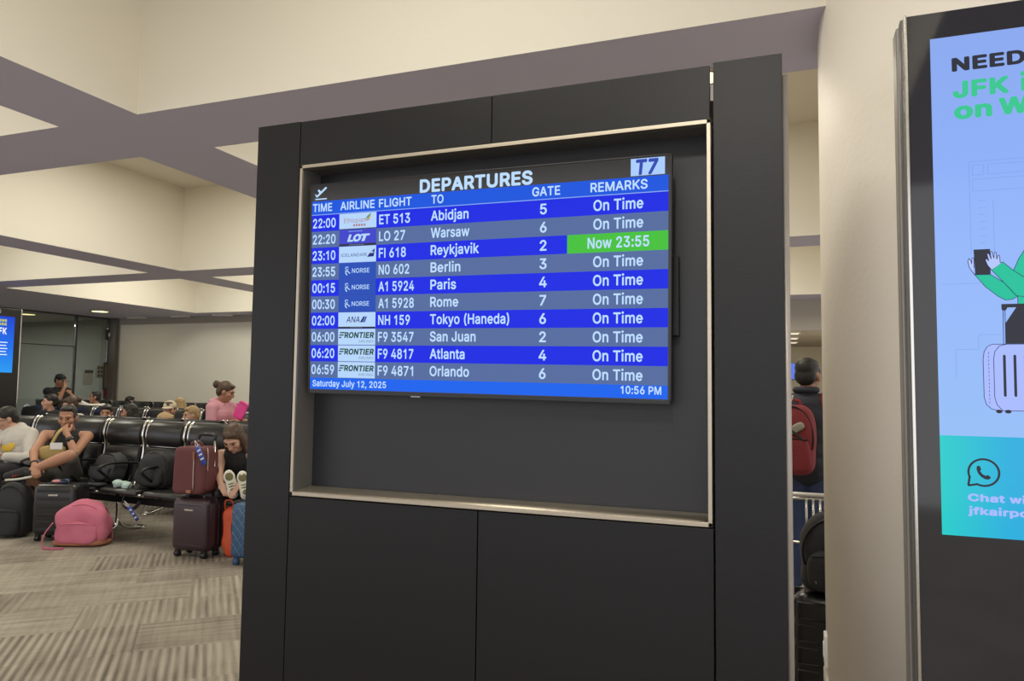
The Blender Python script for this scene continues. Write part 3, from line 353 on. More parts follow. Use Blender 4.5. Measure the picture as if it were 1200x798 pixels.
"J":[396,[185,-7,143,-3,106,11,75,33,52,63,38,100,33,145,33,155,33,164,33,173,55,173,76,173,98,173,98,164,98,155,98,145,101,117,109,93,122,74,139,61,160,53,185,50,209,53,230,61,248,74,261,93,269,117,272,145,272,267,272,388,272,509,293,509,315,509,336,509,336,388,336,267,336,145,331,100,317,63,294,33,263,11,227,-3],[29,31,30,29,32,31,29,33,32,29,34,33,28,34,29,28,35,34,27,35,28,27,36,35,8,10,9,8,11,10,8,12,11,8,13,12,7,13,8,7,14,13,6,14,7,6,15,14,5,15,6,5,16,15,26,36,27,26,37,36,5,17,16,25,37,26,4,17,5,25,38,37,4,18,17,24,38,25,4,19,18,23,38,24,3,19,4,23,39,38,3,20,19,22,39,23,21,39,22,3,21,20,3,39,21,2,39,3,2,40,39,1,40,2,1,41,40,0,41,1]],"K":[467,[104,145,104,169,104,193,104,216,116,232,128,247,139,261,151,275,162,289,174,303,187,317,199,331,212,344,262,399,313,454,364,509,392,509,420,509,448,509,376,431,304,353,231,276,230,276,229,276,228,276,187,233,146,189,60,0,60,170,60,339,60,509,82,509,103,509,125,509,125,451,125,392,125,334,124,298,124,261,124,225,124,214,124,204,125,193,125,129,125,64,125,0,103,0,82,0,372,0,311,86,249,173,188,259,201,276,215,293,228,309,302,206,375,103,449,0,423,0,398,0],[14,16,15,14,17,16,14,18,17,14,19,18,13,19,14,13,20,19,12,20,13,12,21,20,11,21,12,10,21,11,9,21,10,8,21,9,7,24,8,24,21,8,7,25,24,23,21,24,22,21,23,6,25,7,5,25,6,4,25,5,4,26,25,3,26,4,2,26,3,1,26,2,1,0,26,29,31,30,29,32,31,29,33,32,29,34,33,29,35,34,29,36,35,28,36,29,28,37,36,28,38,37,28,39,38,28,40,39,28,41,40,28,42,41,28,43,42,27,43,28,27,44,43,27,45,44,47,45,27,46,45,47,53,55,54,52,55,53,51,55,52,50,55,51,50,56,55,49,56,50,49,57,56,48,57,49,59,57,48,58,57,59]],
"L":[393,[60,0,60,170,60,339,60,509,82,509,103,509,125,509,125,358,125,208,125,57,203,57,282,57,361,57,361,38,361,19,361,0,261,0,160,0],[2,4,3,2,5,4,2,6,5,2,7,6,2,8,7,1,8,2,1,9,8,0,9,1,0,10,9,0,11,10,0,12,11,0,13,12,0,14,13,0,15,14,17,15,0,16,15,17]],"M":[628,[60,0,60,170,60,339,60,509,91,509,121,509,152,509,206,369,260,230,314,90,368,230,422,369,476,509,507,509,537,509,568,509,568,339,568,170,568,0,548,0,527,0,507,0,507,135,507,270,507,405,453,270,399,135,345,0,324,0,304,0,283,0,229,135,175,270,121,405,121,270,121,135,121,0,101,0,80,0],[2,4,3,2,5,4,2,6,5,2,33,6,33,7,6,11,13,12,11,14,13,11,15,14,11,24,15,24,16,15,2,34,33,32,7,33,11,25,24,23,16,24,32,8,7,10,25,11,1,34,2,23,17,16,1,35,34,31,8,32,10,26,25,22,17,23,9,26,10,31,9,8,22,18,17,0,35,1,0,36,35,9,27,26,30,9,31,21,18,22,30,27,9,38,36,0,37,36,38,29,27,30,28,27,29,20,18,21,19,18,20]],"N":[523,[60,0,60,170,60,339,60,509,85,509,111,509,136,509,205,400,274,291,343,183,349,174,356,163,363,151,371,137,379,123,388,107,396,90,405,73,414,55,411,55,408,54,405,54,403,72,402,90,401,108,400,125,399,142,399,157,399,171,399,184,399,195,399,300,399,404,399,509,420,509,442,509,463,509,463,339,463,170,463,0,438,0,412,0,387,0,325,97,264,193,202,290,194,303,186,317,177,331,168,346,159,363,148,381,136,402,123,425,108,452,111,453,115,453,119,454,120,429,121,406,122,384,123,363,124,345,124,328,125,313,125,301,125,291,125,194,125,97,125,0,103,0,82,0],[2,4,3,2,5,4,2,54,5,54,6,5,54,55,6,55,57,6,57,7,6,32,34,33,32,35,34,32,36,35,32,37,36,55,56,57,58,7,57,2,58,54,58,53,54,2,59,58,53,7,58,52,7,53,2,60,59,31,37,32,51,7,52,51,8,7,2,61,60,50,8,51,2,62,61,49,8,50,48,8,49,2,63,62,1,63,2,31,38,37,47,8,48,1,64,63,46,8,47,1,65,64,45,8,46,1,66,65,30,38,31,45,9,8,1,67,66,44,9,45,29,38,30,1,68,67,43,9,44,28,38,29,43,10,9,43,11,10,27,38,28,27,39,38,0,68,1,43,12,11,26,39,27,43,13,12,25,39,26,43,14,13,24,39,25,43,15,14,23,39,24,43,16,15,0,69,68,42,16,43,22,17,23,17,39,23,42,22,16,22,17,16,18,39,17,42,21,22,19,39,18,20,39,19,21,39,20,42,39,21,71,69,0,70,69,71,41,39,42,40,39,41]],
"O":[533,[267,-7,225,-3,186,7,150,25,119,49,92,79,70,115,53,157,43,203,40,254,43,305,53,352,70,393,92,429,119,459,150,484,186,502,225,512,267,516,309,512,348,502,384,484,415,459,442,429,464,393,480,352,490,305,493,254,490,203,480,157,464,115,442,79,415,49,384,25,348,7,309,-3,267,53,296,56,324,63,349,76,372,94,392,116,408,144,420,176,428,213,430,254,428,296,420,333,408,365,392,392,372,415,349,433,324,446,296,453,267,456,237,453,210,446,184,433,161,415,141,392,125,364,113,332,106,295,103,254,106,213,113,176,125,144,141,117,161,94,184,76,210,63,237,56],[17,19,18,17,20,19,16,20,17,15,20,16,15,21,20,14,21,15,14,22,21,14,54,22,54,53,22,53,23,22,13,55,14,55,54,14,13,56,55,52,23,53,13,57,56,51,23,52,13,58,57,50,23,51,50,24,23,12,58,13,49,24,50,12,59,58,11,59,12,49,25,24,48,25,49,11,60,59,47,25,48,11,61,60,47,26,25,10,61,11,46,26,47,10,62,61,46,27,26,9,62,10,45,27,46,9,63,62,8,63,9,8,64,63,44,27,45,44,28,27,8,65,64,43,28,44,7,65,8,43,29,28,7,66,65,42,29,43,42,30,29,6,66,7,6,67,66,41,30,42,6,68,67,40,30,41,5,68,6,40,31,30,5,69,68,39,31,40,4,69,5,39,32,31,4,70,69,38,32,39,4,71,70,37,32,38,4,36,71,36,32,37,4,32,36,3,32,4,3,33,32,2,33,3,2,34,33,2,35,34,1,35,2,1,0,35]],"P":[445,[60,0,60,170,60,339,60,509,118,509,177,509,235,509,272,507,304,499,332,487,356,471,375,452,390,430,400,404,407,377,409,348,407,318,400,291,390,265,375,243,356,223,332,207,304,195,272,188,235,186,193,186,151,186,109,186,109,205,109,224,109,242,150,242,191,242,233,242,258,244,279,248,297,256,312,266,324,279,333,294,339,311,343,329,344,348,343,367,339,385,333,402,324,416,312,429,297,439,279,446,257,451,232,452,196,452,160,452,125,452,125,301,125,151,125,0,103,0,82,0],
[2,4,3,2,54,4,54,5,4,54,6,5,54,7,6,54,8,7,54,9,8,54,10,9,54,11,10,54,53,11,53,52,11,52,51,11,51,50,11,50,12,11,2,55,54,49,12,50,48,12,49,47,12,48,47,13,12,46,13,47,45,13,46,45,14,13,44,14,45,43,14,44,43,15,14,42,15,43,41,15,42,41,16,15,1,55,2,40,16,41,40,17,16,39,17,40,1,30,55,30,56,55,38,17,39,38,18,17,37,18,38,36,18,37,36,19,18,35,19,36,34,19,35,33,19,34,33,20,19,1,29,30,56,31,30,56,32,31,56,26,32,26,33,32,26,20,33,1,28,29,26,21,20,26,22,21,1,27,28,26,23,22,26,24,23,1,26,27,1,56,26,56,25,26,0,56,1,0,57,56,59,57,0,58,57,59]],"R":[449,[60,0,60,170,60,339,60,509,119,509,177,509,236,509,273,507,305,500,333,489,357,474,376,455,390,433,401,408,407,381,409,352,407,323,401,296,390,271,376,250,357,232,333,217,305,206,273,200,236,198,189,198,143,198,96,198,96,217,96,236,96,255,142,255,188,255,234,255,258,256,280,260,298,267,313,276,325,287,334,300,340,316,344,333,345,352,344,371,340,389,334,405,325,419,313,430,298,440,279,447,258,451,233,452,197,452,161,452,125,452,125,301,125,151,125,0,103,0,82,0,353,0,312,76,271,153,230,229,254,229,279,229,303,229,344,153,386,76,428,0,403,0,378,0],[2,4,3,2,54,4,54,5,4,54,6,5,54,7,6,54,8,7,54,9,8,54,10,9,54,11,10,54,53,11,53,52,11,52,51,11,51,50,11,50,12,11,2,55,54,49,12,50,48,12,49,47,12,48,47,13,12,46,13,47,45,13,46,45,14,13,44,14,45,43,14,44,43,15,14,42,15,43,41,15,42,41,16,15,1,30,2,30,55,2,40,16,41,40,17,16,39,17,40,30,56,55,38,17,39,38,18,17,37,18,38,36,18,37,36,19,18,35,19,36,34,19,35,33,19,34,1,29,30,56,31,30,56,26,31,26,32,31,26,33,32,26,19,33,26,20,19,1,28,29,26,21,20,1,27,28,26,22,21,26,23,22,26,24,23,1,26,27,1,56,26,56,25,26,0,56,1,0,57,56,59,57,0,58,57,59,62,64,63,62,65,64,62,66,65,62,67,66,62,68,67,61,68,62,61,69,68,60,69,61,71,69,60,70,69,71]],
"S":[447,[224,-9,189,-7,157,-1,128,9,102,23,81,40,64,60,51,83,42,109,38,137,60,137,82,137,104,137,107,118,114,102,123,88,135,76,150,66,166,59,184,53,204,50,224,49,246,50,267,54,286,60,303,69,317,79,329,92,338,106,344,122,346,139,344,154,340,168,332,179,322,189,310,197,296,205,280,211,263,217,245,222,224,228,204,234,184,239,145,253,112,269,86,289,67,313,56,341,52,372,55,400,62,425,75,448,92,468,113,484,138,498,165,508,195,514,227,516,259,514,289,508,316,498,340,484,360,468,377,449,390,427,398,403,401,378,380,378,358,378,337,378,332,401,320,421,302,437,280,449,254,456,225,459,204,458,185,454,167,448,152,440,139,430,129,418,121,405,117,391,115,376,117,359,122,345,131,334,142,324,155,315,169,308,184,302,198,297,212,293,230,289,247,284,264,279,279,275,295,270,312,264,328,256,344,248,359,238,372,226,384,213,395,198,402,180,407,161,408,139,406,112,398,87,386,64,370,43,349,25,323,11,294,0,261,-7],[56,58,57,55,58,56,55,59,58,54,59,55,54,60,59,53,60,54,53,61,60,53,62,61,52,62,53,52,75,62,75,63,62,51,76,52,76,75,52,74,63,75,51,77,76,73,63,74,51,78,77,73,64,63,72,64,73,50,78,51,50,79,78,50,80,79,71,64,72,50,81,80,71,65,64,49,81,50,70,65,71,49,82,81,49,83,82,70,66,65,69,66,70,48,83,49,48,84,83,68,66,69,67,66,68,48,85,84,47,85,48,47,86,85,47,87,86,46,87,47,46,88,87,46,89,88,46,90,89,45,90,46,45,91,90,45,92,91,45,93,92,45,94,93,44,94,45,44,95,94,44,96,95,44,97,96,44,98,97,44,99,98,43,99,44,43,100,99,43,101,100,42,101,43,42,102,101,41,102,42,41,103,102,40,103,41,39,103,40,39,104,103,38,104,39,37,104,38,37,105,104,36,105,37,35,105,36,35,106,105,34,106,35,33,106,34,33,107,106,32,107,33,31,107,32,31,108,107,30,108,31,29,108,30,29,109,108,8,10,9,8,11,10,8,12,11,8,13,12,28,109,29,8,14,13,28,110,109,7,14,8,27,110,28,7,15,14,26,110,27,7,16,15,26,111,110,6,16,7,25,111,26,6,17,16,24,111,25,6,18,17,24,112,111,5,18,6,23,112,24,5,19,18,22,112,23,5,20,19,21,112,22,5,21,20,5,112,21,5,113,112,4,113,5,4,114,113,3,114,4,3,115,114,2,115,3,2,116,115,1,116,2,1,0,116]],
"T":[449,[32,452,32,471,32,490,32,509,160,509,288,509,417,509,417,490,417,471,417,452,363,452,310,452,257,452,257,301,257,151,257,0,235,0,214,0,193,0,193,151,193,301,193,452,139,452,85,452],[2,4,3,2,5,4,2,6,5,2,7,6,1,7,2,1,8,7,1,9,8,0,9,1,23,9,0,22,9,23,21,9,22,20,12,21,12,9,21,20,13,12,11,9,12,10,9,11,19,13,20,19,14,13,18,14,19,18,15,14,17,15,18,16,15,17]],"U":[517,[259,-8,221,-5,186,2,154,15,126,33,103,55,85,80,71,108,63,139,60,173,60,285,60,397,60,509,81,509,103,509,124,509,124,399,124,288,124,178,126,155,132,133,141,113,153,95,169,80,187,68,208,59,232,54,259,52,286,54,310,59,331,68,349,80,365,95,377,113,386,133,391,155,393,178,393,288,393,399,393,509,414,509,436,509,457,509,457,397,457,285,457,173,454,139,446,108,433,80,414,55,391,33,363,15,332,2,297,-5],[11,13,12,11,14,13,11,15,14,11,16,15,38,40,39,38,41,40,38,42,41,38,43,42,37,43,38,11,17,16,10,17,11,37,44,43,10,18,17,36,44,37,9,18,10,36,45,44,9,19,18,35,45,36,8,19,9,35,46,45,34,46,35,8,20,19,7,20,8,34,47,46,7,21,20,33,47,34,7,22,21,32,47,33,32,48,47,6,22,7,31,48,32,6,23,22,6,24,23,30,48,31,5,24,6,30,49,48,5,25,24,29,49,30,5,26,25,28,49,29,4,26,5,28,50,49,4,27,26,27,50,28,4,50,27,3,50,4,3,51,50,2,51,3,2,52,51,1,52,2,1,53,52,0,53,1]],"W":[686,[155,0,109,170,63,339,16,509,38,509,60,509,82,509,109,404,136,300,163,196,168,179,172,162,175,145,179,128,183,111,187,94,190,76,194,58,197,40,194,40,192,40,189,40,193,58,196,76,200,94,203,111,207,128,211,145,215,162,220,179,224,196,251,300,279,404,306,509,331,509,355,509,380,509,407,404,434,300,462,196,466,179,470,162,474,145,478,128,482,111,486,94,490,76,494,58,497,40,494,40,491,40,488,40,492,58,495,76,499,94,502,111,506,128,510,145,515,162,519,179,523,196,550,300,576,404,603,509,625,509,647,509,670,509,623,339,577,170,530,0,505,0,480,0,455,0,426,108,397,215,368,323,362,345,357,367,351,391,346,417,341,445,336,475,341,475,345,475,350,475,345,446,340,420,335,395,330,371,324,347,318,323,289,215,260,108,230,0,205,0,180,0],
[2,4,3,2,5,4,2,6,5,2,7,6,32,34,33,32,35,34,32,81,35,81,36,35,81,82,36,82,83,36,83,84,36,84,37,36,62,64,63,62,65,64,62,66,65,62,67,66,32,80,81,85,37,84,86,37,85,32,86,80,86,79,80,32,87,86,79,37,86,78,37,79,2,8,7,78,38,37,31,87,32,61,67,62,31,88,87,77,38,78,31,89,88,76,38,77,31,90,89,75,38,76,1,8,2,61,68,67,31,91,90,74,38,75,1,9,8,74,39,38,30,91,31,60,68,61,30,92,91,73,39,74,1,10,9,29,92,30,73,40,39,59,68,60,1,11,10,28,92,29,73,41,40,58,68,59,58,69,68,0,11,1,0,12,11,27,92,28,73,42,41,57,69,58,0,13,12,26,92,27,73,43,42,56,69,57,0,14,13,25,92,26,73,44,43,55,69,56,0,15,14,24,92,25,73,45,44,54,69,55,24,93,92,72,45,73,0,16,15,23,93,24,72,46,45,53,69,54,0,22,16,22,17,16,22,17,23,17,93,23,72,52,46,52,47,46,52,47,53,47,69,53,0,21,22,18,93,17,72,51,52,48,69,47,0,20,21,0,19,20,0,18,19,0,93,18,72,50,51,72,49,50,72,48,49,72,69,48,95,93,0,94,93,95,71,69,72,70,69,71]],"a":[389,[160,-9,137,-7,115,-3,94,5,76,15,61,29,48,45,38,63,32,84,30,108,32,128,36,146,43,161,53,174,64,184,78,193,93,200,108,206,125,211,143,215,160,218,178,220,199,223,218,225,234,227,247,229,257,231,265,235,271,240,275,246,276,255,276,256,276,257,275,272,272,285,267,297,260,307,251,315,240,322,227,327,212,330,196,331,179,330,163,327,149,322,137,316,127,309,118,301,111,292,105,283,100,274,80,280,61,285,41,291,51,312,64,331,79,346,96,358,114,368,133,375,153,380,173,383,194,384,208,384,223,382,239,379,255,375,271,369,286,360,300,350,312,336,322,320,330,301,335,278,337,251,337,168,337,84,337,0,317,0,297,0,277,0,277,17,277,35,277,52,275,52,274,52,272,52,267,43,260,34,252,25,242,16,229,8,215,1,199,-4,181,-8,170,45,192,47,211,51,228,59,242,69,254,80,263,93,270,107,274,122,276,138,276,155,276,173,276,190,272,187,267,184,259,182,251,180,241,178,231,176,221,174,210,172,200,171,191,170,182,169,175,168,161,166,147,163,134,159,122,154,112,147,103,139,97,130,93,118,92,105,93,93,96,82,102,72,110,64,119,57,130,52,142,48,156,46],
[61,63,62,61,64,63,60,64,61,60,65,64,59,65,60,59,66,65,58,66,59,58,67,66,58,68,67,57,68,58,57,69,68,56,69,57,56,70,69,55,70,56,55,41,70,41,40,70,40,71,70,55,42,41,54,42,55,54,43,42,39,71,40,54,44,43,38,71,39,54,45,44,37,71,38,37,72,71,54,46,45,36,72,37,53,46,54,53,47,46,35,72,36,53,48,47,35,73,72,34,73,35,53,49,48,52,49,53,51,49,52,33,73,34,51,50,49,33,74,73,32,74,33,31,74,32,30,74,31,29,74,30,29,75,74,28,75,29,27,75,28,26,75,27,25,75,26,24,75,25,23,75,24,22,75,23,21,107,22,107,75,22,20,107,21,19,107,20,18,107,19,17,107,18,16,107,17,15,107,16,14,107,15,14,108,107,106,75,107,14,109,108,14,110,109,13,110,14,13,111,110,13,112,111,13,113,112,13,114,113,13,115,114,12,115,13,105,75,106,12,116,115,12,117,116,12,118,117,12,119,118,12,120,119,105,76,75,12,121,120,12,122,121,11,122,12,11,123,122,104,76,105,11,124,123,11,125,124,10,125,11,10,126,125,103,76,104,10,127,126,9,127,10,102,76,103,9,128,127,8,128,9,101,76,102,8,129,128,100,76,101,8,130,129,7,130,8,100,77,76,7,131,130,99,83,100,83,77,100,7,132,131,98,83,99,7,133,132,6,133,7,97,86,98,86,83,98,6,134,133,6,135,134,97,87,86,85,83,86,84,83,85,82,77,83,96,87,97,6,136,135,95,87,96,6,95,136,5,95,6,5,87,95,5,88,87,81,77,82,5,89,88,4,89,5,4,90,89,80,77,81,4,91,90,3,91,4,3,92,91,2,92,3,2,93,92,79,77,80,78,77,79,1,93,2,1,94,93,0,94,1]],"b":[424,[229,-8,207,-7,188,-3,172,4,159,12,147,21,138,31,130,41,123,51,118,59,116,59,114,59,112,59,112,39,112,20,112,0,92,0,72,0,53,0,53,170,53,339,53,509,73,509,93,509,114,509,114,446,114,382,114,319,115,319,117,319,118,319,123,327,130,336,137,346,146,356,158,365,171,373,187,379,207,383,229,384,260,381,288,374,313,361,335,343,354,320,370,293,381,262,388,227,390,189,388,151,381,116,370,84,354,57,335,34,313,16,288,3,260,-5,220,47,242,49,262,55,279,66,294,80,306,97,316,117,323,139,327,163,328,189,327,215,323,239,316,261,307,281,295,297,280,311,263,322,243,328,220,330,198,328,178,322,161,312,146,299,134,282,125,263,118,241,114,216,113,189,114,162,118,137,125,115,135,95,147,79,162,65,179,55,198,49],
[20,22,21,20,23,22,20,24,23,20,25,24,20,26,25,38,40,39,37,40,38,20,27,26,37,41,40,36,41,37,36,42,41,35,42,36,34,42,35,34,43,42,33,43,34,32,43,33,32,75,43,75,44,43,19,27,20,31,75,32,31,76,75,74,44,75,31,77,76,73,44,74,30,77,31,30,78,77,72,44,73,72,45,44,19,28,27,19,29,28,19,30,29,19,80,30,80,79,30,79,78,30,71,45,72,70,45,71,70,46,45,19,81,80,69,46,70,19,82,81,69,47,46,68,47,69,19,83,82,67,47,68,67,48,47,19,84,83,66,48,67,19,85,84,65,48,66,65,49,48,18,85,19,64,49,65,18,86,85,64,50,49,63,50,64,18,87,86,62,50,63,62,51,50,18,88,87,61,51,62,18,12,88,12,89,88,61,52,51,60,52,61,12,90,89,59,52,60,12,11,90,11,10,90,10,9,90,9,91,90,18,13,12,8,91,9,59,53,52,58,53,59,8,92,91,7,92,8,57,53,58,7,57,92,7,53,57,6,53,7,18,14,13,6,54,53,5,54,6,4,54,5,18,15,14,4,55,54,3,55,4,2,55,3,2,56,55,17,15,18,16,15,17,1,56,2,1,0,56]],"d":[424,[195,-8,165,-5,137,3,111,16,89,34,70,57,55,84,43,116,36,151,34,189,36,227,43,262,55,293,71,320,90,343,112,361,137,374,165,381,196,384,218,383,237,379,253,373,267,365,278,356,287,346,295,336,301,327,306,319,308,319,309,319,311,319,311,382,311,446,311,509,331,509,351,509,372,509,372,339,372,170,372,0,352,0,332,0,313,0,313,20,313,39,313,59,311,59,309,59,307,59,301,51,295,41,287,31,277,21,266,12,252,4,236,-3,217,-7,205,47,226,49,246,55,263,65,278,79,290,95,299,115,306,137,311,162,312,189,311,216,307,241,300,263,290,282,278,299,263,312,246,322,227,328,205,330,182,328,162,322,145,311,130,297,118,281,108,261,101,239,97,215,96,189,97,163,102,139,109,117,118,97,130,80,145,66,162,55,182,49],
[32,34,33,32,35,34,32,36,35,32,37,36,31,37,32,17,19,18,17,20,19,30,37,31,16,20,17,16,21,20,15,21,16,15,22,21,15,23,22,14,23,15,14,24,23,14,25,24,13,75,14,75,25,14,30,38,37,75,26,25,13,76,75,74,26,75,73,26,74,13,77,76,73,27,26,72,27,73,13,78,77,12,78,13,72,28,27,72,29,28,72,30,29,72,71,30,71,70,30,70,38,30,12,79,78,12,80,79,11,80,12,69,38,70,11,81,80,68,38,69,10,81,11,10,82,81,67,38,68,10,83,82,9,83,10,66,38,67,9,84,83,8,84,9,8,85,84,65,38,66,65,39,38,8,86,85,64,39,65,7,86,8,7,87,86,63,39,64,7,88,87,6,88,7,62,39,63,6,89,88,61,45,62,45,39,62,5,89,6,5,90,89,60,45,61,5,91,90,59,48,60,48,45,60,59,49,48,47,45,48,46,45,47,44,39,45,4,91,5,4,92,91,58,49,59,58,50,49,4,57,92,57,50,58,4,50,57,4,51,50,43,39,44,3,51,4,3,52,51,3,53,52,42,39,43,2,53,3,2,54,53,2,55,54,1,55,2,41,39,42,40,39,41,1,56,55,0,56,1]],"e":[404,[372,165,372,173,372,180,372,188,371,202,370,215,368,229,365,242,361,255,357,268,352,280,346,291,340,303,332,313,324,324,316,334,307,342,297,350,288,358,277,363,266,369,255,374,244,377,232,380,221,383,209,383,197,383,185,383,174,380,162,377,151,374,140,369,129,363,119,358,109,350,99,342,90,334,82,324,74,313,66,303,60,291,54,280,49,268,45,255,41,242,38,229,36,215,35,202,34,188,35,174,36,161,38,147,41,134,45,121,49,108,54,96,60,85,66,73,74,63,82,52,90,42,99,34,109,26,118,18,129,13,140,7,151,2,162,-1,174,-4,185,-7,197,-7,209,-7,221,-7,232,-4,244,-1,255,2,266,7,277,13,288,18,297,26,307,34,316,42,324,52,332,63,340,73,339,72,339,71,338,70,322,81,305,91,289,102,288,100,287,98,286,96,280,89,274,81,268,74,261,68,254,63,247,57,239,54,231,51,224,48,215,47,207,46,199,45,191,47,183,48,175,50,167,54,160,58,152,62,146,68,139,74,132,80,127,88,121,96,116,104,112,113,108,123,104,132,101,142,99,153,97,163,97,164,97,164,97,165,189,165,280,165,98,215,100,224,101,233,103,242,106,250,110,259,113,268,118,276,123,283,128,291,134,297,140,303,146,309,153,314,159,318,166,322,173,325,181,327,188,330,195,330,203,330,211,331,218,329,225,327,233,325,240,322,247,318,254,314,260,309,266,303,272,298,278,290,283,283,288,276,292,268,296,259,300,251,303,241,305,232,308,223,308,220,308,218,308,215,238,215,168,215],
[28,26,27,28,25,26,28,24,25,28,23,24,29,23,28,29,22,23,30,22,29,30,21,22,31,21,30,31,20,21,32,20,31,32,19,20,33,19,32,33,18,19,34,18,33,34,17,18,34,16,17,35,16,34,36,16,35,36,15,16,37,147,36,147,150,36,150,15,36,150,14,15,147,149,150,151,14,150,147,148,149,37,146,147,152,14,151,37,145,146,153,14,152,154,14,153,37,144,145,38,144,37,154,13,14,38,143,144,155,13,154,38,142,143,156,13,155,157,13,156,38,141,142,39,141,38,157,12,13,39,140,141,158,12,157,159,12,158,40,140,39,159,11,12,40,139,140,160,11,159,40,138,139,41,138,40,160,10,11,41,137,138,161,10,160,41,136,137,162,10,161,42,136,41,162,9,10,163,9,162,42,135,136,43,135,42,43,134,135,163,8,9,164,8,163,165,8,164,43,133,134,44,133,43,165,7,8,166,7,165,44,132,133,45,132,44,45,131,132,166,6,7,167,6,166,45,130,131,168,6,167,46,130,45,168,5,6,46,129,130,169,5,168,170,5,169,171,5,170,47,129,46,171,4,5,47,173,129,47,172,173,47,171,172,47,4,171,48,4,47,48,3,4,49,3,48,49,2,3,49,1,2,50,126,49,126,1,49,126,0,1,50,125,126,127,0,126,128,0,127,50,124,125,50,123,124,50,122,123,51,122,50,51,121,122,52,121,51,52,120,121,53,120,52,53,119,120,53,118,119,54,118,53,54,117,118,55,117,54,55,116,117,91,89,90,92,89,91,93,89,92,56,116,55,56,115,116,94,89,93,94,88,89,95,88,94,56,114,115,57,114,56,96,88,95,96,87,88,57,113,114,57,112,113,97,87,96,58,112,57,83,85,84,83,86,85,83,87,86,97,83,87,98,83,97,58,111,112,59,111,58,99,83,98,99,82,83,59,110,111,59,109,110,100,82,99,59,108,109,101,82,100,60,108,59,101,81,82,102,81,101,60,107,108,60,106,107,103,81,102,104,81,103,60,105,106,105,81,104,60,81,105,61,81,60,61,80,81,62,80,61,62,79,80,63,79,62,63,78,79,64,78,63,64,77,78,65,77,64,65,76,77,66,76,65,66,75,76,67,75,66,67,74,75,68,74,67,68,73,74,69,73,68,69,72,73,70,72,69,71,72,70]],
"f":[254,[228,379,228,362,228,344,228,327,154,327,80,327,6,327,6,344,6,362,6,379,80,379,154,379,81,0,81,144,81,288,81,432,83,452,88,470,96,486,107,499,120,510,135,519,152,525,169,529,187,530,200,530,212,529,222,527,231,525,238,523,243,521,238,503,233,486,227,468,224,470,220,471,215,472,209,473,203,474,195,474,178,472,164,468,154,460,147,449,143,436,142,419,142,279,142,140,142,0,121,0,101,0],[8,10,9,8,11,10,8,0,11,8,1,0,7,1,8,7,2,1,6,2,7,6,3,2,5,3,6,4,3,5,23,25,24,23,26,25,22,26,23,22,27,26,22,28,27,22,29,28,21,29,22,21,30,29,21,31,30,20,31,21,19,31,20,19,32,31,18,32,19,17,32,18,17,39,32,39,38,32,38,37,32,37,36,32,36,35,32,35,34,32,34,33,32,17,40,39,17,41,40,16,41,17,16,42,41,16,43,42,15,43,16,15,44,43,15,45,44,14,45,15,14,46,45,13,46,14,13,47,46,12,47,13,12,48,47,50,48,12,49,48,50]],"h":[410,[114,227,114,151,114,76,114,0,93,0,73,0,53,0,53,170,53,339,53,509,73,509,93,509,114,509,114,435,114,361,114,287,110,287,106,287,102,287,116,319,132,344,152,362,175,374,200,382,227,384,252,382,275,377,295,369,313,356,329,340,341,321,350,298,355,271,357,240,357,160,357,80,357,0,337,0,316,0,296,0,296,78,296,157,296,235,293,263,286,286,273,304,256,318,235,326,210,329,192,328,176,324,161,317,147,308,136,297,126,283,119,266,115,248],[8,10,9,8,11,10,8,12,11,8,13,12,8,14,13,23,25,24,23,26,25,22,26,23,22,27,26,21,27,22,21,28,27,20,28,21,8,15,14,20,29,28,19,49,20,49,29,20,49,48,29,48,30,29,7,18,8,18,15,8,47,30,48,19,50,49,46,30,47,19,51,50,46,31,30,18,51,19,45,31,46,18,52,51,18,53,52,44,31,45,44,32,31,18,17,53,17,16,53,16,54,53,7,16,18,16,15,18,7,54,16,43,32,44,7,55,54,43,33,32,7,56,55,42,33,43,7,0,56,42,34,33,41,34,42,7,1,0,6,1,7,41,35,34,40,35,41,6,2,1,40,36,35,39,36,40,6,3,2,5,3,6,4,3,5,38,36,39,37,36,38]],
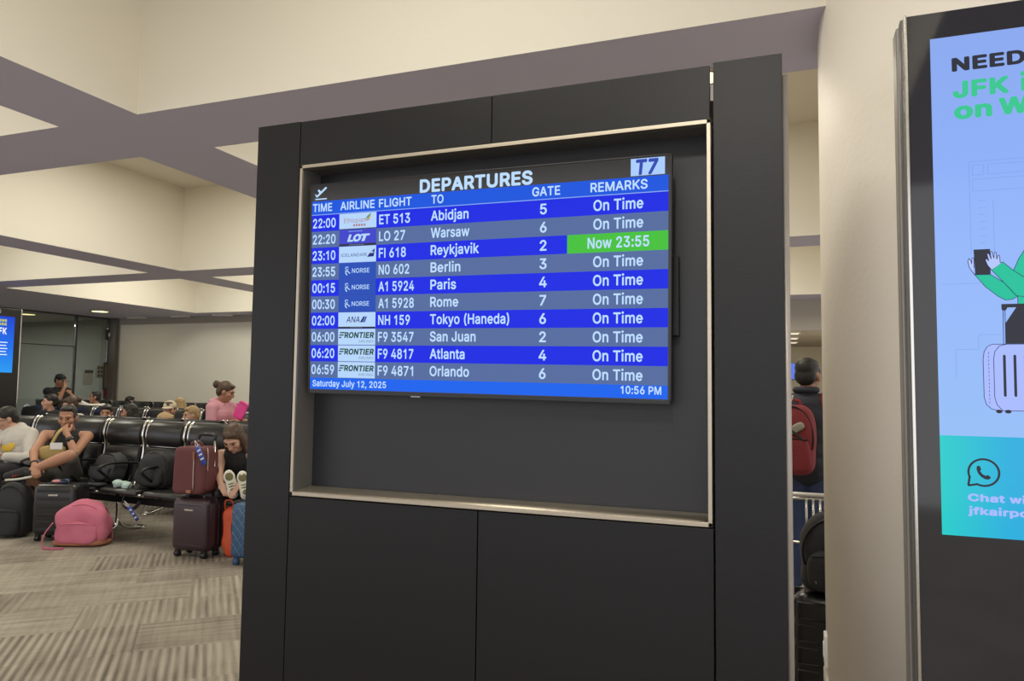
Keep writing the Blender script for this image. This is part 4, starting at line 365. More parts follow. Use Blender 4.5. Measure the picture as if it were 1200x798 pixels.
"i":[167,[53,0,53,126,53,253,53,379,73,379,93,379,114,379,114,253,114,126,114,0,93,0,73,0,84,443,73,444,63,448,54,455,47,463,42,472,41,483,42,494,47,503,54,512,63,519,73,523,84,524,95,523,105,519,114,512,121,503,125,494,126,483,125,472,121,463,114,455,105,448,95,444],[2,4,3,2,5,4,2,6,5,2,7,6,1,7,2,1,8,7,1,9,8,0,9,1,11,9,0,10,9,11,23,25,24,22,25,23,22,26,25,21,26,22,21,27,26,20,27,21,20,28,27,20,29,28,19,29,20,19,30,29,18,30,19,17,30,18,17,31,30,16,31,17,16,32,31,15,32,16,15,33,32,14,33,15,14,34,33,13,34,14,13,35,34,12,35,13]],"j":[167,[53,379,73,379,93,379,114,379,114,243,114,106,114,-30,113,-52,109,-72,102,-90,92,-106,80,-119,65,-129,47,-137,27,-141,4,-143,-1,-143,-5,-143,-10,-143,-10,-124,-10,-105,-10,-87,-6,-87,-2,-87,2,-87,18,-85,31,-80,40,-72,47,-61,52,-46,53,-29,53,107,53,243,83,443,72,444,62,448,53,455,46,463,42,472,41,483,42,494,46,503,53,512,62,519,72,523,83,524,94,523,105,519,114,512,121,503,125,494,126,483,125,472,121,463,114,455,105,448,94,444],[32,1,0,32,2,1,32,3,2,32,4,3,31,4,32,31,5,4,30,5,31,30,6,5,29,6,30,29,7,6,28,7,29,28,8,7,27,8,28,26,8,27,26,9,8,25,9,26,24,9,25,20,22,21,20,23,22,20,24,23,20,9,24,20,10,9,19,10,20,19,11,10,19,12,11,18,12,19,18,13,12,18,14,13,18,15,14,17,15,18,16,15,17,44,46,45,43,46,44,43,47,46,42,47,43,42,48,47,41,48,42,41,49,48,41,50,49,40,50,41,40,51,50,39,51,40,38,51,39,38,52,51,37,52,38,37,53,52,36,53,37,36,54,53,35,54,36,35,55,54,34,55,35,34,56,55,33,56,34]],"k":[381,[110,137,110,162,110,187,110,212,113,212,117,212,121,212,175,268,230,323,284,379,310,379,335,379,360,379,301,319,243,259,184,199,182,199,179,199,177,199,155,178,132,158,53,0,53,170,53,339,53,509,73,509,93,509,114,509,114,339,114,170,114,0,93,0,73,0,294,0,245,62,197,124,148,186,162,200,177,214,191,229,252,152,312,76,372,0,346,0,320,0],
[8,10,9,8,11,10,8,12,11,8,13,12,7,13,8,7,14,13,6,14,7,6,15,14,2,4,3,2,5,4,2,6,5,2,18,6,18,15,6,2,19,18,17,15,18,16,15,17,1,19,2,1,20,19,0,20,1,23,25,24,23,26,25,23,27,26,23,28,27,22,28,23,22,29,28,22,30,29,21,30,22,32,30,21,31,30,32,38,40,39,37,40,38,36,40,37,35,40,36,35,41,40,34,41,35,34,42,41,33,42,34,44,42,33,43,42,44]],"l":[175,[56,0,56,176,56,353,56,529,77,529,98,529,119,529,119,353,119,176,119,0,98,0,77,0],[2,4,3,2,5,4,2,6,5,2,7,6,2,8,7,1,8,2,1,9,8,0,9,1,11,9,0,10,9,11]],"m":[610,[53,0,53,126,53,253,53,379,72,379,92,379,112,379,112,351,112,323,112,295,111,295,109,295,108,295,114,314,122,331,132,346,144,358,158,368,172,376,187,382,203,385,219,386,245,383,268,375,287,361,303,342,314,320,321,295,318,295,315,295,312,295,318,312,326,328,337,343,350,356,365,366,381,375,398,381,417,385,437,386,458,384,478,380,497,372,514,361,529,346,541,328,550,307,555,283,557,255,557,170,557,85,557,0,536,0,516,0,496,0,496,85,496,169,496,254,493,279,486,298,473,313,456,323,438,328,419,330,403,329,388,326,374,320,363,312,353,302,345,290,340,277,336,263,335,247,335,165,335,82,335,0,315,0,295,0,274,0,274,87,274,173,274,260,272,280,265,297,253,311,238,322,220,328,199,330,185,329,171,326,158,320,145,312,135,302,126,289,119,274,115,257,114,238,114,159,114,79,114,0,93,0,73,0],[20,22,21,38,40,39,19,22,20,37,40,38,37,41,40,19,23,22,18,23,19,36,41,37,36,42,41,2,4,3,2,5,4,2,6,5,2,7,6,17,23,18,17,24,23,35,42,36,35,43,42,16,24,17,34,43,35,16,25,24,34,44,43,15,25,16,33,44,34,2,8,7,33,45,44,14,25,15,32,63,33,63,45,33,14,87,25,87,26,25,13,88,14,88,87,14,86,26,87,32,64,63,62,45,63,13,89,88,32,65,64,31,65,32,61,45,62,61,46,45,85,26,86,13,90,89,31,66,65,2,12,8,12,9,8,60,46,61,84,26,85,84,27,26,13,91,90,31,67,66,12,91,13,59,46,60,30,67,31,30,68,67,12,92,91,83,27,84,59,47,46,30,29,68,29,28,68,28,69,68,12,11,92,11,9,92,9,93,92,58,47,59,82,28,83,28,27,83,2,11,12,11,9,12,2,10,11,2,9,10,2,93,9,82,69,28,82,70,69,2,94,93,58,48,47,81,70,82,57,48,58,81,71,70,2,95,94,81,72,71,80,72,81,2,96,95,57,49,48,56,49,57,1,96,2,80,73,72,1,97,96,79,73,80,56,50,49,55,50,56,79,74,73,1,98,97,0,98,1,78,74,79,55,51,50,54,51,55,78,75,74,0,99,98,101,99,0,100,99,101,77,75,78,76,75,77,53,51,54,52,51,53]],
"n":[410,[114,227,114,151,114,76,114,0,93,0,73,0,53,0,53,126,53,253,53,379,72,379,92,379,112,379,112,349,112,318,112,287,109,287,106,287,102,287,116,319,132,344,152,362,175,374,200,382,227,384,252,382,275,377,295,369,313,356,328,340,341,321,350,298,355,271,357,240,357,160,357,80,357,0,337,0,316,0,296,0,296,78,296,157,296,235,293,263,286,286,273,304,256,318,235,326,210,329,192,328,176,324,161,317,147,308,136,297,126,283,119,266,115,248],[23,25,24,23,26,25,22,26,23,8,10,9,8,11,10,8,12,11,8,13,12,22,27,26,21,27,22,21,28,27,20,28,21,20,29,28,8,14,13,19,49,20,49,29,20,49,48,29,48,30,29,47,30,48,19,50,49,46,30,47,19,51,50,46,31,30,18,51,19,45,31,46,8,18,14,18,15,14,18,52,51,18,53,52,44,31,45,44,32,31,18,16,53,16,15,53,15,54,53,8,17,18,16,15,18,8,16,17,8,15,16,8,54,15,43,32,44,8,55,54,43,33,32,8,56,55,42,33,43,7,56,8,7,0,56,42,34,33,41,34,42,7,1,0,41,35,34,40,35,41,7,2,1,6,2,7,40,36,35,39,36,40,6,3,2,5,3,6,4,3,5,38,36,39,37,36,38]],"o":[415,[207,-8,174,-5,144,3,117,16,93,35,73,58,56,85,44,116,36,150,34,187,36,225,44,260,56,291,73,318,93,341,117,360,144,373,174,381,207,384,241,381,271,373,299,360,323,341,343,318,359,291,371,260,379,225,381,187,379,150,371,116,359,85,343,58,323,35,299,16,271,3,241,-5,207,46,231,48,252,55,270,66,285,80,298,97,307,117,314,139,318,163,319,187,318,212,314,236,307,258,298,278,285,296,270,310,252,321,231,328,207,330,183,328,163,321,145,310,130,296,118,278,108,258,101,236,97,212,96,187,97,163,101,139,108,117,118,97,130,80,145,66,163,55,183,48],[17,19,18,16,19,17,16,20,19,15,20,16,15,21,20,14,21,15,14,22,21,13,22,14,13,54,22,54,23,22,13,55,54,53,23,54,13,56,55,52,23,53,13,57,56,51,23,52,12,57,13,51,24,23,12,58,57,50,24,51,49,24,50,12,59,58,11,59,12,49,25,24,48,25,49,11,60,59,10,60,11,48,26,25,10,61,60,47,26,48,10,62,61,46,26,47,9,62,10,46,27,26,9,63,62,45,27,46,8,63,9,8,64,63,44,27,45,44,28,27,8,65,64,43,28,44,7,65,8,43,29,28,7,66,65,42,29,43,7,67,66,41,29,42,6,67,7,41,30,29,6,68,67,40,30,41,5,68,6,40,31,30,5,69,68,39,31,40,5,70,69,38,31,39,4,70,5,38,32,31,4,71,70,37,32,38,4,36,71,36,32,37,4,32,36,3,32,4,3,33,32,2,33,3,2,34,33,2,35,34,1,35,2,1,0,35]],
"p":[424,[53,-143,53,31,53,205,53,379,72,379,92,379,112,379,112,359,112,339,112,319,114,319,116,319,118,319,123,327,130,336,137,346,146,356,158,365,171,373,187,379,207,383,229,384,260,381,288,374,313,361,335,343,354,320,370,293,381,262,388,227,390,189,388,151,381,116,370,84,354,57,335,34,313,16,288,3,260,-5,229,-8,207,-7,189,-3,173,4,159,12,147,21,138,31,130,41,124,51,118,59,117,59,115,59,114,59,114,-8,114,-76,114,-143,93,-143,73,-143,220,47,242,49,262,55,279,66,294,80,306,97,316,117,323,139,327,163,328,189,327,215,323,239,316,261,307,281,295,297,280,311,263,322,243,328,220,330,198,328,178,322,161,312,146,299,134,282,125,263,118,241,114,216,113,189,114,162,118,137,125,115,135,95,147,79,162,65,179,55,198,49],[20,22,21,19,22,20,19,23,22,18,23,19,2,4,3,2,5,4,2,6,5,2,7,6,18,24,23,17,24,18,16,24,17,16,25,24,2,8,7,15,25,16,14,25,15,14,75,25,75,26,25,2,9,8,13,75,14,13,76,75,74,26,75,13,77,76,73,26,74,12,77,13,12,78,77,72,26,73,72,27,26,2,10,9,2,11,10,2,12,11,2,79,12,79,78,12,71,27,72,2,80,79,70,27,71,70,28,27,2,81,80,69,28,70,2,82,81,69,29,28,68,29,69,2,83,82,67,29,68,67,30,29,2,84,83,66,30,67,1,84,2,1,85,84,65,30,66,65,31,30,64,31,65,1,86,85,64,32,31,63,32,64,1,87,86,62,32,63,62,33,32,1,88,87,61,33,62,1,89,88,61,34,33,60,34,61,1,51,89,51,90,89,59,34,60,51,50,90,50,48,90,48,91,90,1,52,51,49,48,50,47,91,48,59,35,34,58,35,59,47,92,91,46,92,47,57,35,58,46,57,92,46,35,57,45,35,46,45,36,35,0,52,1,44,36,45,43,36,44,43,37,36,42,37,43,41,37,42,41,38,37,40,38,41,40,39,38,0,53,52,0,54,53,56,54,0,55,54,56]],
"r":[259,[53,0,53,126,53,253,53,379,72,379,92,379,112,379,112,360,112,340,112,321,113,321,114,321,115,321,124,339,136,354,152,367,171,377,191,383,213,385,218,385,223,385,229,384,235,384,239,384,243,384,243,363,243,343,243,322,241,323,236,323,230,324,223,325,215,326,207,326,190,325,174,321,159,315,146,306,135,296,126,284,119,270,115,254,114,237,114,158,114,79,114,0,93,0,73,0],[17,19,18,17,20,19,17,21,20,17,22,21,17,23,22,17,24,23,17,25,24,16,25,17,2,4,3,2,5,4,2,6,5,2,7,6,15,25,16,14,25,15,14,26,25,2,8,7,13,26,14,13,28,26,28,27,26,2,9,8,12,33,13,33,32,13,32,31,13,31,28,13,12,34,33,30,28,31,12,35,34,29,28,30,2,10,9,2,11,10,2,12,11,2,36,12,36,35,12,2,37,36,2,38,37,2,39,38,2,40,39,2,41,40,2,42,41,1,42,2,1,43,42,1,44,43,0,44,1,0,45,44,47,45,0,46,45,47]],"s":[365,[182,-8,157,-7,134,-3,112,3,93,12,76,24,62,38,50,54,42,73,36,94,55,98,74,102,94,107,101,88,111,72,124,60,140,52,159,47,181,45,206,47,227,53,244,62,257,74,265,88,268,103,266,115,262,126,254,136,243,144,229,150,212,155,191,160,170,165,149,170,118,180,92,192,72,208,58,227,50,249,47,274,49,295,55,314,65,332,79,347,95,360,115,370,137,378,161,383,187,384,212,383,234,379,254,372,271,363,286,352,299,339,309,324,318,308,324,290,305,286,287,281,268,277,262,291,254,304,243,316,228,325,210,331,187,333,166,331,147,326,131,317,119,305,111,292,109,277,111,264,116,253,124,243,136,235,152,229,172,223,191,218,210,214,229,209,261,199,287,187,306,171,320,153,328,131,331,107,329,85,323,65,312,47,298,31,281,17,260,6,236,-2,210,-6],[47,49,48,47,50,49,46,50,47,46,51,50,45,51,46,45,52,51,44,52,45,44,53,52,43,53,44,43,54,53,42,54,43,42,66,54,66,55,54,42,67,66,65,55,66,41,67,42,41,68,67,64,55,65,41,69,68,63,55,64,63,56,55,41,70,69,62,56,63,40,70,41,62,57,56,40,71,70,61,57,62,39,71,40,39,72,71,60,58,61,58,57,61,60,59,58,39,73,72,38,73,39,38,74,73,38,75,74,37,75,38,37,76,75,37,77,76,37,78,77,36,78,37,36,79,78,36,80,79,36,81,80,36,82,81,35,82,36,35,83,82,34,83,35,34,84,83,33,84,34,33,85,84,32,85,33,31,85,32,30,85,31,29,85,30,29,86,85,28,86,29,27,86,28,26,86,27,26,87,86,25,87,26,24,87,25,11,13,12,24,88,87,23,88,24,10,13,11,9,13,10,8,13,9,22,88,23,8,14,13,22,89,88,21,89,22,7,14,8,7,15,14,21,90,89,20,90,21,7,16,15,6,16,7,19,90,20,6,17,16,19,91,90,18,91,19,6,18,17,6,91,18,5,91,6,5,92,91,4,92,5,4,93,92,3,93,4,3,94,93,2,94,3,2,95,94,1,95,2,1,0,95]],
"t":[227,[204,379,204,362,204,344,204,327,138,327,72,327,6,327,6,344,6,362,6,379,72,379,138,379,65,471,85,471,106,471,126,471,126,347,126,222,126,98,127,83,130,70,136,61,144,55,156,51,170,50,174,50,179,50,185,51,191,52,197,53,202,54,206,36,209,19,213,2,207,0,200,-2,192,-3,184,-4,176,-4,168,-4,138,-1,113,7,92,21,77,40,68,64,65,93,65,219,65,345],[8,10,9,8,11,10,8,0,11,8,1,0,7,1,8,7,2,1,6,2,7,6,3,2,5,3,6,4,3,5,47,13,12,47,14,13,47,15,14,47,16,15,47,17,16,46,17,47,46,18,17,45,18,46,45,19,18,44,19,45,44,20,19,44,21,20,43,21,44,43,22,21,43,23,22,29,31,30,28,31,29,27,31,28,43,24,23,26,31,27,25,31,26,24,31,25,43,31,24,42,31,43,42,32,31,41,32,42,41,33,32,40,33,41,40,34,33,40,35,34,39,35,40,39,36,35,39,37,36,39,38,37]],"u":[410,[182,-5,158,-3,135,2,115,11,97,23,81,39,69,59,60,82,55,109,53,139,53,219,53,299,53,379,73,379,93,379,114,379,114,301,114,222,114,144,116,116,124,93,137,75,154,61,175,53,200,50,218,51,234,55,249,62,263,71,274,83,283,97,290,113,295,132,296,153,296,228,296,304,296,379,316,379,337,379,357,379,357,253,357,126,357,0,337,0,318,0,298,0,298,31,298,61,298,92,301,92,304,92,307,92,294,60,277,35,257,17,234,5,209,-3],[11,13,12,11,14,13,11,15,14,11,16,15,35,37,36,35,38,37,35,39,38,35,40,39,34,40,35,11,17,16,10,17,11,34,41,40,33,41,34,10,18,17,9,18,10,32,41,33,9,19,18,8,19,9,31,41,32,31,51,41,51,42,41,8,20,19,30,51,31,7,20,8,29,48,30,48,51,30,7,21,20,29,47,48,49,51,48,50,51,49,52,47,51,47,42,51,28,47,29,6,21,7,6,22,21,27,47,28,26,47,27,26,52,47,52,46,47,6,23,22,26,53,52,5,23,6,25,53,26,5,24,23,24,53,25,5,53,24,4,53,5,4,54,53,3,54,4,3,55,54,2,55,3,2,56,55,1,56,2,1,0,56]],
"v":[389,[163,0,114,126,66,253,17,379,40,379,62,379,84,379,111,305,138,230,165,155,173,132,181,110,187,87,193,64,199,42,206,21,198,21,191,21,184,21,191,42,197,64,203,87,209,110,216,132,224,155,251,230,278,305,305,379,327,379,349,379,371,379,323,253,275,126,226,0,205,0,184,0],[2,4,3,2,5,4,2,6,5,2,7,6,26,28,27,26,29,28,26,30,29,26,31,30,2,8,7,25,31,26,1,8,2,25,32,31,1,9,8,24,32,25,1,10,9,23,32,24,1,11,10,22,32,23,22,33,32,0,11,1,0,12,11,21,33,22,0,13,12,20,33,21,0,19,13,19,14,13,19,14,20,14,33,20,0,18,19,15,33,14,0,17,18,0,16,17,0,15,16,0,33,15,35,33,0,34,33,35]],"w":[567,[138,0,99,126,61,253,23,379,44,379,66,379,87,379,103,324,118,269,133,214,140,190,147,164,154,137,161,107,168,75,175,41,172,41,168,41,165,41,172,74,179,105,186,135,193,163,199,189,206,214,221,269,237,324,252,379,273,379,295,379,316,379,332,324,347,269,362,214,368,189,375,163,382,136,388,106,395,75,402,41,399,41,395,41,391,41,399,74,406,106,413,135,420,163,427,189,434,214,449,269,465,324,480,379,502,379,523,379,545,379,506,253,468,126,429,0,409,0,389,0,368,0,352,57,335,114,319,172,314,189,309,207,305,225,300,243,295,261,291,280,286,299,281,318,277,338,281,338,286,338,291,338,286,319,281,299,277,280,272,261,267,243,263,225,258,207,253,189,248,172,231,114,215,57,199,0,178,0,158,0],[2,4,3,2,5,4,2,6,5,2,7,6,26,28,27,26,29,28,26,30,29,26,72,30,72,73,30,73,74,30,74,75,30,75,31,30,50,52,51,50,53,52,50,54,53,50,55,54,26,71,72,76,31,75,2,8,7,76,32,31,25,71,26,49,55,50,77,70,76,70,32,76,25,77,71,77,70,71,25,78,77,69,32,70,25,79,78,68,32,69,2,9,8,24,79,25,68,33,32,48,55,49,24,80,79,67,33,68,1,9,2,48,56,55,24,81,80,66,33,67,24,82,81,65,33,66,1,10,9,23,82,24,65,34,33,47,56,48,64,34,65,23,83,82,1,11,10,64,35,34,63,35,64,46,56,47,22,83,23,22,84,83,22,85,84,62,35,63,1,12,11,62,36,35,45,56,46,21,85,22,1,13,12,62,37,36,20,85,21,44,56,45,44,57,56,0,13,1,20,86,85,61,37,62,0,14,13,61,38,37,43,57,44,19,86,20,0,18,14,18,15,14,61,39,38,42,41,43,41,39,43,39,57,43,18,86,19,60,41,61,41,39,61,18,17,86,17,16,86,16,15,86,15,87,86,0,15,18,0,87,15,60,40,41,60,39,40,60,57,39,89,87,0,88,87,89,59,57,60,58,57,59]],
"y":[389,[47,-139,52,-121,57,-103,61,-86,65,-86,68,-87,71,-87,83,-89,94,-90,104,-89,113,-86,122,-81,130,-74,138,-64,145,-52,151,-36,155,-24,159,-13,163,-1,114,126,66,252,17,379,40,379,62,379,84,379,111,305,138,230,165,155,173,132,181,109,187,87,193,64,199,42,206,21,198,21,191,21,184,21,190,42,196,64,202,87,209,110,216,132,224,155,251,230,278,305,305,379,327,379,349,379,371,379,316,234,260,88,204,-58,196,-77,187,-93,177,-107,165,-119,153,-128,139,-136,124,-141,108,-144,91,-145,81,-145,73,-144,65,-143,58,-142,52,-140],[20,22,21,20,23,22,20,24,23,20,25,24,44,46,45,44,47,46,44,48,47,44,49,48,20,26,25,43,49,44,19,26,20,43,50,49,19,27,26,42,50,43,19,28,27,41,50,42,40,50,41,19,29,28,18,29,19,39,50,40,18,30,29,39,33,50,33,51,50,18,31,30,38,33,39,18,37,31,37,32,31,37,32,38,32,33,38,18,36,37,18,35,36,18,34,35,18,33,34,18,51,33,17,51,18,16,51,17,15,51,16,14,51,15,13,51,14,13,52,51,12,52,13,11,52,12,11,53,52,10,53,11,2,4,3,9,53,10,2,5,4,2,6,5,2,7,6,8,53,9,2,8,7,2,53,8,2,54,53,1,54,2,1,55,54,1,56,55,0,56,1,0,57,56,0,58,57,65,58,0,64,58,65,64,59,58,63,59,64,62,59,63,61,59,62,61,60,59]]}''')
CAPH = .509
def text(g, s, x, z, cap, width=None, align='l', bold=.022, y=0., shear=0.):
    """lettering lying in the x,z plane facing -y; z is the baseline, cap the height of a capital; bold thickens the strokes"""
    V = []; F = []; px = 0.; n8 = 8 if bold > .006 else 1
    for c in s:
        adv, P, T = GLYPHS[c]
        for q in range(n8):
            dx, dy = (bold*math.cos(PI/8+q*PI/4)*1.08, bold*math.sin(PI/8+q*PI/4)*1.08) if n8 > 1 else (0, 0)
            n = len(V)
            V += [(P[i]/1000+px+dx, P[i+1]/1000+dy+(1.6*bold if c in 'ij' and P[i+1] > 430 else 0), q) for i in range(0, len(P), 2)]
            F += [(T[i]+n, T[i+1]+n, T[i+2]+n) for i in range(0, len(T), 3)]
        px += adv/1000+bold*.9
    k = cap/(CAPH+2*bold); lo = -bold
    V = [(a+shear*b, b, q) for a, b, q in V]
    x0 = min(v[0] for v in V); x1 = max(v[0] for v in V)
    kx = width/(x1-x0) if width else k
    wd = (x1-x0)*kx; ox = {'l': x, 'c': x-wd/2, 'r': x-wd}[align]
    t = bmesh.new(); vs = [t.verts.new((ox+(a-x0)*kx, y-q*2e-6, z+(b-lo)*k)) for a, b, q in V]
    for f in F:
        p, q, r = (V[i] for i in f)
        up_ = (q[0]-p[0])*(r[1]-p[1])-(r[0]-p[0])*(q[1]-p[1]) > 0
        try: t.faces.new([vs[i] for i in (f if up_ else f[::-1])])
        except ValueError: pass
    g.add(t)
    return wd
def quad(g, x0, x1, z0, z1, y): g.poly([(x0, y, z0), (x1, y, z0), (x1, y, z1), (x0, y, z1)])

# ================================================================== THE SETTING
XL, XR, YB, YF = -15.38, 6.0, 13.2, -1.4
g = G(); g.box(-19.5, XR, -6, 24, -.12, 0); struct(g.build('floor', CARPET))
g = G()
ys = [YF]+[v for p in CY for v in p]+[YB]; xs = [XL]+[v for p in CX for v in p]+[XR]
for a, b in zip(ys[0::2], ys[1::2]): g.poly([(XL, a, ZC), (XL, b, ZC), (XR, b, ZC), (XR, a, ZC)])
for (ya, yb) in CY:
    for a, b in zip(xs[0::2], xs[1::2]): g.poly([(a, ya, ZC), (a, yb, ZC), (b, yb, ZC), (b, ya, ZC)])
g.mi = 1
for xa, xb in CX:
    for ya, yb in CY:
        g.poly([(xa, ya, ZC), (xa, yb, ZC), (xa, yb, ZT), (xa, ya, ZT)]); g.poly([(xb, yb, ZC), (xb, ya, ZC), (xb, ya, ZT), (xb, yb, ZT)])
        g.poly([(xb, ya, ZC), (xa, ya, ZC), (xa, ya, ZT), (xb, ya, ZT)]); g.poly([(xa, yb, ZC), (xb, yb, ZC), (xb, yb, ZT), (xa, yb, ZT)])
        g.poly([(xa, ya, ZT), (xa, yb, ZT), (xb, yb, ZT), (xb, ya, ZT)])
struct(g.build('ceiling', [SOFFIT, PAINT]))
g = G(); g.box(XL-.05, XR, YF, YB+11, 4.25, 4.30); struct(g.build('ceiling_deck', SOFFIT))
# back wall with its darker head band, and the opening to a corridor at its right
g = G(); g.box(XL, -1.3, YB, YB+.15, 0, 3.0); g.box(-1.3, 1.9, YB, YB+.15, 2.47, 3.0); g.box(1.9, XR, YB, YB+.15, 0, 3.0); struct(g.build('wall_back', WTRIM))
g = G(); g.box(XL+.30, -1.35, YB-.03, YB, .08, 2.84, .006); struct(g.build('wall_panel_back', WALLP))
g = G(); g.box(XL+.02, -1.35, YB-.05, YB, 0, .10); struct(g.build('baseboard_back', TRIMD))
g = G(); g.box(-1.4, -1.3, YB, 23.9, 0, 2.8); g.box(1.9, 2.0, YB, 23.9, 0, 2.8); g.box(-1.4, 2, 23.9, 24, 0, 2.8); struct(g.build('wall_corridor', WALLP))
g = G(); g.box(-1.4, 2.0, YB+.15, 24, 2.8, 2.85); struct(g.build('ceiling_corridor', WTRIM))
# glazed partition along the left, with the room behind it
g = G()
for ya, yb in ((4.0, 8.2), (8.24, 12.2), (12.26, 13.08)): g.box(XL-.012, XL, ya, yb, .08, 2.98)
struct(g.build('window_1', GLASS))
g = G()
for y in (8.22, 12.23, 13.11): g.box(XL-.04, XL+.03, y-.018, y+.018, 0, 3.0)
g.box(XL-.03, XL+.02, 4.0, 12.2, 2.255, 2.275); g.box(XL-.04, XL+.03, 4, 13.1, 0, .09); g.box(XL-.04, XL+.03, 4, 13.1, 2.965, 3.0)
struct(g.build('window_frame', TRIMD))
g = G(); g.box(XL-.06, XL+.22, 13.10, YB, 0, 3.0); struct(g.build('trim_1', mat('corner_trim', (.22, .20, .18), .4, .4)))
g = G(); g.box(-19.5, -19.4, 4, 14, 0, 3); g.box(-19.5, XL-.06, 13.5, 13.6, 0, 3); g.box(-19.5, XL-.06, 3.9, 4, 0, 3); struct(g.build('wall_annex', GREYW))
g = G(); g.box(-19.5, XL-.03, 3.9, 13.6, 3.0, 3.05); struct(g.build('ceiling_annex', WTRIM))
# round-cornered column beside the cabinet
def column_ring(grow, z):
    P = []
    for cx, cy, R, a0, n in ((2.9, 3.27, .80, -PI/2, 16), (3.58, 3.45, .12, 0, 6), (.27, 3.45, .12, PI/2, 6), (.95, 3.27, .80, PI, 16)):
        R += grow
        for k in range(n+1):
            a = a0+PI/2*k/n; P.append((cx+R*math.cos(a), cy+R*math.sin(a), z))
    return P
g = G(); g.loft([column_ring(0, 0), column_ring(0, 2.0), column_ring(0, ZT)]); struct(g.build('column', POSTP))
g = G(); g.loft([column_ring(.012, 0), column_ring(.012, .28), column_ring(.008, .29)]); struct(g.build('baseboard_column', mat('column_base', (.52, .47, .41), .45)))

t = thing('switch_plate', 'small white plate low on the edge of the cream column', 'switch plate', (.15, 3.36, .385))
g = G(); g.box(-.012, .002, -.04, .04, -.065, .065, .004, 3); g.build('cover', WHITE, t)
g = G(); g.box(-.016, -.011, -.015, .015, -.03, .03, .002); g.build('rocker', WHITE, t)
# small fixtures
def ceiling_lamp(x, y, r, label):
    t = thing('ceiling_light', label, 'ceiling light', (x, y, ZC), 0)
    g = G(); g.frustum((0, 0, -.012), (0, 0, .0), r+.02, r+.025, 28); g.build('trim_ring', NICKEL, t)
    g = G(); g.frustum((0, 0, -.016), (0, 0, -.006), r*.9, r, 28); g.build('diffuser', glow('lamp_diffuser', '#fff0b0', 2.2), t)
ceiling_lamp(-14.0, 11.68, .17, 'round recessed ceiling lamp in front of the glass partition')
ceiling_lamp(-16.35, 11.75, .17, 'round recessed ceiling lamp behind the glass partition')
ceiling_lamp(-.35, 3.62, .07, 'added small round lamp, unseen, above the gap between cabinet and column')  # fitting added for the column edge light, hidden behind the cabinet
for x, lb in ((-14.36, 'flat white ceiling fixture nearest the glass partition'), (-13.03, 'flat white ceiling fixture in the middle of three along the beige wall'), (-11.81, 'flat white ceiling fixture beside the display cabinet, last of three')):
    t = thing('ceiling_fixture', lb, 'ceiling fixture', (x, 12.97, ZC), 0, 'flat ceiling fixtures by the back wall')
    g = G(); g.box(-.22, .22, -.09, .09, -.035, 0, .012); g.build('housing', WALLP, t)
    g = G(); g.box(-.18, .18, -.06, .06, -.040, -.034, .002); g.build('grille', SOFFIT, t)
for k in range(5):
    y = 14.6+k*1.7
    t = thing('strip_light', ['nearest strip light in the corridor beyond the gap', 'second strip light in the corridor beyond the gap', 'third strip light in the corridor beyond the gap', 'fourth strip light in the corridor beyond the gap', 'farthest strip light in the corridor beyond the gap'][k], 'ceiling light', (-.05, y, 2.80), 0, 'corridor strip lights')
    g = G(); g.box(-.7, .38, -.12, .12, -.03, 0, .006); g.build('housing', WALLP, t)
    g = G(); g.box(-.66, .34, -.09, .09, -.036, -.029); g.build('diffuser', glow('strip_glow', '#fff6e0', 1.5), t)
t = thing('wall_monitor', 'small lit blue monitor hanging in the far corridor', 'monitor', (.0, 19.0, 0))
g = G(); g.box(-.20, .24, 0, .06, 1.72, 2.14, .01); g.build('housing', BEZEL, t)
g = G(); quad(g, -.18, .22, 1.74, 2.12, -.003); g.build('screen', glow('far_screen', '#5a78e6', 1.), t)

# signs on the glass
def glass_item(name, label, cat, y, z, wd, ht, m, extra=None):
    t = thing(name, label, cat, (XL+.002, y, z))
    g = G(); g.box(0, .02, -wd/2, wd/2, -ht/2, ht/2, .004); g.build('panel' if extra != 'alarm' else 'housing', m, t)
    g = G()
    if extra == 'alarm':
        g.frustum((.018, 0, 0), (.05, .02, 0), .06, .03, 16); g.build('lens', WHITE, t)
    elif extra == 'grid':
        for a in (-1, 1):
            for b in (-1, 0, 1): g.box(.02, .024, a*wd*.24-wd*.17, a*wd*.24+wd*.17, b*ht*.31-ht*.11, b*ht*.31+ht*.11)
        g.build('tile', TRIMD, t)
    elif extra == 'notice':
        g.box(.02, .023, -wd*.5, wd*.5, ht*.28, ht*.47); g.build('heading', TRIMD, t)
    elif extra == 'frame':
        g.box(.02, .03, -wd*.36, wd*.36, -ht*.42, ht*.42, .004); g.build('insert', mat('sign_insert', (.16, .13, .08), .5), t)
    elif extra == 'red':
        g.box(.02, .05, -wd*.3, wd*.3, -ht*.1, ht*.3, .006); g.build('handle', mat('call_point_red', (.22, .02, .03), .5), t)
glass_item('strobe_alarm', 'small dark alarm unit with a pale lens high on the glass partition', 'alarm', 13.10, 2.60, .20, .26, TRIMD, 'alarm')
glass_item('paper_notice', 'grey paper notice with a dark heading on the glass', 'notice', 12.60, 1.56, .22, .36, mat('notice_grey', (.32, .32, .29), .7), 'notice')
glass_item('tile_sign', 'small sign of six dark squares on the glass', 'sign', 12.90, 1.70, .16, .30, mat('sign_grey', (.30, .30, .27), .6), 'grid')
glass_item('framed_plaque', 'tall dark framed plaque at the end of the glass', 'plaque', 13.12, 1.60, .26, .66, TRIMD, 'frame')
glass_item('call_point', 'dark red call box below the framed plaque', 'call box', 13.12, 1.17, .20, .22, mat('call_box', (.13, .03, .04), .5), 'red')

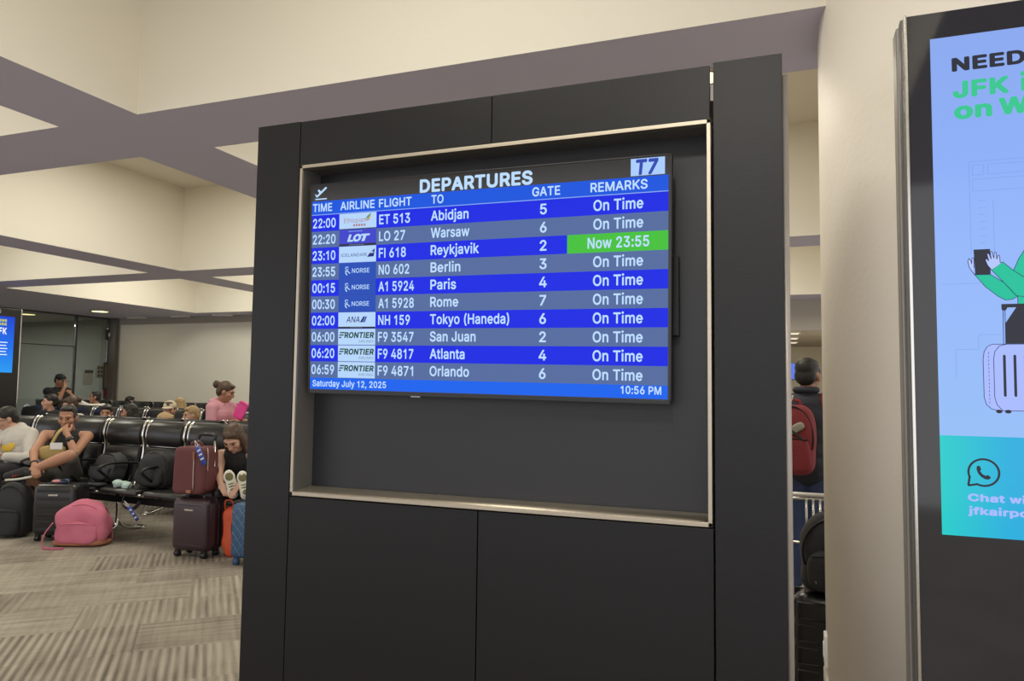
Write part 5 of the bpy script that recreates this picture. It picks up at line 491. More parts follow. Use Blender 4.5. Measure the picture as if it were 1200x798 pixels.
# ================================================================== DISPLAY CABINET
cab = thing('display_cabinet', 'tall black laminate cabinet with a metal-edged recess holding the departures screen', 'cabinet', (-1.02, 2.4, 0))
def cx(x): return x+1.02
def panel(name, x0, x1, z0, z1, y0=0., y1=.02, m=BLACKLAM, bev=.0015, lab=None):
    g = G(); g.box(cx(x0), cx(x1), y0, y1, z0, z1, bev); return g.build(name, m, cab, lab)
ZTOP = 2.513
panel('post_panel', -2.035, -1.8265, 0, ZTOP)
panel('post_panel', -.2105, 0.0, 0, ZTOP+.003, -.006, .02)
panel('header_panel', -1.8225, -.992, 2.331, ZTOP-.002)
panel('header_panel', -.989, -.222, 2.331, ZTOP-.002)
panel('base_panel', -1.8225, -1.023, .03, 1.014)
panel('base_panel', -1.019, -.2165, .03, 1.014)
panel('plinth', -2.0, -.03, 0, .03, .03, .3, TRIMD)
g = G()
# carcass: sides, top and back behind the panels, sides with a rounded upper corner
for x0, x1 in ((-2.035, -2.02), (-.006, .017)):
    pr = [(.021, 0), (.021, 2.455)]+[(.25+.10*math.sin(a), 2.355+.10*math.cos(a)) for a in [PI/2*k/8 for k in range(9)]]+[(.35, 0)]
    g.prism(pr, cx(x0), cx(x1))
g.box(cx(-2.02), cx(-.006), .022, .25, 2.40, 2.455); g.box(cx(-2.02), cx(-.006), .33, .35, 0, 2.36)
g.build('carcass', SIDEM, cab, 'pale metal side wall')
g = G(); fx0, fx1, fz0, fz1 = -1.8175, -.2195, 1.0195, 2.3295
W = .0125
g.box(cx(fx0), cx(fx0+W), -.006, .03, fz0, fz1, .001); g.box(cx(fx1-W), cx(fx1), -.006, .03, fz0, fz1, .001)
g.box(cx(fx0), cx(fx1), -.006, .03, fz1-.0135, fz1, .001); g.box(cx(fx0), cx(fx1), -.006, .03, fz0, fz0+.014, .001)
g.build('recess_frame', NICKEL, cab, 'satin metal frame around the recess')
g = G(); g.prism([(.0, fz0+.010), (.0, fz0+.016), (.112, fz0+.024), (.112, fz0+.010)], cx(fx0+.012), cx(fx1-.012)); g.build('recess_sill', NICKEL, cab, 'metal ledge along the bottom of the recess')
g = G(); g.box(cx(-1.86), cx(-.18), .115, .13, 1.0, 2.36); g.build('recess_back', RECESS, cab)
g = G()
g.box(cx(-1.815), cx(-1.803), .0, .115, 1.02, 2.33); g.box(cx(-.232), cx(-.22), .0, .115, 1.02, 2.33); g.box(cx(-1.81), cx(-.225), .0, .115, 2.318, 2.328)
g.build('recess_lining', mat('lining_grey', (.20, .19, .175), .4, .4), cab)
g = G(); g.box(cx(-.40), cx(-.333), .075, .113, 1.63, 1.90, .002); g.build('mount_bracket', BLKMET, cab)

# ================================================================== DEPARTURES SCREEN (hangs in the recess, tipped forward)
tv = thing('departures_display', 'wide flat screen listing departures in white letters on blue rows', 'screen', (-1.7665, 2.398, 2.2465))
kk = math.atan(.0482)
tv.rotation_euler = (kk, .0125, 0)
TW, TH = 1.4235, .829
g = G(); g.box(0, TW, .0, .030, -TH, 0, .004); g.box(.14, TW-.14, .028, .065, -TH+.14, -.10, .012); g.build('housing', BEZEL, tv)
g = G()
for x0, x1, z0, z1 in ((0, TW, -.0045, 0), (0, TW, -TH, -TH+.014), (0, .006, -TH, 0), (TW-.006, TW, -TH, 0)): g.box(x0, x1, -.0025, .002, z0, z1, .0008)
g.build('bezel', BEZEL, tv)
g = G(); g.box(.46, .50, -.003, 0, -TH-.004, -TH+.001); g.build('status_light', mat('tv_badge', (.25, .25, .27), .3, .5), tv)
g = G(); quad(g, .006, TW-.006, -TH+.014, -.0045, -.0005); g.build('screen', BLACKSCR, tv)
SX0, SX1 = .0085, 1.4125
LBL = glow('screen_text', '#bcdcff'); GRY = glow('row_grey', '#51699c'); BLU = glow('row_blue', '#001ee2'); HDR = glow('header_blue', '#0052dc')
LIN = glow('header_line', '#86a8f8'); GRN = glow('remark_green', '#40bf34'); TILE = glow('logo_tile_pale', '#b4d4fa'); FOOT = glow('footer_blue', '#0060ec')
VIO = glow('logo_violet', '#3a3ec8'); NAV = glow('logo_navy', '#141f70'); NBL = glow('logo_blue', '#1b49b4'); NLN = glow('logo_blue_dark', '#173f9e')
GRNL = glow('logo_green', '#12473c'); GRL = glow('logo_grey', '#6d7f95'); RUST = glow('logo_rust', '#a87f86'); DRK = glow('logo_strip', '#22242c')
YEL = glow('feather_yellow', '#c8a848'); FGR = glow('feather_green', '#4d9068'); FRD = glow('feather_red', '#b8504c'); T7B = glow('t7_blue', '#2b45ae')
Y1, Y2, Y3, Y4 = -.0010, -.0015, -.0020, -.0025
# title strip
g = G(); text(g, 'DEPARTURES', .4895, -.0665, .0500, .4475, bold=.03, y=Y2); g.build('lettering', LBL, tv, 'title lettering')
g = G(); quad(g, 1.2865, 1.4005, -.0655, -.0075, Y1); tl = g.build('terminal_tile', glow('t7_tile', '#a9ccff'), tv)
g = G(); text(g, 'T7', 1.3035, -.0640, .0535, .076, bold=.035, y=Y2, shear=.1); g.build('lettering', T7B, tl)
g = G()   # departing plane pictogram
def pl(pts, y=Y2): g.plate([(.0215+a*.0585, -.0625+b*.050) for a, b in pts], y, y+.0004)
pl([(.10, .22), (.22, .20), (.96, .88), (.93, .97), (.84, .97), (.16, .33)])
pl([(.40, .46), (.54, .58), (.34, .82), (.22, .74)])
pl([(.02, .44), (.08, .46), (.22, .24), (.12, .20)])
pl([(.04, .0), (.96, .0), (.96, .09), (.04, .09)])
g.build('plane_symbol', LBL, tv)
# header
g = G(); quad(g, SX0, SX1, -.1245, -.0690, Y1); hb = g.build('header_bar', HDR, tv)
g = G(); quad(g, SX0, SX1, -.1245, -.1215, Y2); g.build('rule', LIN, hb)
for s, x, wd in (('TIME', .0130, .0900), ('AIRLINE', .1410, .1545), ('FLIGHT', .3145, .1410), ('TO', .5385, .0500), ('GATE', .9360, .1030), ('REMARKS', 1.1475, .1960)):
    g = G(); text(g, s, x, -.1105, .0325, wd, bold=.018, y=Y2); g.build('column_heading', LBL, hb)
rows = [('22:00', 'E', 'ET 513', 'Abidjan', '5', 'On Time'), ('22:20', 'L', 'LO 27', 'Warsaw', '6', 'On Time'), ('23:10', 'I', 'FI 618', 'Reykjavik', '2', 'Now 23:55'),
        ('23:55', 'N', 'N0 602', 'Berlin', '3', 'On Time'), ('00:15', 'N', 'A1 5924', 'Paris', '4', 'On Time'), ('00:30', 'N', 'A1 5928', 'Rome', '7', 'On Time'),
        ('02:00', 'A', 'NH 159', 'Tokyo (Haneda)', '6', 'On Time'), ('06:00', 'F', 'F9 3547', 'San Juan', '2', 'On Time'), ('06:20', 'F', 'F9 4817', 'Atlanta', '4', 'On Time'), ('06:59', 'F', 'F9 4871', 'Orlando', '6', 'On Time')]
RP = .06425
def logo(kind, zt, par):
    x0, x1, z0, z1 = .1375, .3040, zt-RP+.0008, zt-.0008
    base = {'E': TILE, 'L': VIO, 'I': TILE, 'N': NBL, 'A': TILE, 'F': TILE}[kind]
    g = G(); quad(g, x0, x1, z0, z1, Y2)
    mats = [base]
    def use(m):
        if m not in mats: mats.append(m)
        g.mi = mats.index(m)
    H = z1-z0; Wd = x1-x0
    def P(pts): g.plate([(x0+a*Wd, z0+b*H) for a, b in pts], Y3-.0002, Y3)
    if kind == 'E':
        use(RUST); text(g, 'Ethiopian', x0+.13*Wd, z0+.42*H, .30*H, .58*Wd, bold=.004, y=Y3)
        for k in range(5): P([(.38+.07*k, .18), (.43+.07*k, .18), (.43+.07*k, .32), (.38+.07*k, .32)])
        use(FGR); P([(.70, .55), (.76, .78), (.86, .97), (.82, .74)])
        use(YEL); P([(.70, .52), (.80, .70), (.86, .92), (.83, .64)])
        use(FRD); P([(.70, .48), (.80, .60), (.84, .74), (.80, .52)])
        use(DRK); P([(0, 0), (1, 0), (1, .055), (0, .055)])
    elif kind == 'L':
        use(TILE); text(g, 'L', x0+.22*Wd, z0+.26*H, .46*H, .17*Wd, bold=.05, y=Y3, shear=.25)
        text(g, 'O', x0+.38*Wd, z0+.26*H, .46*H, .22*Wd, bold=.05, y=Y3, shear=.2); text(g, 'T', x0+.58*Wd, z0+.26*H, .46*H, .26*Wd, bold=.05, y=Y3, shear=.25)
        use(VIO)
        for k in range(1): g.plate([(x0+(.49+.035*math.cos(a))*Wd, z0+(.49+.085*math.sin(a))*H) for a in [2*PI*i/14 for i in range(14)]], Y4-.0002, Y4)
        use(LIN)
        for k in range(9): P([(.26+.042*k, .88), (.29+.042*k, .88), (.29+.042*k, .93), (.26+.042*k, .93)])
        use(DRK); P([(0, 0), (1, 0), (1, .13), (0, .13)])
        use(GRL)
        for k in range(9): g.plate([(x0+(.28+.045*k)*Wd, z0+.04*H), (x0+(.31+.045*k)*Wd, z0+.04*H), (x0+(.31+.045*k)*Wd, z0+.09*H), (x0+(.28+.045*k)*Wd, z0+.09*H)], Y4-.0002, Y4)
    elif kind == 'I':
        use(NAV); text(g, 'ICELANDAIR', x0+.06*Wd, z0+.36*H, .20*H, .69*Wd, bold=.006, y=Y3)
        P([(.76, .30), (.84, .56), (.97, .82), (.94, .32)]); use(TILE)
        g.plate([(x0+a*Wd, z0+b*H) for a, b in ((.84, .52), (.93, .54), (.92, .64), (.87, .60))], Y4-.0002, Y4)
    elif kind == 'N':
        use(TILE); text(g, 'NORSE', x0+.36*Wd, z0+.37*H, .28*H, .47*Wd, bold=.012, y=Y3)
        ring = [(.22+.045*math.cos(a), .68+.10*math.sin(a)) for a in [2*PI*i/12 for i in range(13)]]
        for (a, b), (c, d) in zip(ring[:9], ring[1:10]): P([(a, b), (c, d), (.22+(c-.22)*.55, .68+(d-.68)*.55), (.22+(a-.22)*.55, .68+(b-.68)*.55)])
        P([(.24, .60), (.27, .62), (.20, .40), (.17, .40)]); P([(.17, .40), (.20, .40), (.24, .25), (.21, .23)])
        P([(.22, .48), (.24, .52), (.32, .36), (.30, .32)]); P([(.16, .52), (.18, .55), (.23, .50), (.22, .46)])
        use(NLN); P([(0, 0), (1, 0), (1, .03), (0, .03)])
    elif kind == 'A':
        use(NAV); text(g, 'ANA', x0+.22*Wd, z0+.38*H, .36*H, .36*Wd, bold=.008, y=Y3, shear=.18)
        P([(.59, .38), (.66, .38), (.73, .74), (.68, .74)]); use(T7B); P([(.67, .38), (.72, .38), (.78, .74), (.74, .74)])
        use(DRK); P([(0, 0), (1, 0), (1, .11), (0, .11)]); use(GRL)
        for k in range(6): g.plate([(x0+(.34+.055*k)*Wd, z0+.035*H), (x0+(.375+.055*k)*Wd, z0+.035*H), (x0+(.375+.055*k)*Wd, z0+.08*H), (x0+(.34+.055*k)*Wd, z0+.08*H)], Y4-.0002, Y4)
    else:
        use(GRNL); text(g, 'RONTIER', x0+.17*Wd, z0+.43*H, .37*H, .80*Wd, bold=.035, y=Y3, shear=.15)
        P([(.045, .73), (.06, .81), (.19, .81), (.175, .73)]); P([(.03, .58), (.045, .66), (.16, .66), (.145, .58)]); P([(.02, .43), (.035, .51), (.10, .51), (.085, .43)])
        use(GRL); text(g, 'AIRLINES', x0+.56*Wd, z0+.16*H, .15*H, .40*Wd, bold=.004, y=Y3)
        P([(0, 0), (1, 0), (1, .02), (0, .02)])
    g.build('airline_logo', mats, par)
for k, (tm, lg, fl, to, gt, rm) in enumerate(rows):
    zt = -.1250-k*RP; band = BLU if k % 2 == 0 else GRY
    g = G(); quad(g, SX0, SX1 if k != 2 else 1.0655, zt-RP, zt, Y1)
    if k == 2: g.mi = 1; quad(g, 1.0655, SX1, zt-RP, zt, Y1)
    ro = g.build('flight_row', [band, GRN], tv)
    logo(lg, zt, ro)
    b = zt-.0505; cap = .0375
    g = G(); text(g, tm, .0145, b, cap, .1060, bold=.017, y=Y2); g.build('departure_time', LBL, ro)
    fw = {'ET 513': .1335, 'LO 27': .113, 'FI 618': .117, 'N0 602': .132, 'NH 159': .137}.get(fl, .153)
    g = G(); text(g, fl, .3160, b, cap, fw, bold=.017, y=Y2); g.build('flight_number', LBL, ro)
    tw = {'Abidjan': .153, 'Warsaw': .157, 'Reykjavik': .195, 'Berlin': .122, 'Paris': .105, 'Rome': .115, 'Tokyo (Haneda)': .315, 'San Juan': .185, 'Atlanta': .142, 'Orlando': .160}[to]
    g = G(); text(g, to, .5375, b+.0015, cap, tw, bold=.017, y=Y2); g.build('destination', LBL, ro)
    g = G(); text(g, gt, .9780, b, cap, None, 'c', bold=.017, y=Y2); g.build('gate_number', LBL, ro)
    g = G(); text(g, rm, 1.2440, b, cap, .1715 if k != 2 else .2115, 'c', bold=.017, y=Y2); g.build('remark', LBL, ro)
zf = -.1250-10*RP
g = G(); quad(g, SX0, SX1, -TH+.0165, zf, Y1); fb = g.build('footer_bar', FOOT, tv)
g = G(); text(g, 'Saturday July 12, 2025', .0205, zf-.0345, .0250, .3330, bold=.018, y=Y2); g.build('date_text', LBL, fb)
g = G(); text(g, '10:56 PM', 1.3920, zf-.0305, .0270, .1360, 'r', bold=.018, y=Y2); g.build('clock_text', LBL, fb)

# ================================================================== TALL INFORMATION KIOSK beside the column
kt = thing('information_kiosk', 'tall black glass kiosk showing an airport help poster beside the cream column', 'kiosk', (.80, 2.35, 0))
KX = .80
g = G(); g.box(.322-KX, 1.275-KX, .045, .115, 0, 2.545, .006); g.build('rear_housing', mat('kiosk_grey', (.20, .19, .185), .4, .6), kt)
g = G(); g.box(.329-KX, 1.268-KX, .012, .045, 0, 2.552, .004); g.build('body', mat('kiosk_dark', (.10, .095, .09), .35, .6), kt)
g = G()
for x in (.3405, 1.2565): g.box(x-.0045-KX, x+.0045-KX, -.006, .02, 0, 2.556, .003)
g.build('edge_strip', CHROME, kt, 'bright metal edge strip')
g = G(); g.box(.345-KX, 1.252-KX, 0, .012, .02, 2.553, .001); g.build('glass_front', mat('kiosk_black_glass', (.022, .022, .025), .06, 0, .5, coat=.3), kt)
SB, SM, ST = 1.0575, 1.3320, 2.4745
g = G(); g.box(.4035-KX, 1.2-KX, -.0012, -.0004, SM, ST); scr = g.build('screen', gradient('poster_blue', [(0, '#93bcf4'), (.35, '#94b6f8'), (.7, '#8caef6'), (1, '#8aa8ee')], 2, SM, ST), kt)
g = G(); g.box(.4035-KX, 1.2-KX, -.0012, -.0004, SB, SM); low = g.build('screen_band', gradient('poster_teal', [(0, '#1cccc8'), (.2, '#20aedc'), (.5, '#2e9ede'), (1, '#2c8ad6')], 0, -.40, .40), kt)
K1, K2, K3 = -.0018, -.0024, -.0030
INK = glow('poster_ink', '#2c2e38'); PGREEN = glow('poster_green', '#38c690'); PTEAL = glow('poster_teal_ink', '#1cc09a'); PLAV = glow('poster_lavender', '#a8baff'); PLIN = glow('poster_line', '#7f9ce0'); PNAVY = glow('poster_navy', '#28265e'); PHAND = glow('poster_hand', '#b4c6fa')
g = G(); text(g, 'NEED', .4565-KX, 2.3695, .0405, .1790, bold=.04, y=K1); g.build('headline_word', INK, scr)
g = G(); text(g, 'JFK', .4575-KX, 2.2910, .0490, .1370, bold=.04, y=K1); g.build('headline_word', PGREEN, scr); g = G(); text(g, 'i', .622-KX, 2.2920, .0490, .0125, bold=.04, y=K1)
g.build('headline_word', PGREEN, scr)
g = G(); text(g, 'on', .4595-KX, 2.2290, .0490, .0930, bold=.04, y=K1); g.build('headline_word', PGREEN, scr)
g = G(); text(g, 'W', .5690-KX, 2.2295, .0490, .0720, bold=.04, y=K1); g.build('headline_word', PGREEN, scr)
g = G()
def ln(x0, z0, x1, z1, wd=.0012, y=K1):
    d = Vector((x1-x0, z1-z0)); n = Vector((-d.y, d.x)).normalized()*wd/2
    g.plate([(x0+n.x-KX, z0+n.y), (x1+n.x-KX, z1+n.y), (x1-n.x-KX, z1-n.y), (x0-n.x-KX, z0-n.y)], y-.0003, y)
def pline(pts, wd=.0016, y=K2):
    for a, b in zip(pts, pts[1:]): ln(*a, *b, wd, y)
for a in (((.448, 1.49), (.448, 1.5725), (.5035, 1.5725), (.504, 1.613), (.561, 1.613)), ((.419, 1.757), (.511, 1.757)), ((.492, 2.103), (.63, 2.103)), ((.492, 2.103), (.492, 1.84)),
          ((.500, 2.092), (.528, 2.092), (.528, 2.064), (.500, 2.064), (.500, 2.092)), ((.538, 2.092), (.63, 2.092)), ((.538, 2.092), (.538, 2.064), (.63, 2.064)), ((.500, 2.052), (.63, 2.052)), ((.500, 2.052), (.500, 2.018), (.63, 2.018)), ((.548, 1.99), (.548, 1.83))):
    pline(a, .0011, K1)
for k in range(9): ln(.512, 1.99-k*.02, .530, 1.991-k*.02, .001)
g.build('skyline_drawing', PLIN, scr)
def shape(name, m, polys, y=K2, outline=None):
    global g
    g = G(); ms = [m, PNAVY]
    for p in polys: g.plate([(a-KX, b) for a, b in p], y-.0003, y)
    if outline:
        g.mi = 1
        for p in outline: pline(p, .0016, y-.0006)
    return g.build(name, ms, scr)
handL = [(.494, 1.788), (.486, 1.803), (.483, 1.820), (.486, 1.828), (.4905, 1.821), (.492, 1.812), (.4935, 1.829), (.498, 1.829), (.4975, 1.800)]
sl = [(.494, 1.788), (.5, 1.781), (.537, 1.78), (.567, 1.757), (.595, 1.724), (.599, 1.717), (.585, 1.709), (.570, 1.708), (.554, 1.718), (.523, 1.747)]
su = [(.539, 1.793), (.566, 1.814), (.591, 1.789), (.616, 1.769), (.660, 1.770), (.660, 1.716), (.614, 1.716), (.595, 1.719), (.567, 1.757)]
shape('raised_hand', PHAND, [handL], K1, [handL])
shape('lower_sleeve', PTEAL, [sl], K2, [sl+sl[:1]])
to = [(.660, 1.875), (.630, 1.862), (.618, 1.845), (.604, 1.821), (.591, 1.789), (.599, 1.716), (.599, 1.696), (.660, 1.696)]
shape('torso', PTEAL, [to], K1, [to])
shape('upper_sleeve', PTEAL, [su], K3, [su+su[:1]])
shape('telephone', INK, [[(.4975, 1.852), (.537, 1.852), (.537, 1.781), (.500, 1.781)]], K3)
hr = [(.539, 1.793), (.530, 1.806), (.525, 1.820), (.527, 1.826), (.533, 1.818), (.529, 1.838), (.533, 1.840), (.539, 1.823), (.537, 1.844), (.541, 1.845), (.545, 1.825), (.547, 1.842), (.551, 1.841), (.552, 1.822), (.556, 1.834), (.559, 1.831), (.560, 1.812), (.563, 1.811)]
shape('holding_hand', PHAND, [hr], K3-.0008, [hr])
shape('trousers', INK, [[(.569, 1.645), (.600, 1.696), (.660, 1.696), (.660, 1.587), (.568, 1.587)]], K2)
cs = [(.660, 1.586), (.535, 1.586), (.524, 1.580), (.516, 1.566), (.513, 1.545), (.513, 1.440), (.518, 1.420), (.530, 1.408), (.545, 1.404), (.660, 1.404)]
shape('drawn_suitcase', PLAV, [cs], K2, [cs, [(.570, 1.586), (.552, 1.581), (.541, 1.565), (.538, 1.545), (.538, 1.440), (.543, 1.420), (.556, 1.404)]])
g = G()
for k in range(14): ln(.526, 1.565-k*.0105, .526, 1.559-k*.0105, .0012, K3)
g.build('stitching', PNAVY, scr)
shape('case_slots', INK, [[(x+.0035*math.cos(a), (1.5535 if math.sin(a) > 0 else 1.4455)+.0035*math.sin(a)) for a in [2*PI*i/12+.01 for i in range(12)]] for x in (.563, .5875, .612, .637)], K3)
shape('case_wheels', INK, [[(x+.0075*math.cos(a), 1.4015+.005*math.sin(a)) for a in [2*PI*i/14 for i in range(14)]] for x in (.5475, .5685)], K3)
shape('case_handle', INK, [[(.560, 1.697), (.660, 1.697), (.660, 1.688), (.574, 1.687), (.570, 1.679), (.562, 1.679), (.560, 1.684)]], K3, [[(.5635, 1.680), (.5625, 1.587)], [(.568, 1.680), (.5675, 1.587)]])
# speech-bubble mark and the line under it
g = G()
def arc(cx_, cz, R0, R1, a0, a1, n=40, y=K1):
    P = [(cx_+math.cos(a0+(a1-a0)*i/n)*R1, cz+math.sin(a0+(a1-a0)*i/n)*R1) for i in range(n+1)]; Q = [(cx_+math.cos(a0+(a1-a0)*i/n)*R0, cz+math.sin(a0+(a1-a0)*i/n)*R0) for i in range(n+1)]
    for i in range(n): g.plate([(P[i][0]-KX, P[i][1]), (P[i+1][0]-KX, P[i+1][1]), (Q[i+1][0]-KX, Q[i+1][1]), (Q[i][0]-KX, Q[i][1])], y-.0003, y)
arc(.5070, 1.2335, .0335, .0390, math.radians(-117), math.radians(202))
pline([(.4735, 1.2215), (.4695, 1.1965), (.4925, 1.2015)], .0055, K1)
hs = [(.4905, 1.2480), (.4935, 1.2520), (.4985, 1.2505), (.5015, 1.2420), (.4985, 1.2375), (.5040, 1.2290), (.5120, 1.2245), (.5155, 1.2275), (.5225, 1.2235), (.5230, 1.2190), (.5185, 1.2150), (.5100, 1.2155), (.5010, 1.2210), (.4940, 1.2300), (.4905, 1.2400)]
g.plate([(a-KX, b) for a, b in hs], K1-.0003, K1)
g.build('bubble_mark', INK, low)
g = G(); text(g, 'Chat', .4680-KX, 1.1540, .0205, .0870, bold=.035, y=K1); g.build('caption_word', PLAV, low)
g = G(); text(g, 'wi', .5655-KX, 1.1540, .0205, .0370, bold=.035, y=K1); g.build('caption_word', PLAV, low)
g = G(); text(g, 'jfkairpo', .4675-KX, 1.1180, .0205, .1420, bold=.035, y=K1); g.build('caption_word', PLAV, low)

# kiosk standing along the glass, screen turned to the hall
k2 = thing('information_kiosk', 'tall black kiosk with a blue screen in front of the glass partition', 'kiosk', (-12.0, 8.53, 0), PI/2)
# local x runs along world +y, local -y faces world +x
KH = 2.645
g = G(); g.box(-.86, 0, 0, .12, 0, KH, .006); g.build('body', mat('kiosk_black', (.012, .012, .013), .3), k2)
g = G(); g.box(-.012, .006, -.006, .122, 0, KH+.003, .003); g.box(-.866, -.848, -.006, .122, 0, KH+.003, .003); g.build('edge_strip', CHROME, k2, 'bright metal edge strip')
g = G(); g.box(-.74, -.115, -.004, -.001, 1.59, 2.51); sc2 = g.build('screen', gradient('kiosk_blue', [(0, '#1e9af0'), (.4, '#1272ee'), (1, '#1440d2')], 2, 1.59, 2.51), k2)
g = G(); g.tube([(-.40+.045*math.cos(a), -.004, 2.585+.045*math.sin(a)) for a in [2*PI*i/20 for i in range(20)]], .006, 6, 1, False, closed=True); g.build('ring_mark', GREYW, k2)
g = G(); text(g, 'JFK', -.432, 2.215, .110, .192, 'l', bold=.03, y=-.006)
for k in range(5): quad(g, -.55, -.215-.02*(k % 2), 2.075-k*.05, 2.09-k*.05, -.006)
for a in ((-.55, -.36, 1.79, 1.90),): quad(g, *a, -.006)
g.build('lettering', glow('kiosk_white', '#e8f2ff'), sc2)
g = G()
for z in (2.36, 2.42):
    for k in range(6): quad(g, -.52+k*.047, -.482+k*.047, z, z+.042, -.006)
g.build('heading_lines', glow('kiosk_yellow', '#b8c060'), sc2)
g = G(); g.box(-.50, -.31, -.005, -.001, 1.49, 1.515); g.build('badge', GREYW, k2)

# ================================================================== SEATING
def make_bench(n, label, group, loc, rz):
    """row of n linked seats: local x along the row, -y is the sitter's front"""
    P_ = .57; Wd = n*P_
    t = thing('airport_bench', label, 'bench', loc, rz, group)
    g = G(); g.box(-Wd/2+.1, Wd/2-.1, -.34, -.28, .30, .36, .006); g.build('beam', BLKMET, t)
    for k in range(0, n+1, 2):
        x = -Wd/2+min(max(k*P_, .28), Wd-.28)
        g = G()
        g.tube([(x, -.31, .33), (x, -.31, .10), (x, -.40, .045), (x, -.58, .018)], .02, 8, 4); g.tube([(x, -.31, .14), (x, -.22, .05), (x, -.02, .018)], .02, 8, 4)
        g.frustum((x, -.58, 0), (x, -.58, .02), .03, .03); g.frustum((x, -.02, 0), (x, -.02, .02), .03, .03)
        g.build('leg', CHROME, t)
    for k in range(n):
        x0 = -Wd/2+k*P_; xa, xb = x0+.045, x0+P_-.045
        g = G(); g.prism([(-.535, .415), (-.55, .435), (-.535, .462), (-.43, .468), (-.25, .452), (-.13, .45), (-.12, .41), (-.3, .40)], xa, xb, .008); g.build('seat', VINYL, t)
        g = G(); g.prism([(-.135, .47), (-.12, .46), (-.085, .55), (-.055, .68), (-.03, .80), (-.045, .815), (-.065, .80), (-.09, .69), (-.12, .56)], xa, xb, .006); g.build('backrest', VINYL, t)
        prof = [(-.035, .818), (-.058, .835), (-.072, .88), (-.070, .95), (-.048, 1.02), (-.01, 1.062), (.022, 1.068), (.030, 1.05), (.012, .96), (-.006, .86), (-.015, .82)]
        g = G(); g.prism(prof, xa+.004, xb-.004, .012); g.build('headrest', VINYL, t)
        g = G(); g.prism([(-.02, .50), (.0, .60), (.03, .80), (.045, 1.04), (.035, 1.05), (.015, .82), (-.012, .62), (-.04, .50)], xa+.02, xb-.02); g.build('back_shell', VINYLB, t)
        for xs_ in (xa-.016, xb+.016):
            g = G()
            g.tube([(xs_, -.53, .425), (xs_, -.35, .405), (xs_, -.15, .42), (xs_, -.085, .53), (xs_, -.035, .72), (xs_, -.028, .84), (xs_, -.045, .92), (xs_, -.02, 1.03), (xs_, .02, 1.072)], .013, 8, 5, flat=(.010, .017))
            g.build('side_frame', CHROME, t)
        g = G(); g.tube([(xa-.01, -.025, .818), ((xa+xb)/2, -.03, .815), (xb+.01, -.025, .818)], .008, 6, 3); g.build('cross_rail', CHROME, t)
    for k in range(n+1):
        x = -Wd/2+k*P_
        g = G(); g.tube([(x, -.10, .655), (x, -.28, .672), (x, -.46, .668), (x, -.525, .64), (x, -.50, .60), (x, -.40, .52), (x, -.33, .45), (x, -.31, .36)], .014, 8, 5, flat=(.012, .021))
        g.build('armrest', BLKMET, t)
    return t
RZ = math.atan(-.06)
b1 = make_bench(7, 'front row of linked black seats with bags and people on it, facing the camera', 'rows of linked black seats', (-6.325, 5.68, 0), RZ)
dup(b1, (-6.30, 6.14, 0), RZ+PI, 'row of black seats standing back to back behind the front row', 'rows of linked black seats')
dup(b1, (-9.75, 8.35, 0), RZ, 'middle row of black seats where the half-hidden heads sit, left stretch', 'rows of linked black seats')
dup(b1, (-9.72, 8.82, 0), RZ+PI, 'row of black seats back to back behind the middle row', 'rows of linked black seats')
dup(b1, (-5.70, 8.10, 0), RZ, 'middle row of black seats behind the pink hoodie, right stretch', 'rows of linked black seats')
dup(b1, (-13.6, 11.5, 0), PI, 'far row of black seats in front of the glass partition', 'rows of linked black seats')
dup(b1, (-9.55, 11.4, 0), PI, 'far row of black seats along the beige wall', 'rows of linked black seats')

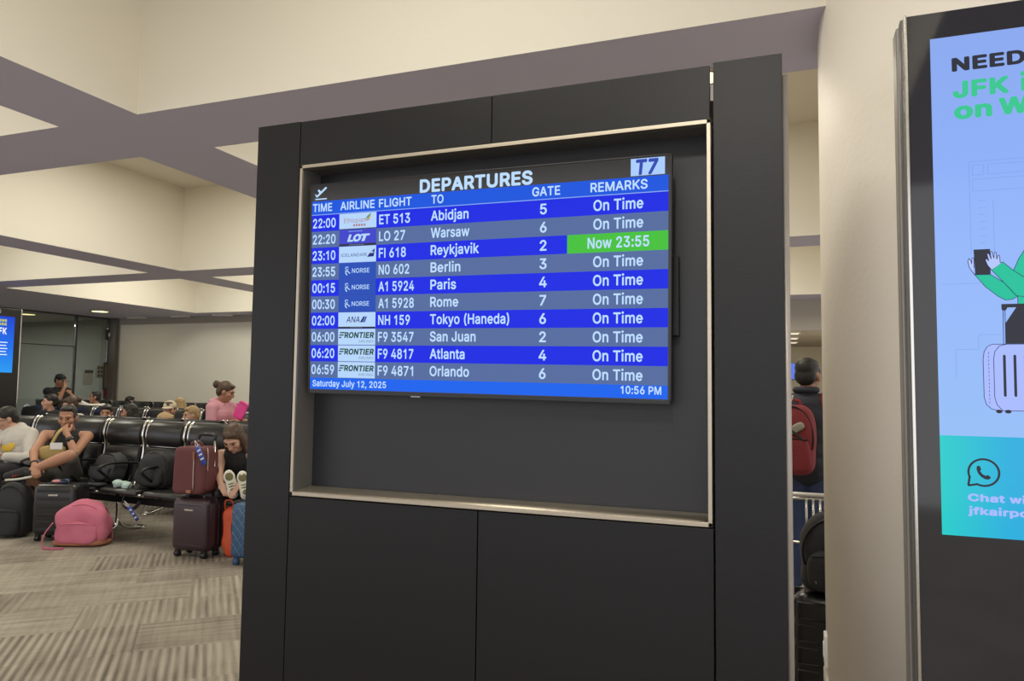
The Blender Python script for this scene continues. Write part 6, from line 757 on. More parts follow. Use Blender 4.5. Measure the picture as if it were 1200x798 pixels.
# ================================================================== LUGGAGE
def caster(name, x, y, par, m=BLKPC, r=.026):
    g = G(); g.frustum((x-.012, y, r), (x+.012, y, r), r, r, 16, True); g.frustum((x-.024, y, r), (x-.014, y, r), r, r, 16, True)
    g.box(x-.028, x+.016, y-.012, y+.016, r+.012, .062, .004); return g.build(name, m, par)
def suitcase(label, loc, rz, wd, dp, ht, m, ribs='vertical', handle=0., accent=None, wheelm=None):
    t = thing('suitcase', label, 'suitcase', loc, rz)
    z0 = .055
    g = G(); g.box(-wd/2, wd/2, -dp/2, dp/2, z0, z0+ht, .05, 4)
    g.build('shell', m, t)
    g = G()
    if ribs == 'vertical':
        for x in [(-.5+.17+.66*i/4)*wd for i in range(5)]: g.box(x-.012, x+.012, -dp/2-.004, -dp/2+.01, z0+.07, z0+ht-.07, .004)
        for y in (-dp*.22, 0.03, dp*.26):
            for s_ in (-1, 1): g.box(s_*wd/2-.006, s_*wd/2+.006, y-.010, y+.010, z0+.05, z0+ht-.05, .004)
    elif ribs == 'horizontal':
        for z in [z0+ht*(.12+.76*i/5) for i in range(6)]: g.box(-wd/2+.05, wd/2-.05, -dp/2-.005, -dp/2+.01, z-.014, z+.014, .005)
    elif ribs == 'side':
        for y in (-dp*.10, dp*.14, dp*.34):
            for s_ in (-1, 1): g.box(s_*wd/2-.007, s_*wd/2+.007, y-.014, y+.014, z0+.05, z0+ht-.05, .005)
        g.box(-wd/2+.06, wd/2-.06, -dp/2-.003, -dp/2+.006, z0+.05, z0+.058, .002); g.box(-wd/2+.06, wd/2-.06, -dp/2-.003, -dp/2+.006, z0+ht-.058, z0+ht-.05, .002)
    elif ribs == 'blocks':
        for i in range(4):
            z = z0+ht*(.14+.21*i)
            for sx in (-.26, .26):
                g.tube([(sx*wd+a_*.065, -dp/2-.001, z+ht*.075+b_*ht*.075) for a_, b_ in ((-1, -1), (1, -1), (1, 1), (-1, 1))], .005, 6, 1, False, closed=True)
            for yy in (-dp*.18, ):
                g.box(-wd/2-.005, -wd/2+.006, yy-.05, yy+.05, z, z+ht*.15, .004)
    elif ribs == 'diamond':
        for i in range(-5, 12):
            for s_ in (1, -1):
                x0, x1 = -wd/2+.03, wd/2-.03; z = z0+i*.085
                za, zb = (z, z+(x1-x0)*1.2) if s_ > 0 else (z+(x1-x0)*1.2, z)
                lo_, hi_ = z0+.03, z0+ht-.03
                P0, P1 = Vector((x0, za)), Vector((x1, zb))
                def cl(A, B):
                    d = B-A; t0, t1 = 0., 1.
                    for q, c in ((-d.y, A.y-lo_), (d.y, hi_-A.y)):
                        if abs(q) < 1e-9: continue
                        r_ = c/q
                        if q < 0: t0 = max(t0, r_)
                        else: t1 = min(t1, r_)
                    return (A+d*t0, A+d*t1) if t0 < t1 else None
                c = cl(P0, P1)
                if c and (c[1]-c[0]).length > .03: g.tube([(c[0].x, -dp/2-.001, c[0].y), (c[1].x, -dp/2-.001, c[1].y)], .003, 5, 1, False)
    g.build('shell_ribs', accent or m, t)
    g = G(); g.box(-wd/2-.002, wd/2+.002, -.006, .006, z0-.001, z0+ht+.002, .045, 4); g.build('zip_seam', BLKMET, t)
    g = G(); g.tube([(-.08, -.03, z0+ht-.004), (-.06, -.03, z0+ht+.028), (.06, -.03, z0+ht+.028), (.08, -.03, z0+ht-.004)], .010, 8, 4); g.build('carry_handle', BLKPC, t)
    g = G(); g.tube([(-wd/2+.004, -.04, z0+ht*.62), (-wd/2-.026, -.04, z0+ht*.60), (-wd/2-.026, -.04, z0+ht*.42), (-wd/2+.004, -.04, z0+ht*.40)], .009, 8, 4); g.build('side_handle', BLKPC, t)
    if handle:
        g = G(); y = dp/2-.05
        for s_ in (-1, 1): g.frustum((s_*.085, y, z0+ht-.05), (s_*.085, y, z0+ht+handle), .010, .009, 10)
        gr = g.build('telescopic_handle', CHROME, t, 'bright metal telescopic tubes')
        g = G(); g.tube([(-.085, y, z0+ht+handle-.02), (-.083, y, z0+ht+handle+.012), (-.06, y, z0+ht+handle+.022), (.06, y, z0+ht+handle+.022), (.083, y, z0+ht+handle+.012), (.085, y, z0+ht+handle-.02)], .014, 8, 3); g.build('grip', BLKPC, gr)
    for sx in (-1, 1):
        for sy in (-1, 1): caster('wheel', sx*(wd/2-.05), sy*(dp/2-.045), t, wheelm or BLKPC)
    g = G(); g.box(-.045, .045, -dp/2-.006, -dp/2, z0+ht-.10, z0+ht-.085, .002); g.build('badge', CHROME, t)
    return t
def backpack(label, loc, rz, wd, dp, ht, m, tilt=0., pocket=None, base=None, straps=True, loop=True, lump=.02, taper=.12, zipm=None, seed=1, rear=True, p=3.4):
    t = thing('backpack', label, 'backpack', loc, rz)
    R = Matrix.Rotation(tilt, 3, 'X'); c = Vector((0, 0, ht/2))
    def tr(v): return R @ Vector(v)
    g = G(); g.soft(tr((0, 0, ht/2)), (wd, dp, ht), p, lump, 7, seed, R, taper); g.build('main_compartment', m, t)
    g = G(); g.soft(tr((0, -dp*.46, ht*.30)), (wd*.80, dp*.34, ht*.50), 3.4, lump*.6, 8, seed+2, R, .06); g.build('front_pocket', pocket or m, t)
    g = G()
    arc_ = [tr((wd*.44*math.sin(a)*(1 if abs(math.cos(a)) < 2 else 1), -dp*.30, ht*.52+ht*.44*math.cos(a))) for a in [(-1+2*i/14)*PI*.62 for i in range(15)]]
    g.tube(arc_, .006, 6, 2); g.tube([tr((-wd*.36, -dp*.60, ht*.50)), tr((0, -dp*.63, ht*.52)), tr((wd*.36, -dp*.60, ht*.50))], .005, 6, 3); g.build('zipper', zipm or BLKMET, t)
    if base is not None:
        g = G(); g.soft(tr((0, -.004, ht*.07)), (wd*1.01, dp*1.03, ht*.16), 4, .006, 7, seed+3, R); g.build('base_panel', base, t)
    if loop:
        g = G(); g.tube([tr((-.05, dp*.15, ht*.95)), tr((-.035, dp*.18, ht*1.03)), tr((.035, dp*.18, ht*1.03)), tr((.05, dp*.15, ht*.95))], .008, 6, 4, flat=(.004, .012)); g.build('grab_loop', m, t)
    if straps:
        for s_ in (-1, 1):
            g = G(); g.tube([tr((s_*wd*.2, dp*.46, ht*.92)), tr((s_*wd*.26, dp*.62, ht*.78)), tr((s_*wd*.34, dp*.68, ht*.45)), tr((s_*wd*.42, dp*.55, ht*.14)), tr((s_*wd*.44, dp*.40, ht*.05))], .02, 8, 5, flat=(.007, .026)); g.build('shoulder_strap', m, t)
    return t
# maroon cabin case with the burgundy pack on top
mc = suitcase('dark plum hard suitcase on four wheels with raised handle, under the burgundy backpack', (-4.665, 4.935, 0), .04, .37, .23, .435, PLUM, 'side', handle=.50)
bp1 = thing('backpack', 'burgundy canvas backpack standing on top of the plum suitcase', 'backpack', (-4.715, 4.935, .517), .10)
g = G(); g.soft((0, 0, .20), (.30, .23, .40), 9, .008, 7, 4, None, .04); g.build('main_compartment', BURG, bp1)
g = G(); g.tube([(.075, -.121, .04), (.072, -.123, .20), (.070, -.119, .36)], .0045, 6, 3); g.tube([(.152, -.05, .05), (.154, -.05, .20), (.150, -.045, .33), (.13, -.03, .39)], .0045, 6, 3); g.build('zipper', NICKEL, bp1)
g = G(); g.soft((.146, .02, .13), (.03, .17, .20), 5, .006, 9, 2); g.build('side_pocket', BURG, bp1)
g = G(); g.box(.01, .055, -.128, -.122, .02, .045, .002); g.build('leather_patch', TANLEA, bp1, 'tan leather patch')
g = G(); g.box(.064, .078, -.130, -.124, .30, .36, .002); g.build('zip_pull', TANLEA, bp1, 'tan leather zip pull')
g = G(); g.tube([(-.05, .0, .395), (-.04, .0, .425), (.04, .0, .425), (.05, .0, .395)], .012, 6, 4, flat=(.006, .014)); g.build('grab_handle', BURG, bp1)
for s_ in (-1, 1):
    g = G(); g.tube([(s_*.06, .115, .37), (s_*.075, .15, .28), (s_*.09, .15, .14), (s_*.11, .12, .04)], .02, 8, 5, flat=(.007, .026)); g.build('shoulder_strap', BURG, bp1)
def air_tag(label, loc, rot, m1=TAGB, ln_=.16, wd=.035):
    t = thing('luggage_tag', label, 'luggage tag', loc); t.rotation_euler = rot
    g = G(); g.tube([(0, 0, .06), (.008, .002, .02), (0, 0, 0), (-.008, -.002, .02), (0, .0, .06)], .0025, 5, 3); g.build('loop', WHITE, t)
    g = G(); g.prism([(-.001, 0), (.001, 0), (.004, -ln_*.5), (.002, -ln_), (.0, -ln_), (.002, -ln_*.5)], -wd/2, wd/2); g.build('paper_strip', m1, t)
    g = G()
    for z in (-.03, -.07, -.11): g.box(-wd*.32, wd*.32, -.003, .0065, z-.012, z, .001)
    g.build('print', WHITE, t, 'white print')
    return t
air_tag('blue airline tag lying over the top of the burgundy backpack', (-4.58, 4.80, .925), (-.25, -.55, .3), ln_=.17, wd=.045)
air_tag('blue airline tag hanging below the front seats from the black bag strap', (-5.53, 5.00, .34), (.2, -.55, .2), ln_=.15)
suitcase('blue diamond-quilted hard suitcase half hidden by the black cabinet', (-4.01, 4.90, 0), .10, .38, .24, .44, BLUEC, 'diamond', accent=BLUEL, wheelm=BLUEC)
suitcase('black ribbed hard suitcase behind the pink backpack', (-6.27, 4.93, 0), .33, .40, .25, .46, BLKPC, 'horizontal')
backpack('tall black backpack slumped against the black ribbed suitcase', (-6.80, 4.87, 0), .35, .36, .25, .49, BLKFAB, .0, seed=8, lump=.03, taper=.25)
bp2 = backpack('pink canvas backpack with brown base sitting on the carpet', (-5.90, 4.86, 0), .42, .45, .24, .37, PINKF, -.10, base=TANLEA, seed=5, lump=.05, taper=.12, zipm=PINKF)
g = G(); g.tube([(-.18, -.15, .22), (-.235, -.18, .12), (-.235, -.20, .02), (-.16, -.22, .008), (-.05, -.21, .008)], .014, 8, 5, flat=(.005, .018)); g.build('loose_strap', PINKF, bp2)
def on_bench(x, dy, z):  # a spot on the front bench
    return (x, 5.68-.06*(x+6.325)+dy, z)
backpack('black backpack with looped strap on the front bench behind the pink backpack', on_bench(-6.28, -.27, .462), -.1, .36, .22, .29, DKFAB, -.25, seed=11, lump=.03)
sb = backpack('black roll-top backpack sitting upright on the front bench beside the mint cloth', on_bench(-5.57, -.30, .462), .15, .36, .24, .34, BLKFAB, -.12, seed=14, lump=.025, taper=.2)
g = G(); g.tube([(-.12, -.16, .08), (-.16, -.20, -.02), (-.15, -.24, -.13), (-.05, -.23, -.16), (.0, -.2, -.10)], .012, 8, 5, flat=(.004, .018)); g.build('hanging_strap', BLKFAB, sb)
g = G()
for k in range(6): g.soft((-.07+.03*k, .02*math.sin(k*2.3), .028+.012*math.cos(k*3)), (.09, .08, .055), 2.4, .02, 12, k)
o = g.build('cloth', MINT, loc=on_bench(-5.87, -.43, .465)); tag(o, 'crumpled mint cloth lying on the front seat edge', 'cloth')
g = G(); g.soft((0, 0, .012), (.22, .12, .024), 3, .01, 10, 3); o = g.build('garment', DKFAB, loc=on_bench(-6.18, -.47, .467)); tag(o, 'flat dark garment on the front seat beside the mint cloth', 'clothing')
# orange bag between the plum and blue cases
t = thing('tote_bag', 'bright orange bag standing between the plum and the blue suitcases', 'bag', (-4.40, 5.06, 0), .2)
g = G(); g.soft((0, 0, .21), (.13, .20, .42), 4, .02, 9, 2); g.build('body', ORANGE, t)
g = G(); g.tube([(-.04, -.08, .40), (-.03, -.09, .47), (.03, -.09, .47), (.04, -.08, .40)], .006, 6, 4); g.build('handle', ORANGE, t)
# things on the black suitcase
t = thing('snack_pack', 'small pink and blue packet lying on the black ribbed suitcase', 'packet', (-6.30, 4.90, .522), .4)
g = G(); g.soft((0, 0, .014), (.09, .07, .028), 3, .008, 20, 2); g.build('wrapper', mat('packet_pink', (.6, .25, .25), .5), t); g = G(); g.soft((.06, .01, .014), (.07, .06, .026), 3, .008, 20, 5); g.build('wrapper', mat('packet_blue', (.1, .2, .55), .5), t)

# ================================================================== PEOPLE
def remeshed(g, voxel, smooth=4, fac=.5):
    me = bpy.data.meshes.new('tmp'); g.bm.to_mesh(me); g.bm.free()
    o = bpy.data.objects.new('tmp', me); COL.objects.link(o)
    m = o.modifiers.new('r', 'REMESH'); m.mode = 'VOXEL'; m.voxel_size = voxel; m.use_smooth_shade = True
    if smooth:
        k = o.modifiers.new('s', 'SMOOTH'); k.factor = fac; k.iterations = smooth
    dg = bpy.context.evaluated_depsgraph_get(); out = bpy.data.meshes.new_from_object(o.evaluated_get(dg))
    bpy.data.objects.remove(o); bpy.data.meshes.remove(me)
    r = G(); r.bm.from_mesh(out); bpy.data.meshes.remove(out)
    for f in r.bm.faces: f.smooth = True; f.material_index = 0
    return r
def frame(face, upv=(0, 0, 1)):
    f = Vector(face).normalized(); u = Vector(upv); x = f.cross(u).normalized(); u = x.cross(f).normalized()
    return Matrix((x, f, u)).transposed()        # columns: right, forward, up
def head_shapes(g, c, R, k=1.):
    c = Vector(c)
    def E_(p, r): g.ell(c+R @ (Vector(p)*k), tuple(v*k for v in r), R)
    def L_(p, q, a, b): g.limb(c+R @ (Vector(p)*k), c+R @ (Vector(q)*k), a*k, b*k)
    E_((0, -.014, .030), (.075, .094, .086)); E_((0, .020, -.010), (.066, .070, .092)); E_((0, .036, -.072), (.044, .046, .040)); E_((0, .066, -.096), (.022, .020, .017))
    for s_ in (-1, 1):
        E_((s_*.040, .056, -.020), (.026, .026, .024)); E_((s_*.076, -.008, -.008), (.010, .019, .031)); L_((s_*.012, .083, .030), (s_*.052, .068, .028), .010, .008)
    L_((0, .086, .018), (0, .103, -.026), .009, .014); E_((.012, .094, -.030), (.009, .009, .008)); E_((-.012, .094, -.030), (.009, .009, .008))
    E_((0, .080, -.054), (.024, .014, .007)); E_((0, .079, -.066), (.021, .014, .008))
def hand_shapes(g, w, d, n, k=1., curl=.5, side=1):
    """wrist point, direction of the hand, normal out of the back of the hand"""
    w = Vector(w); d = Vector(d).normalized(); n = Vector(n); n = (n-d*n.dot(d)).normalized(); b = d.cross(n)*side
    R = Matrix((b, d, n)).transposed()
    g.ell(w+d*.045*k, (.040*k, .052*k, .017*k), R); g.limb(w, w+d*.03*k, .025*k, .026*k)
    for i, (o, ln_) in enumerate(((-.030, .070), (-.010, .080), (.011, .076), (.030, .060))):
        p = w+d*.085*k+b*o*k; a = 0; r_ = .0095*k
        for q in range(3):
            a += curl*(.5+.35*q); st = ln_*k*(.45, .32, .25)[q]
            e = p+(d*math.cos(a)-n*math.sin(a))*st; g.limb(p, e, r_, r_*.92); p = e; r_ *= .92
    p = w+d*.03*k-b*.034*k; e = p+(d*.72-b*.62-n*.25)*.042*k; g.limb(p, e, .013*k, .011*k); g.limb(e, e+(d*.9-b*.12-n*.40)*.034*k, .011*k, .009*k)
class Body:
    def __init__(s, J, face=(0, 1, 0), k=1., hk=1., headup=(0, 0, 1), build=1.):
        s.J = {a: Vector(b) for a, b in J.items()}; s.k = k; s.hk = hk; s.b = build; s.R = frame(face, headup)
        J = s.J; s.xax = (J['shR']-J['shL']).normalized(); zz = (J['neck']-J['pelvis']).normalized()
        f = zz.cross(s.xax).normalized(); s.xax = f.cross(zz).normalized(); s.T = Matrix((s.xax, f, zz)).transposed(); s.f = f; s.z = zz
    def torso(s, g, gr=0., low=0., tank=False):
        J, k, b = s.J, s.k, s.b; P, N = J['pelvis'], J['neck']; L = (N-P)
        def at(t, r, fo=0): g.ell(P+L*t+s.f*fo*k, tuple(v*k*b+gr for v in r), s.T)
        at(0.0+low, (.165, .120, .115)); at(.22, (.150, .108, .12)); at(.45, (.150, .108, .13)); at(.66, (.168, .118, .13), .005); at(.82, (.155, .098, .085))
        for a in ('shR', 'shL'): g.limb(P+L*.84, J[a] if not tank else P+L*.84+(J[a]-P-L*.84)*.38, .062*k+gr, (.056 if not tank else .064)*k*b+gr)
    def arm(s, g, side, gr=0., t=1.):
        J, k, b = s.J, s.k, s.b; a, e, w = J['sh'+side], J['el'+side], J['wr'+side]
        if t <= 1.: 
            g.limb(a, a+(e-a)*t, .053*k*b+gr, (.053+(.040-.053)*t)*k*b+gr); return
        g.limb(a, e, .053*k*b+gr, .040*k*b+gr); u = min(t-1, 1); g.limb(e, e+(w-e)*u, .042*k*b+gr, (.042-.016*u)*k*b+gr)
    def leg(s, g, side, gr=0., t=2.):
        J, k, b = s.J, s.k, s.b; h, n, a = J['hip'+side], J['kn'+side], J['an'+side]
        g.limb(h, h+(n-h)*min(t, 1), .088*k*b+gr, (.088-.030*min(t, 1))*k*b+gr)
        if t > 1:
            u = min(t-1, 1); m = n+(a-n)*.35; g.limb(n, n+(a-n)*min(u, .35), .058*k*b+gr, .056*k*b+gr)
            if u > .35: g.limb(m, n+(a-n)*u, .056*k*b+gr, (.056-.022*(u-.35)/.65)*k*b+gr)
    def foot(s, g, side, gr=0.):
        J, k = s.J, s.k; a, t = J['an'+side], J['to'+side]; d = (t-a)
        g.limb(a-Vector((0, 0, .03))*k, a+d*.35, .036*k+gr, .036*k+gr); g.limb(a+d*.3, t, .040*k+gr, .030*k+gr)
    def skin(s, g, hands=True, curl=.5):
        s.torso(g)
        J, k = s.J, s.k
        g.limb(J['neck']-s.z*.03*k, J['head']-s.R @ Vector((0, .015, .07))*s.hk, .056*k, .050*k)
        head_shapes(g, J['head'], s.R, s.hk)
        for a in 'RL':
            s.arm(g, a, 0, 2.)
            if hands:
                d = J['ha'+a]-J['wr'+a]; n = J.get('hn'+a, Vector((0, 0, 1))); hand_shapes(g, J['wr'+a], d, n, k, curl, 1 if a == 'R' else -1)
            if 'kn'+a in J: s.leg(g, a); s.foot(g, a, -.008)
def make_person(label, B, org, skin=SKIN, vox=.009, hair=None, hairm=HAIRB, shirt=None, sleeve=.6, sgr=.012, trousers=None, tleg=2., shoes=None, group=None, curl=.5, extra=None, low=0., mouth=True, tank=False):
    t = thing('person', label, 'person', org, 0, group)
    off = -Vector(org)
    def fin(g, name, m, v=vox, sm=4, rm=True, lab=None):
        if rm: g = remeshed(g, v, sm)
        bmesh.ops.translate(g.bm, verts=g.bm.verts, vec=off); return g.build(name, m, t, lab)
    g = G(); B.skin(g, True, curl); body = fin(g, 'body', skin, vox, 2)
    c, R, k = B.J['head'], B.R, B.hk
    pt = lambda p: c+R @ (Vector(p)*k)
    g = G()
    for s_ in (-1, 1): g.ell(pt((s_*.031, .080, .008)), .0088*k, None, 10, 6)
    bmesh.ops.translate(g.bm, verts=g.bm.verts, vec=off); g.build('eyes', EYED, t)
    g = G()
    for s_ in (-1, 1): g.tube([pt((s_*.014, .095, .028)), pt((s_*.034, .090, .035)), pt((s_*.054, .074, .028))], .0034*k, 6, 3)
    bmesh.ops.translate(g.bm, verts=g.bm.verts, vec=off); g.build('eyebrows', hairm, t)
    if mouth:
        g = G(); g.tube([pt((-.022, .086, -.060)), pt((0, .094, -.060)), pt((.022, .086, -.060))], .0055*k, 6, 3)
        bmesh.ops.translate(g.bm, verts=g.bm.verts, vec=off); g.build('lips', LIPS, t)
    if hair:
        g = G()
        for p, r in hair: g.ell(pt(p), tuple(v*k for v in r), R)
        fin(g, 'hair', hairm, .007, 2)
    if shirt is not None:
        g = G(); B.torso(g, sgr, low, tank)
        for a in 'RL':
            if sleeve > 0: B.arm(g, a, sgr, sleeve)
        fin(g, 'shirt', shirt, .009, 4)
    if trousers is not None and 'knR' in B.J:
        g = G(); P = B.J['pelvis']; g.ell(P, (.178*B.k*B.b, .135*B.k*B.b, .12*B.k), B.T)
        for a in 'RL': g.limb(P, B.J['hip'+a], .10*B.k, .10*B.k); B.leg(g, a, .014, tleg)
        fin(g, 'trousers', trousers, .010, 4)
    if shoes is not None and 'knR' in B.J:
        for a in 'RL':
            g = G(); B.foot(g, a, .006); fin(g, 'shoe', shoes, .007, 3)
    if extra: extra(t, off, pt, R, B, fin)
    return t
SHORT = [((0, -.030, .056), (.080, .090, .076)), ((0, -.055, .0), (.077, .055, .072)), ((0, .030, .098), (.058, .040, .026)), ((.068, .010, .030), (.012, .020, .034)), ((-.068, .010, .030), (.012, .020, .034))]
TIED = [((0, -.022, .046), (.084, .096, .088)), ((0, -.060, .0), (.074, .055, .080)), ((0, .040, .088), (.060, .042, .028))]
BUN = TIED+[((0, -.135, .050), (.048, .045, .048)), ((.02, -.150, .075), (.022, .02, .022)), ((-.02, -.14, .02), (.024, .022, .024))]
PONY = TIED+[((0, -.125, .01), (.035, .04, .05)), ((0, -.135, -.06), (.032, .035, .07))]
LONG = TIED+[((s_*.078, -.01, -.05), (.026, .045, .10)) for s_ in (-1, 1)]+[((0, -.075, -.09), (.085, .045, .12))]+[((s_*.085, .012, -.14), (.028, .032, .07)) for s_ in (-1, 1)]
def offv(o, n): return o
# the man in the black tank top, ankle on knee, hand at his mouth
J = dict(pelvis=(-6.86, 5.40, .53), neck=(-6.85, 5.44, .955), head=(-6.815, 5.375, 1.085), shR=(-7.03, 5.31, .905), shL=(-6.69, 5.51, .895), elR=(-6.87, 5.08, .76), wrR=(-6.70, 4.965, .655), haR=(-6.62, 4.93, .58), hnR=(.3, -.3, .8),
         elL=(-6.53, 5.25, .75), wrL=(-6.645, 5.255, .925), haL=(-6.72, 5.265, 1.005), hnL=(.35, -.9, .1), hipR=(-6.95, 5.33, .52), hipL=(-6.76, 5.40, .53), knL=(-6.45, 5.13, .74), anL=(-6.70, 4.955, .615), toL=(-6.97, 4.90, .545),
         knR=(-6.80, 5.02, .55), anR=(-6.90, 5.22, .11), toR=(-6.84, 5.05, .035))
def tank_extra(t, off, pt, R, B, fin):
    g = G(); w = B.J['wrL']; d = (B.J['elL']-w).normalized(); g.frustum(w+d*.035, w+d*.07, .034, .036, 16); g.ell(w+d*.05+Vector((.02, -.03, 0)), (.018, .018, .02)); fin(g, 'wristwatch', BLKPC, rm=False)
    g = G(); w = B.J['wrR']; d = (B.J['elR']-w).normalized(); g.frustum(w+d*.02, w+d*.035, .034, .035, 16); fin(g, 'bracelet', BLKFAB, rm=False)
    g = G(); a, k_ = B.J['anL'], B.J['toL']
    for i in range(6): g.box(-.004, .004, -.002, .002, 0, .03, M=Matrix.Translation(a+(k_-a)*(.30+.09*i)+Vector((.035, -.030, -.018))))
    fin(g, 'shoe_lettering', REDLET, rm=False)
    g = G(); g.tube([a+Vector((.045, -.03, -.06)), (a+k_)/2+Vector((.03, -.03, -.055)), k_+Vector((.01, -.02, -.035))], .012, 6, 4); fin(g, 'shoe_sole', SOLE, rm=False)
man = make_person('man in a black tank top, ankle on his knee, hand at his mouth', Body(J, (.55, -.82, -.20)), (-6.86, 5.3, 0), SKIN, .006, SHORT, HAIRB, TEE, 0, .010, GREYSH, .92, BLKFAB, curl=.7, extra=tank_extra, tank=True)
t = thing('crossbody_bag', 'khaki crossbody bag with a white card, worn by the man in the black tank top', 'bag', (-6.73, 5.17, .70), .55)
g = G(); g.soft((0, 0, .05), (.23, .075, .15), 4, .006, 9, 3); g.build('body', TANBAG, t)
g = G(); g.box(-.01, .10, -.046, -.040, .09, .155, .004); g.build('card', WHITE, t, 'white card sticking up')
g = G(); g.tube([(-.02, -.035, .10), (.01, -.02, .18), (.035, .01, .25), (.05, .08, .29)], .02, 6, 5, flat=(.004, .016)); g.build('strap', TANBAG, t)
# the woman in the heather sweatshirt looking down at her telephone
J = dict(pelvis=(-7.50, 5.40, .54), neck=(-7.62, 5.42, .945), head=(-7.685, 5.365, 1.05), shR=(-7.80, 5.37, .875), shL=(-7.46, 5.47, .885), elL=(-7.27, 5.34, .655), wrL=(-7.40, 5.17, .685), haL=(-7.48, 5.13, .705), hnL=(0, -.6, -.7),
         elR=(-7.80, 5.17, .66), wrR=(-7.63, 5.08, .69), haR=(-7.55, 5.08, .71), hnR=(0, -.6, -.7), hipR=(-7.60, 5.34, .53), hipL=(-7.42, 5.38, .53), knR=(-7.60, 4.95, .55), knL=(-7.30, 4.99, .55), anR=(-7.60, 4.93, .10), anL=(-7.28, 4.97, .10), toR=(-7.62, 4.76, .035), toL=(-7.28, 4.79, .035))
def sweat_extra(t, off, pt, R, B, fin):
    g = G()
    for s_ in (-1, 1): g.tube([pt((s_*.031+.024*math.cos(a), .098, .006+.018*math.sin(a))) for a in [2*PI*i/12 for i in range(12)]], .0026, 5, 1, False, closed=True); g.tube([pt((s_*.055, .094, .010)), pt((s_*.078, .0, .004))], .0026, 5, 1, False)
    g.tube([pt((-.008, .102, .010)), pt((.008, .102, .010))], .0026, 5, 1, False); fin(g, 'glasses', BLKMET, rm=False)
    g = G(); c = B.J['pelvis']*.45+B.J['neck']*.55+B.f*.135
    M = Matrix.Translation(c) @ B.T.to_4x4()
    g.add(*(lambda tt: (tt, M))(disc_mesh(.075, .06, .012, 1.0))); fin(g, 'chest_print', YELL, rm=False, lab='yellow print on the chest')
    g = G(); g.tube([B.J['shL']+Vector((.02, -.02, .07)), B.J['neck']+B.f*.10-B.z*.02, c+B.f*.02+B.xax*.08], .012, 6, 4, flat=(.004, .012)); fin(g, 'shoulder_strap', mat('tan_strap', (.45, .30, .22), .7), rm=False)
    g = G(); g.limb(B.J['neck']-B.f*.05, B.J['neck']-B.f*.07+B.z*.01, .075, .07); g.limb(B.J['shL']*.4+B.J['neck']*.6, B.J['shR']*.4+B.J['neck']*.6, .06, .06); fin(g, 'hood', SWEAT, .009, 4)
def disc_mesh(rx, rz, th, half):
    t = bmesh.new(); bmesh.ops.create_uvsphere(t, u_segments=20, v_segments=10, radius=1)
    for v in t.verts: v.co = Vector((v.co.x*rx, v.co.y*th, v.co.z*rz))
    return t
make_person('woman in glasses and a pale heather sweatshirt, seated and looking down at her phone', Body(J, (-.40, -.82, -.42), build=1.1), (-7.50, 5.3, 0), SKINL, .008, TIED, HAIRB, SWEAT, 1.95, .018, DARKTR, 2., BLKFAB, extra=sweat_extra)
t = thing('mobile_phone', 'phone held in the lap of the seated woman in the pale sweatshirt', 'phone', (-7.51, 5.07, .72)); t.rotation_euler = (-.9, 0, .3)
g = G(); g.box(-.037, .037, -.005, .005, -.03, .12, .006, 3); g.build('body', BLKPC, t); g = G(); quad(g, -.033, .033, -.025, .115, .0056); g.build('screen', glow('phone_screen', '#b9c4d8', .5), t)
# the woman bending forward, feet up on the blue case
J = dict(pelvis=(-4.62, 5.38, .54), neck=(-4.54, 5.235, .875), head=(-4.515, 5.15, .975), shR=(-4.69, 5.20, .82), shL=(-4.40, 5.29, .81), elR=(-4.60, 5.08, .68), wrR=(-4.48, 4.98, .60), haR=(-4.40, 4.94, .57), hnR=(.3, -.5, .7), elL=(-4.25, 5.12, .70), wrL=(-4.28, 4.99, .62), haL=(-4.28, 4.93, .585), hnL=(0, -.5, .7),
         hipR=(-4.68, 5.30, .52), hipL=(-4.53, 5.33, .52), knR=(-4.50, 5.09, .60), knL=(-4.33, 5.11, .60), anR=(-4.33, 4.955, .565), anL=(-4.20, 4.955, .565), toR=(-4.355, 4.925, .70), toL=(-4.215, 4.925, .70))
def bend_extra(t, off, pt, R, B, fin):
    for a in 'RL':
        A, T_ = B.J['an'+a], B.J['to'+a]; n = Vector((.60, -.80, .12)).normalized(); u = (T_-A).normalized(); b = n.cross(u).normalized(); u = b.cross(n)
        c = (A+T_)/2+n*.030-u*.014; Rm = Matrix((b, n, u)).transposed()
        g = G(); g.ell(c+u*.055, (.048, .018, .060), Rm); g.ell(c-u*.055, (.038, .018, .052), Rm); g.ell(c, (.038, .016, .06), Rm); fin(g, 'shoe_sole', SOLE, .006, 3)
        g = G(); g.ell(c+u*.06+n*.012, (.034, .010, .038), Rm); g.ell(c-u*.06+n*.012, (.024, .010, .026), Rm)
        for q in (-.022, 0.0): g.ell(c+u*q+n*.012, (.030, .008, .007), Rm)
        fin(g, 'shoe_tread', OLIVE, .005, 2)
make_person('woman in a black top bending forward beside the cabinet, pale shoe soles facing out', Body(J, (.18, -.72, -.66), build=.9), (-4.6, 5.3, 0), SKINL, .007, LONG, HAIRBR, TEE, 0, .010, DARKTR, 2., WTEE, extra=bend_extra, tank=True)
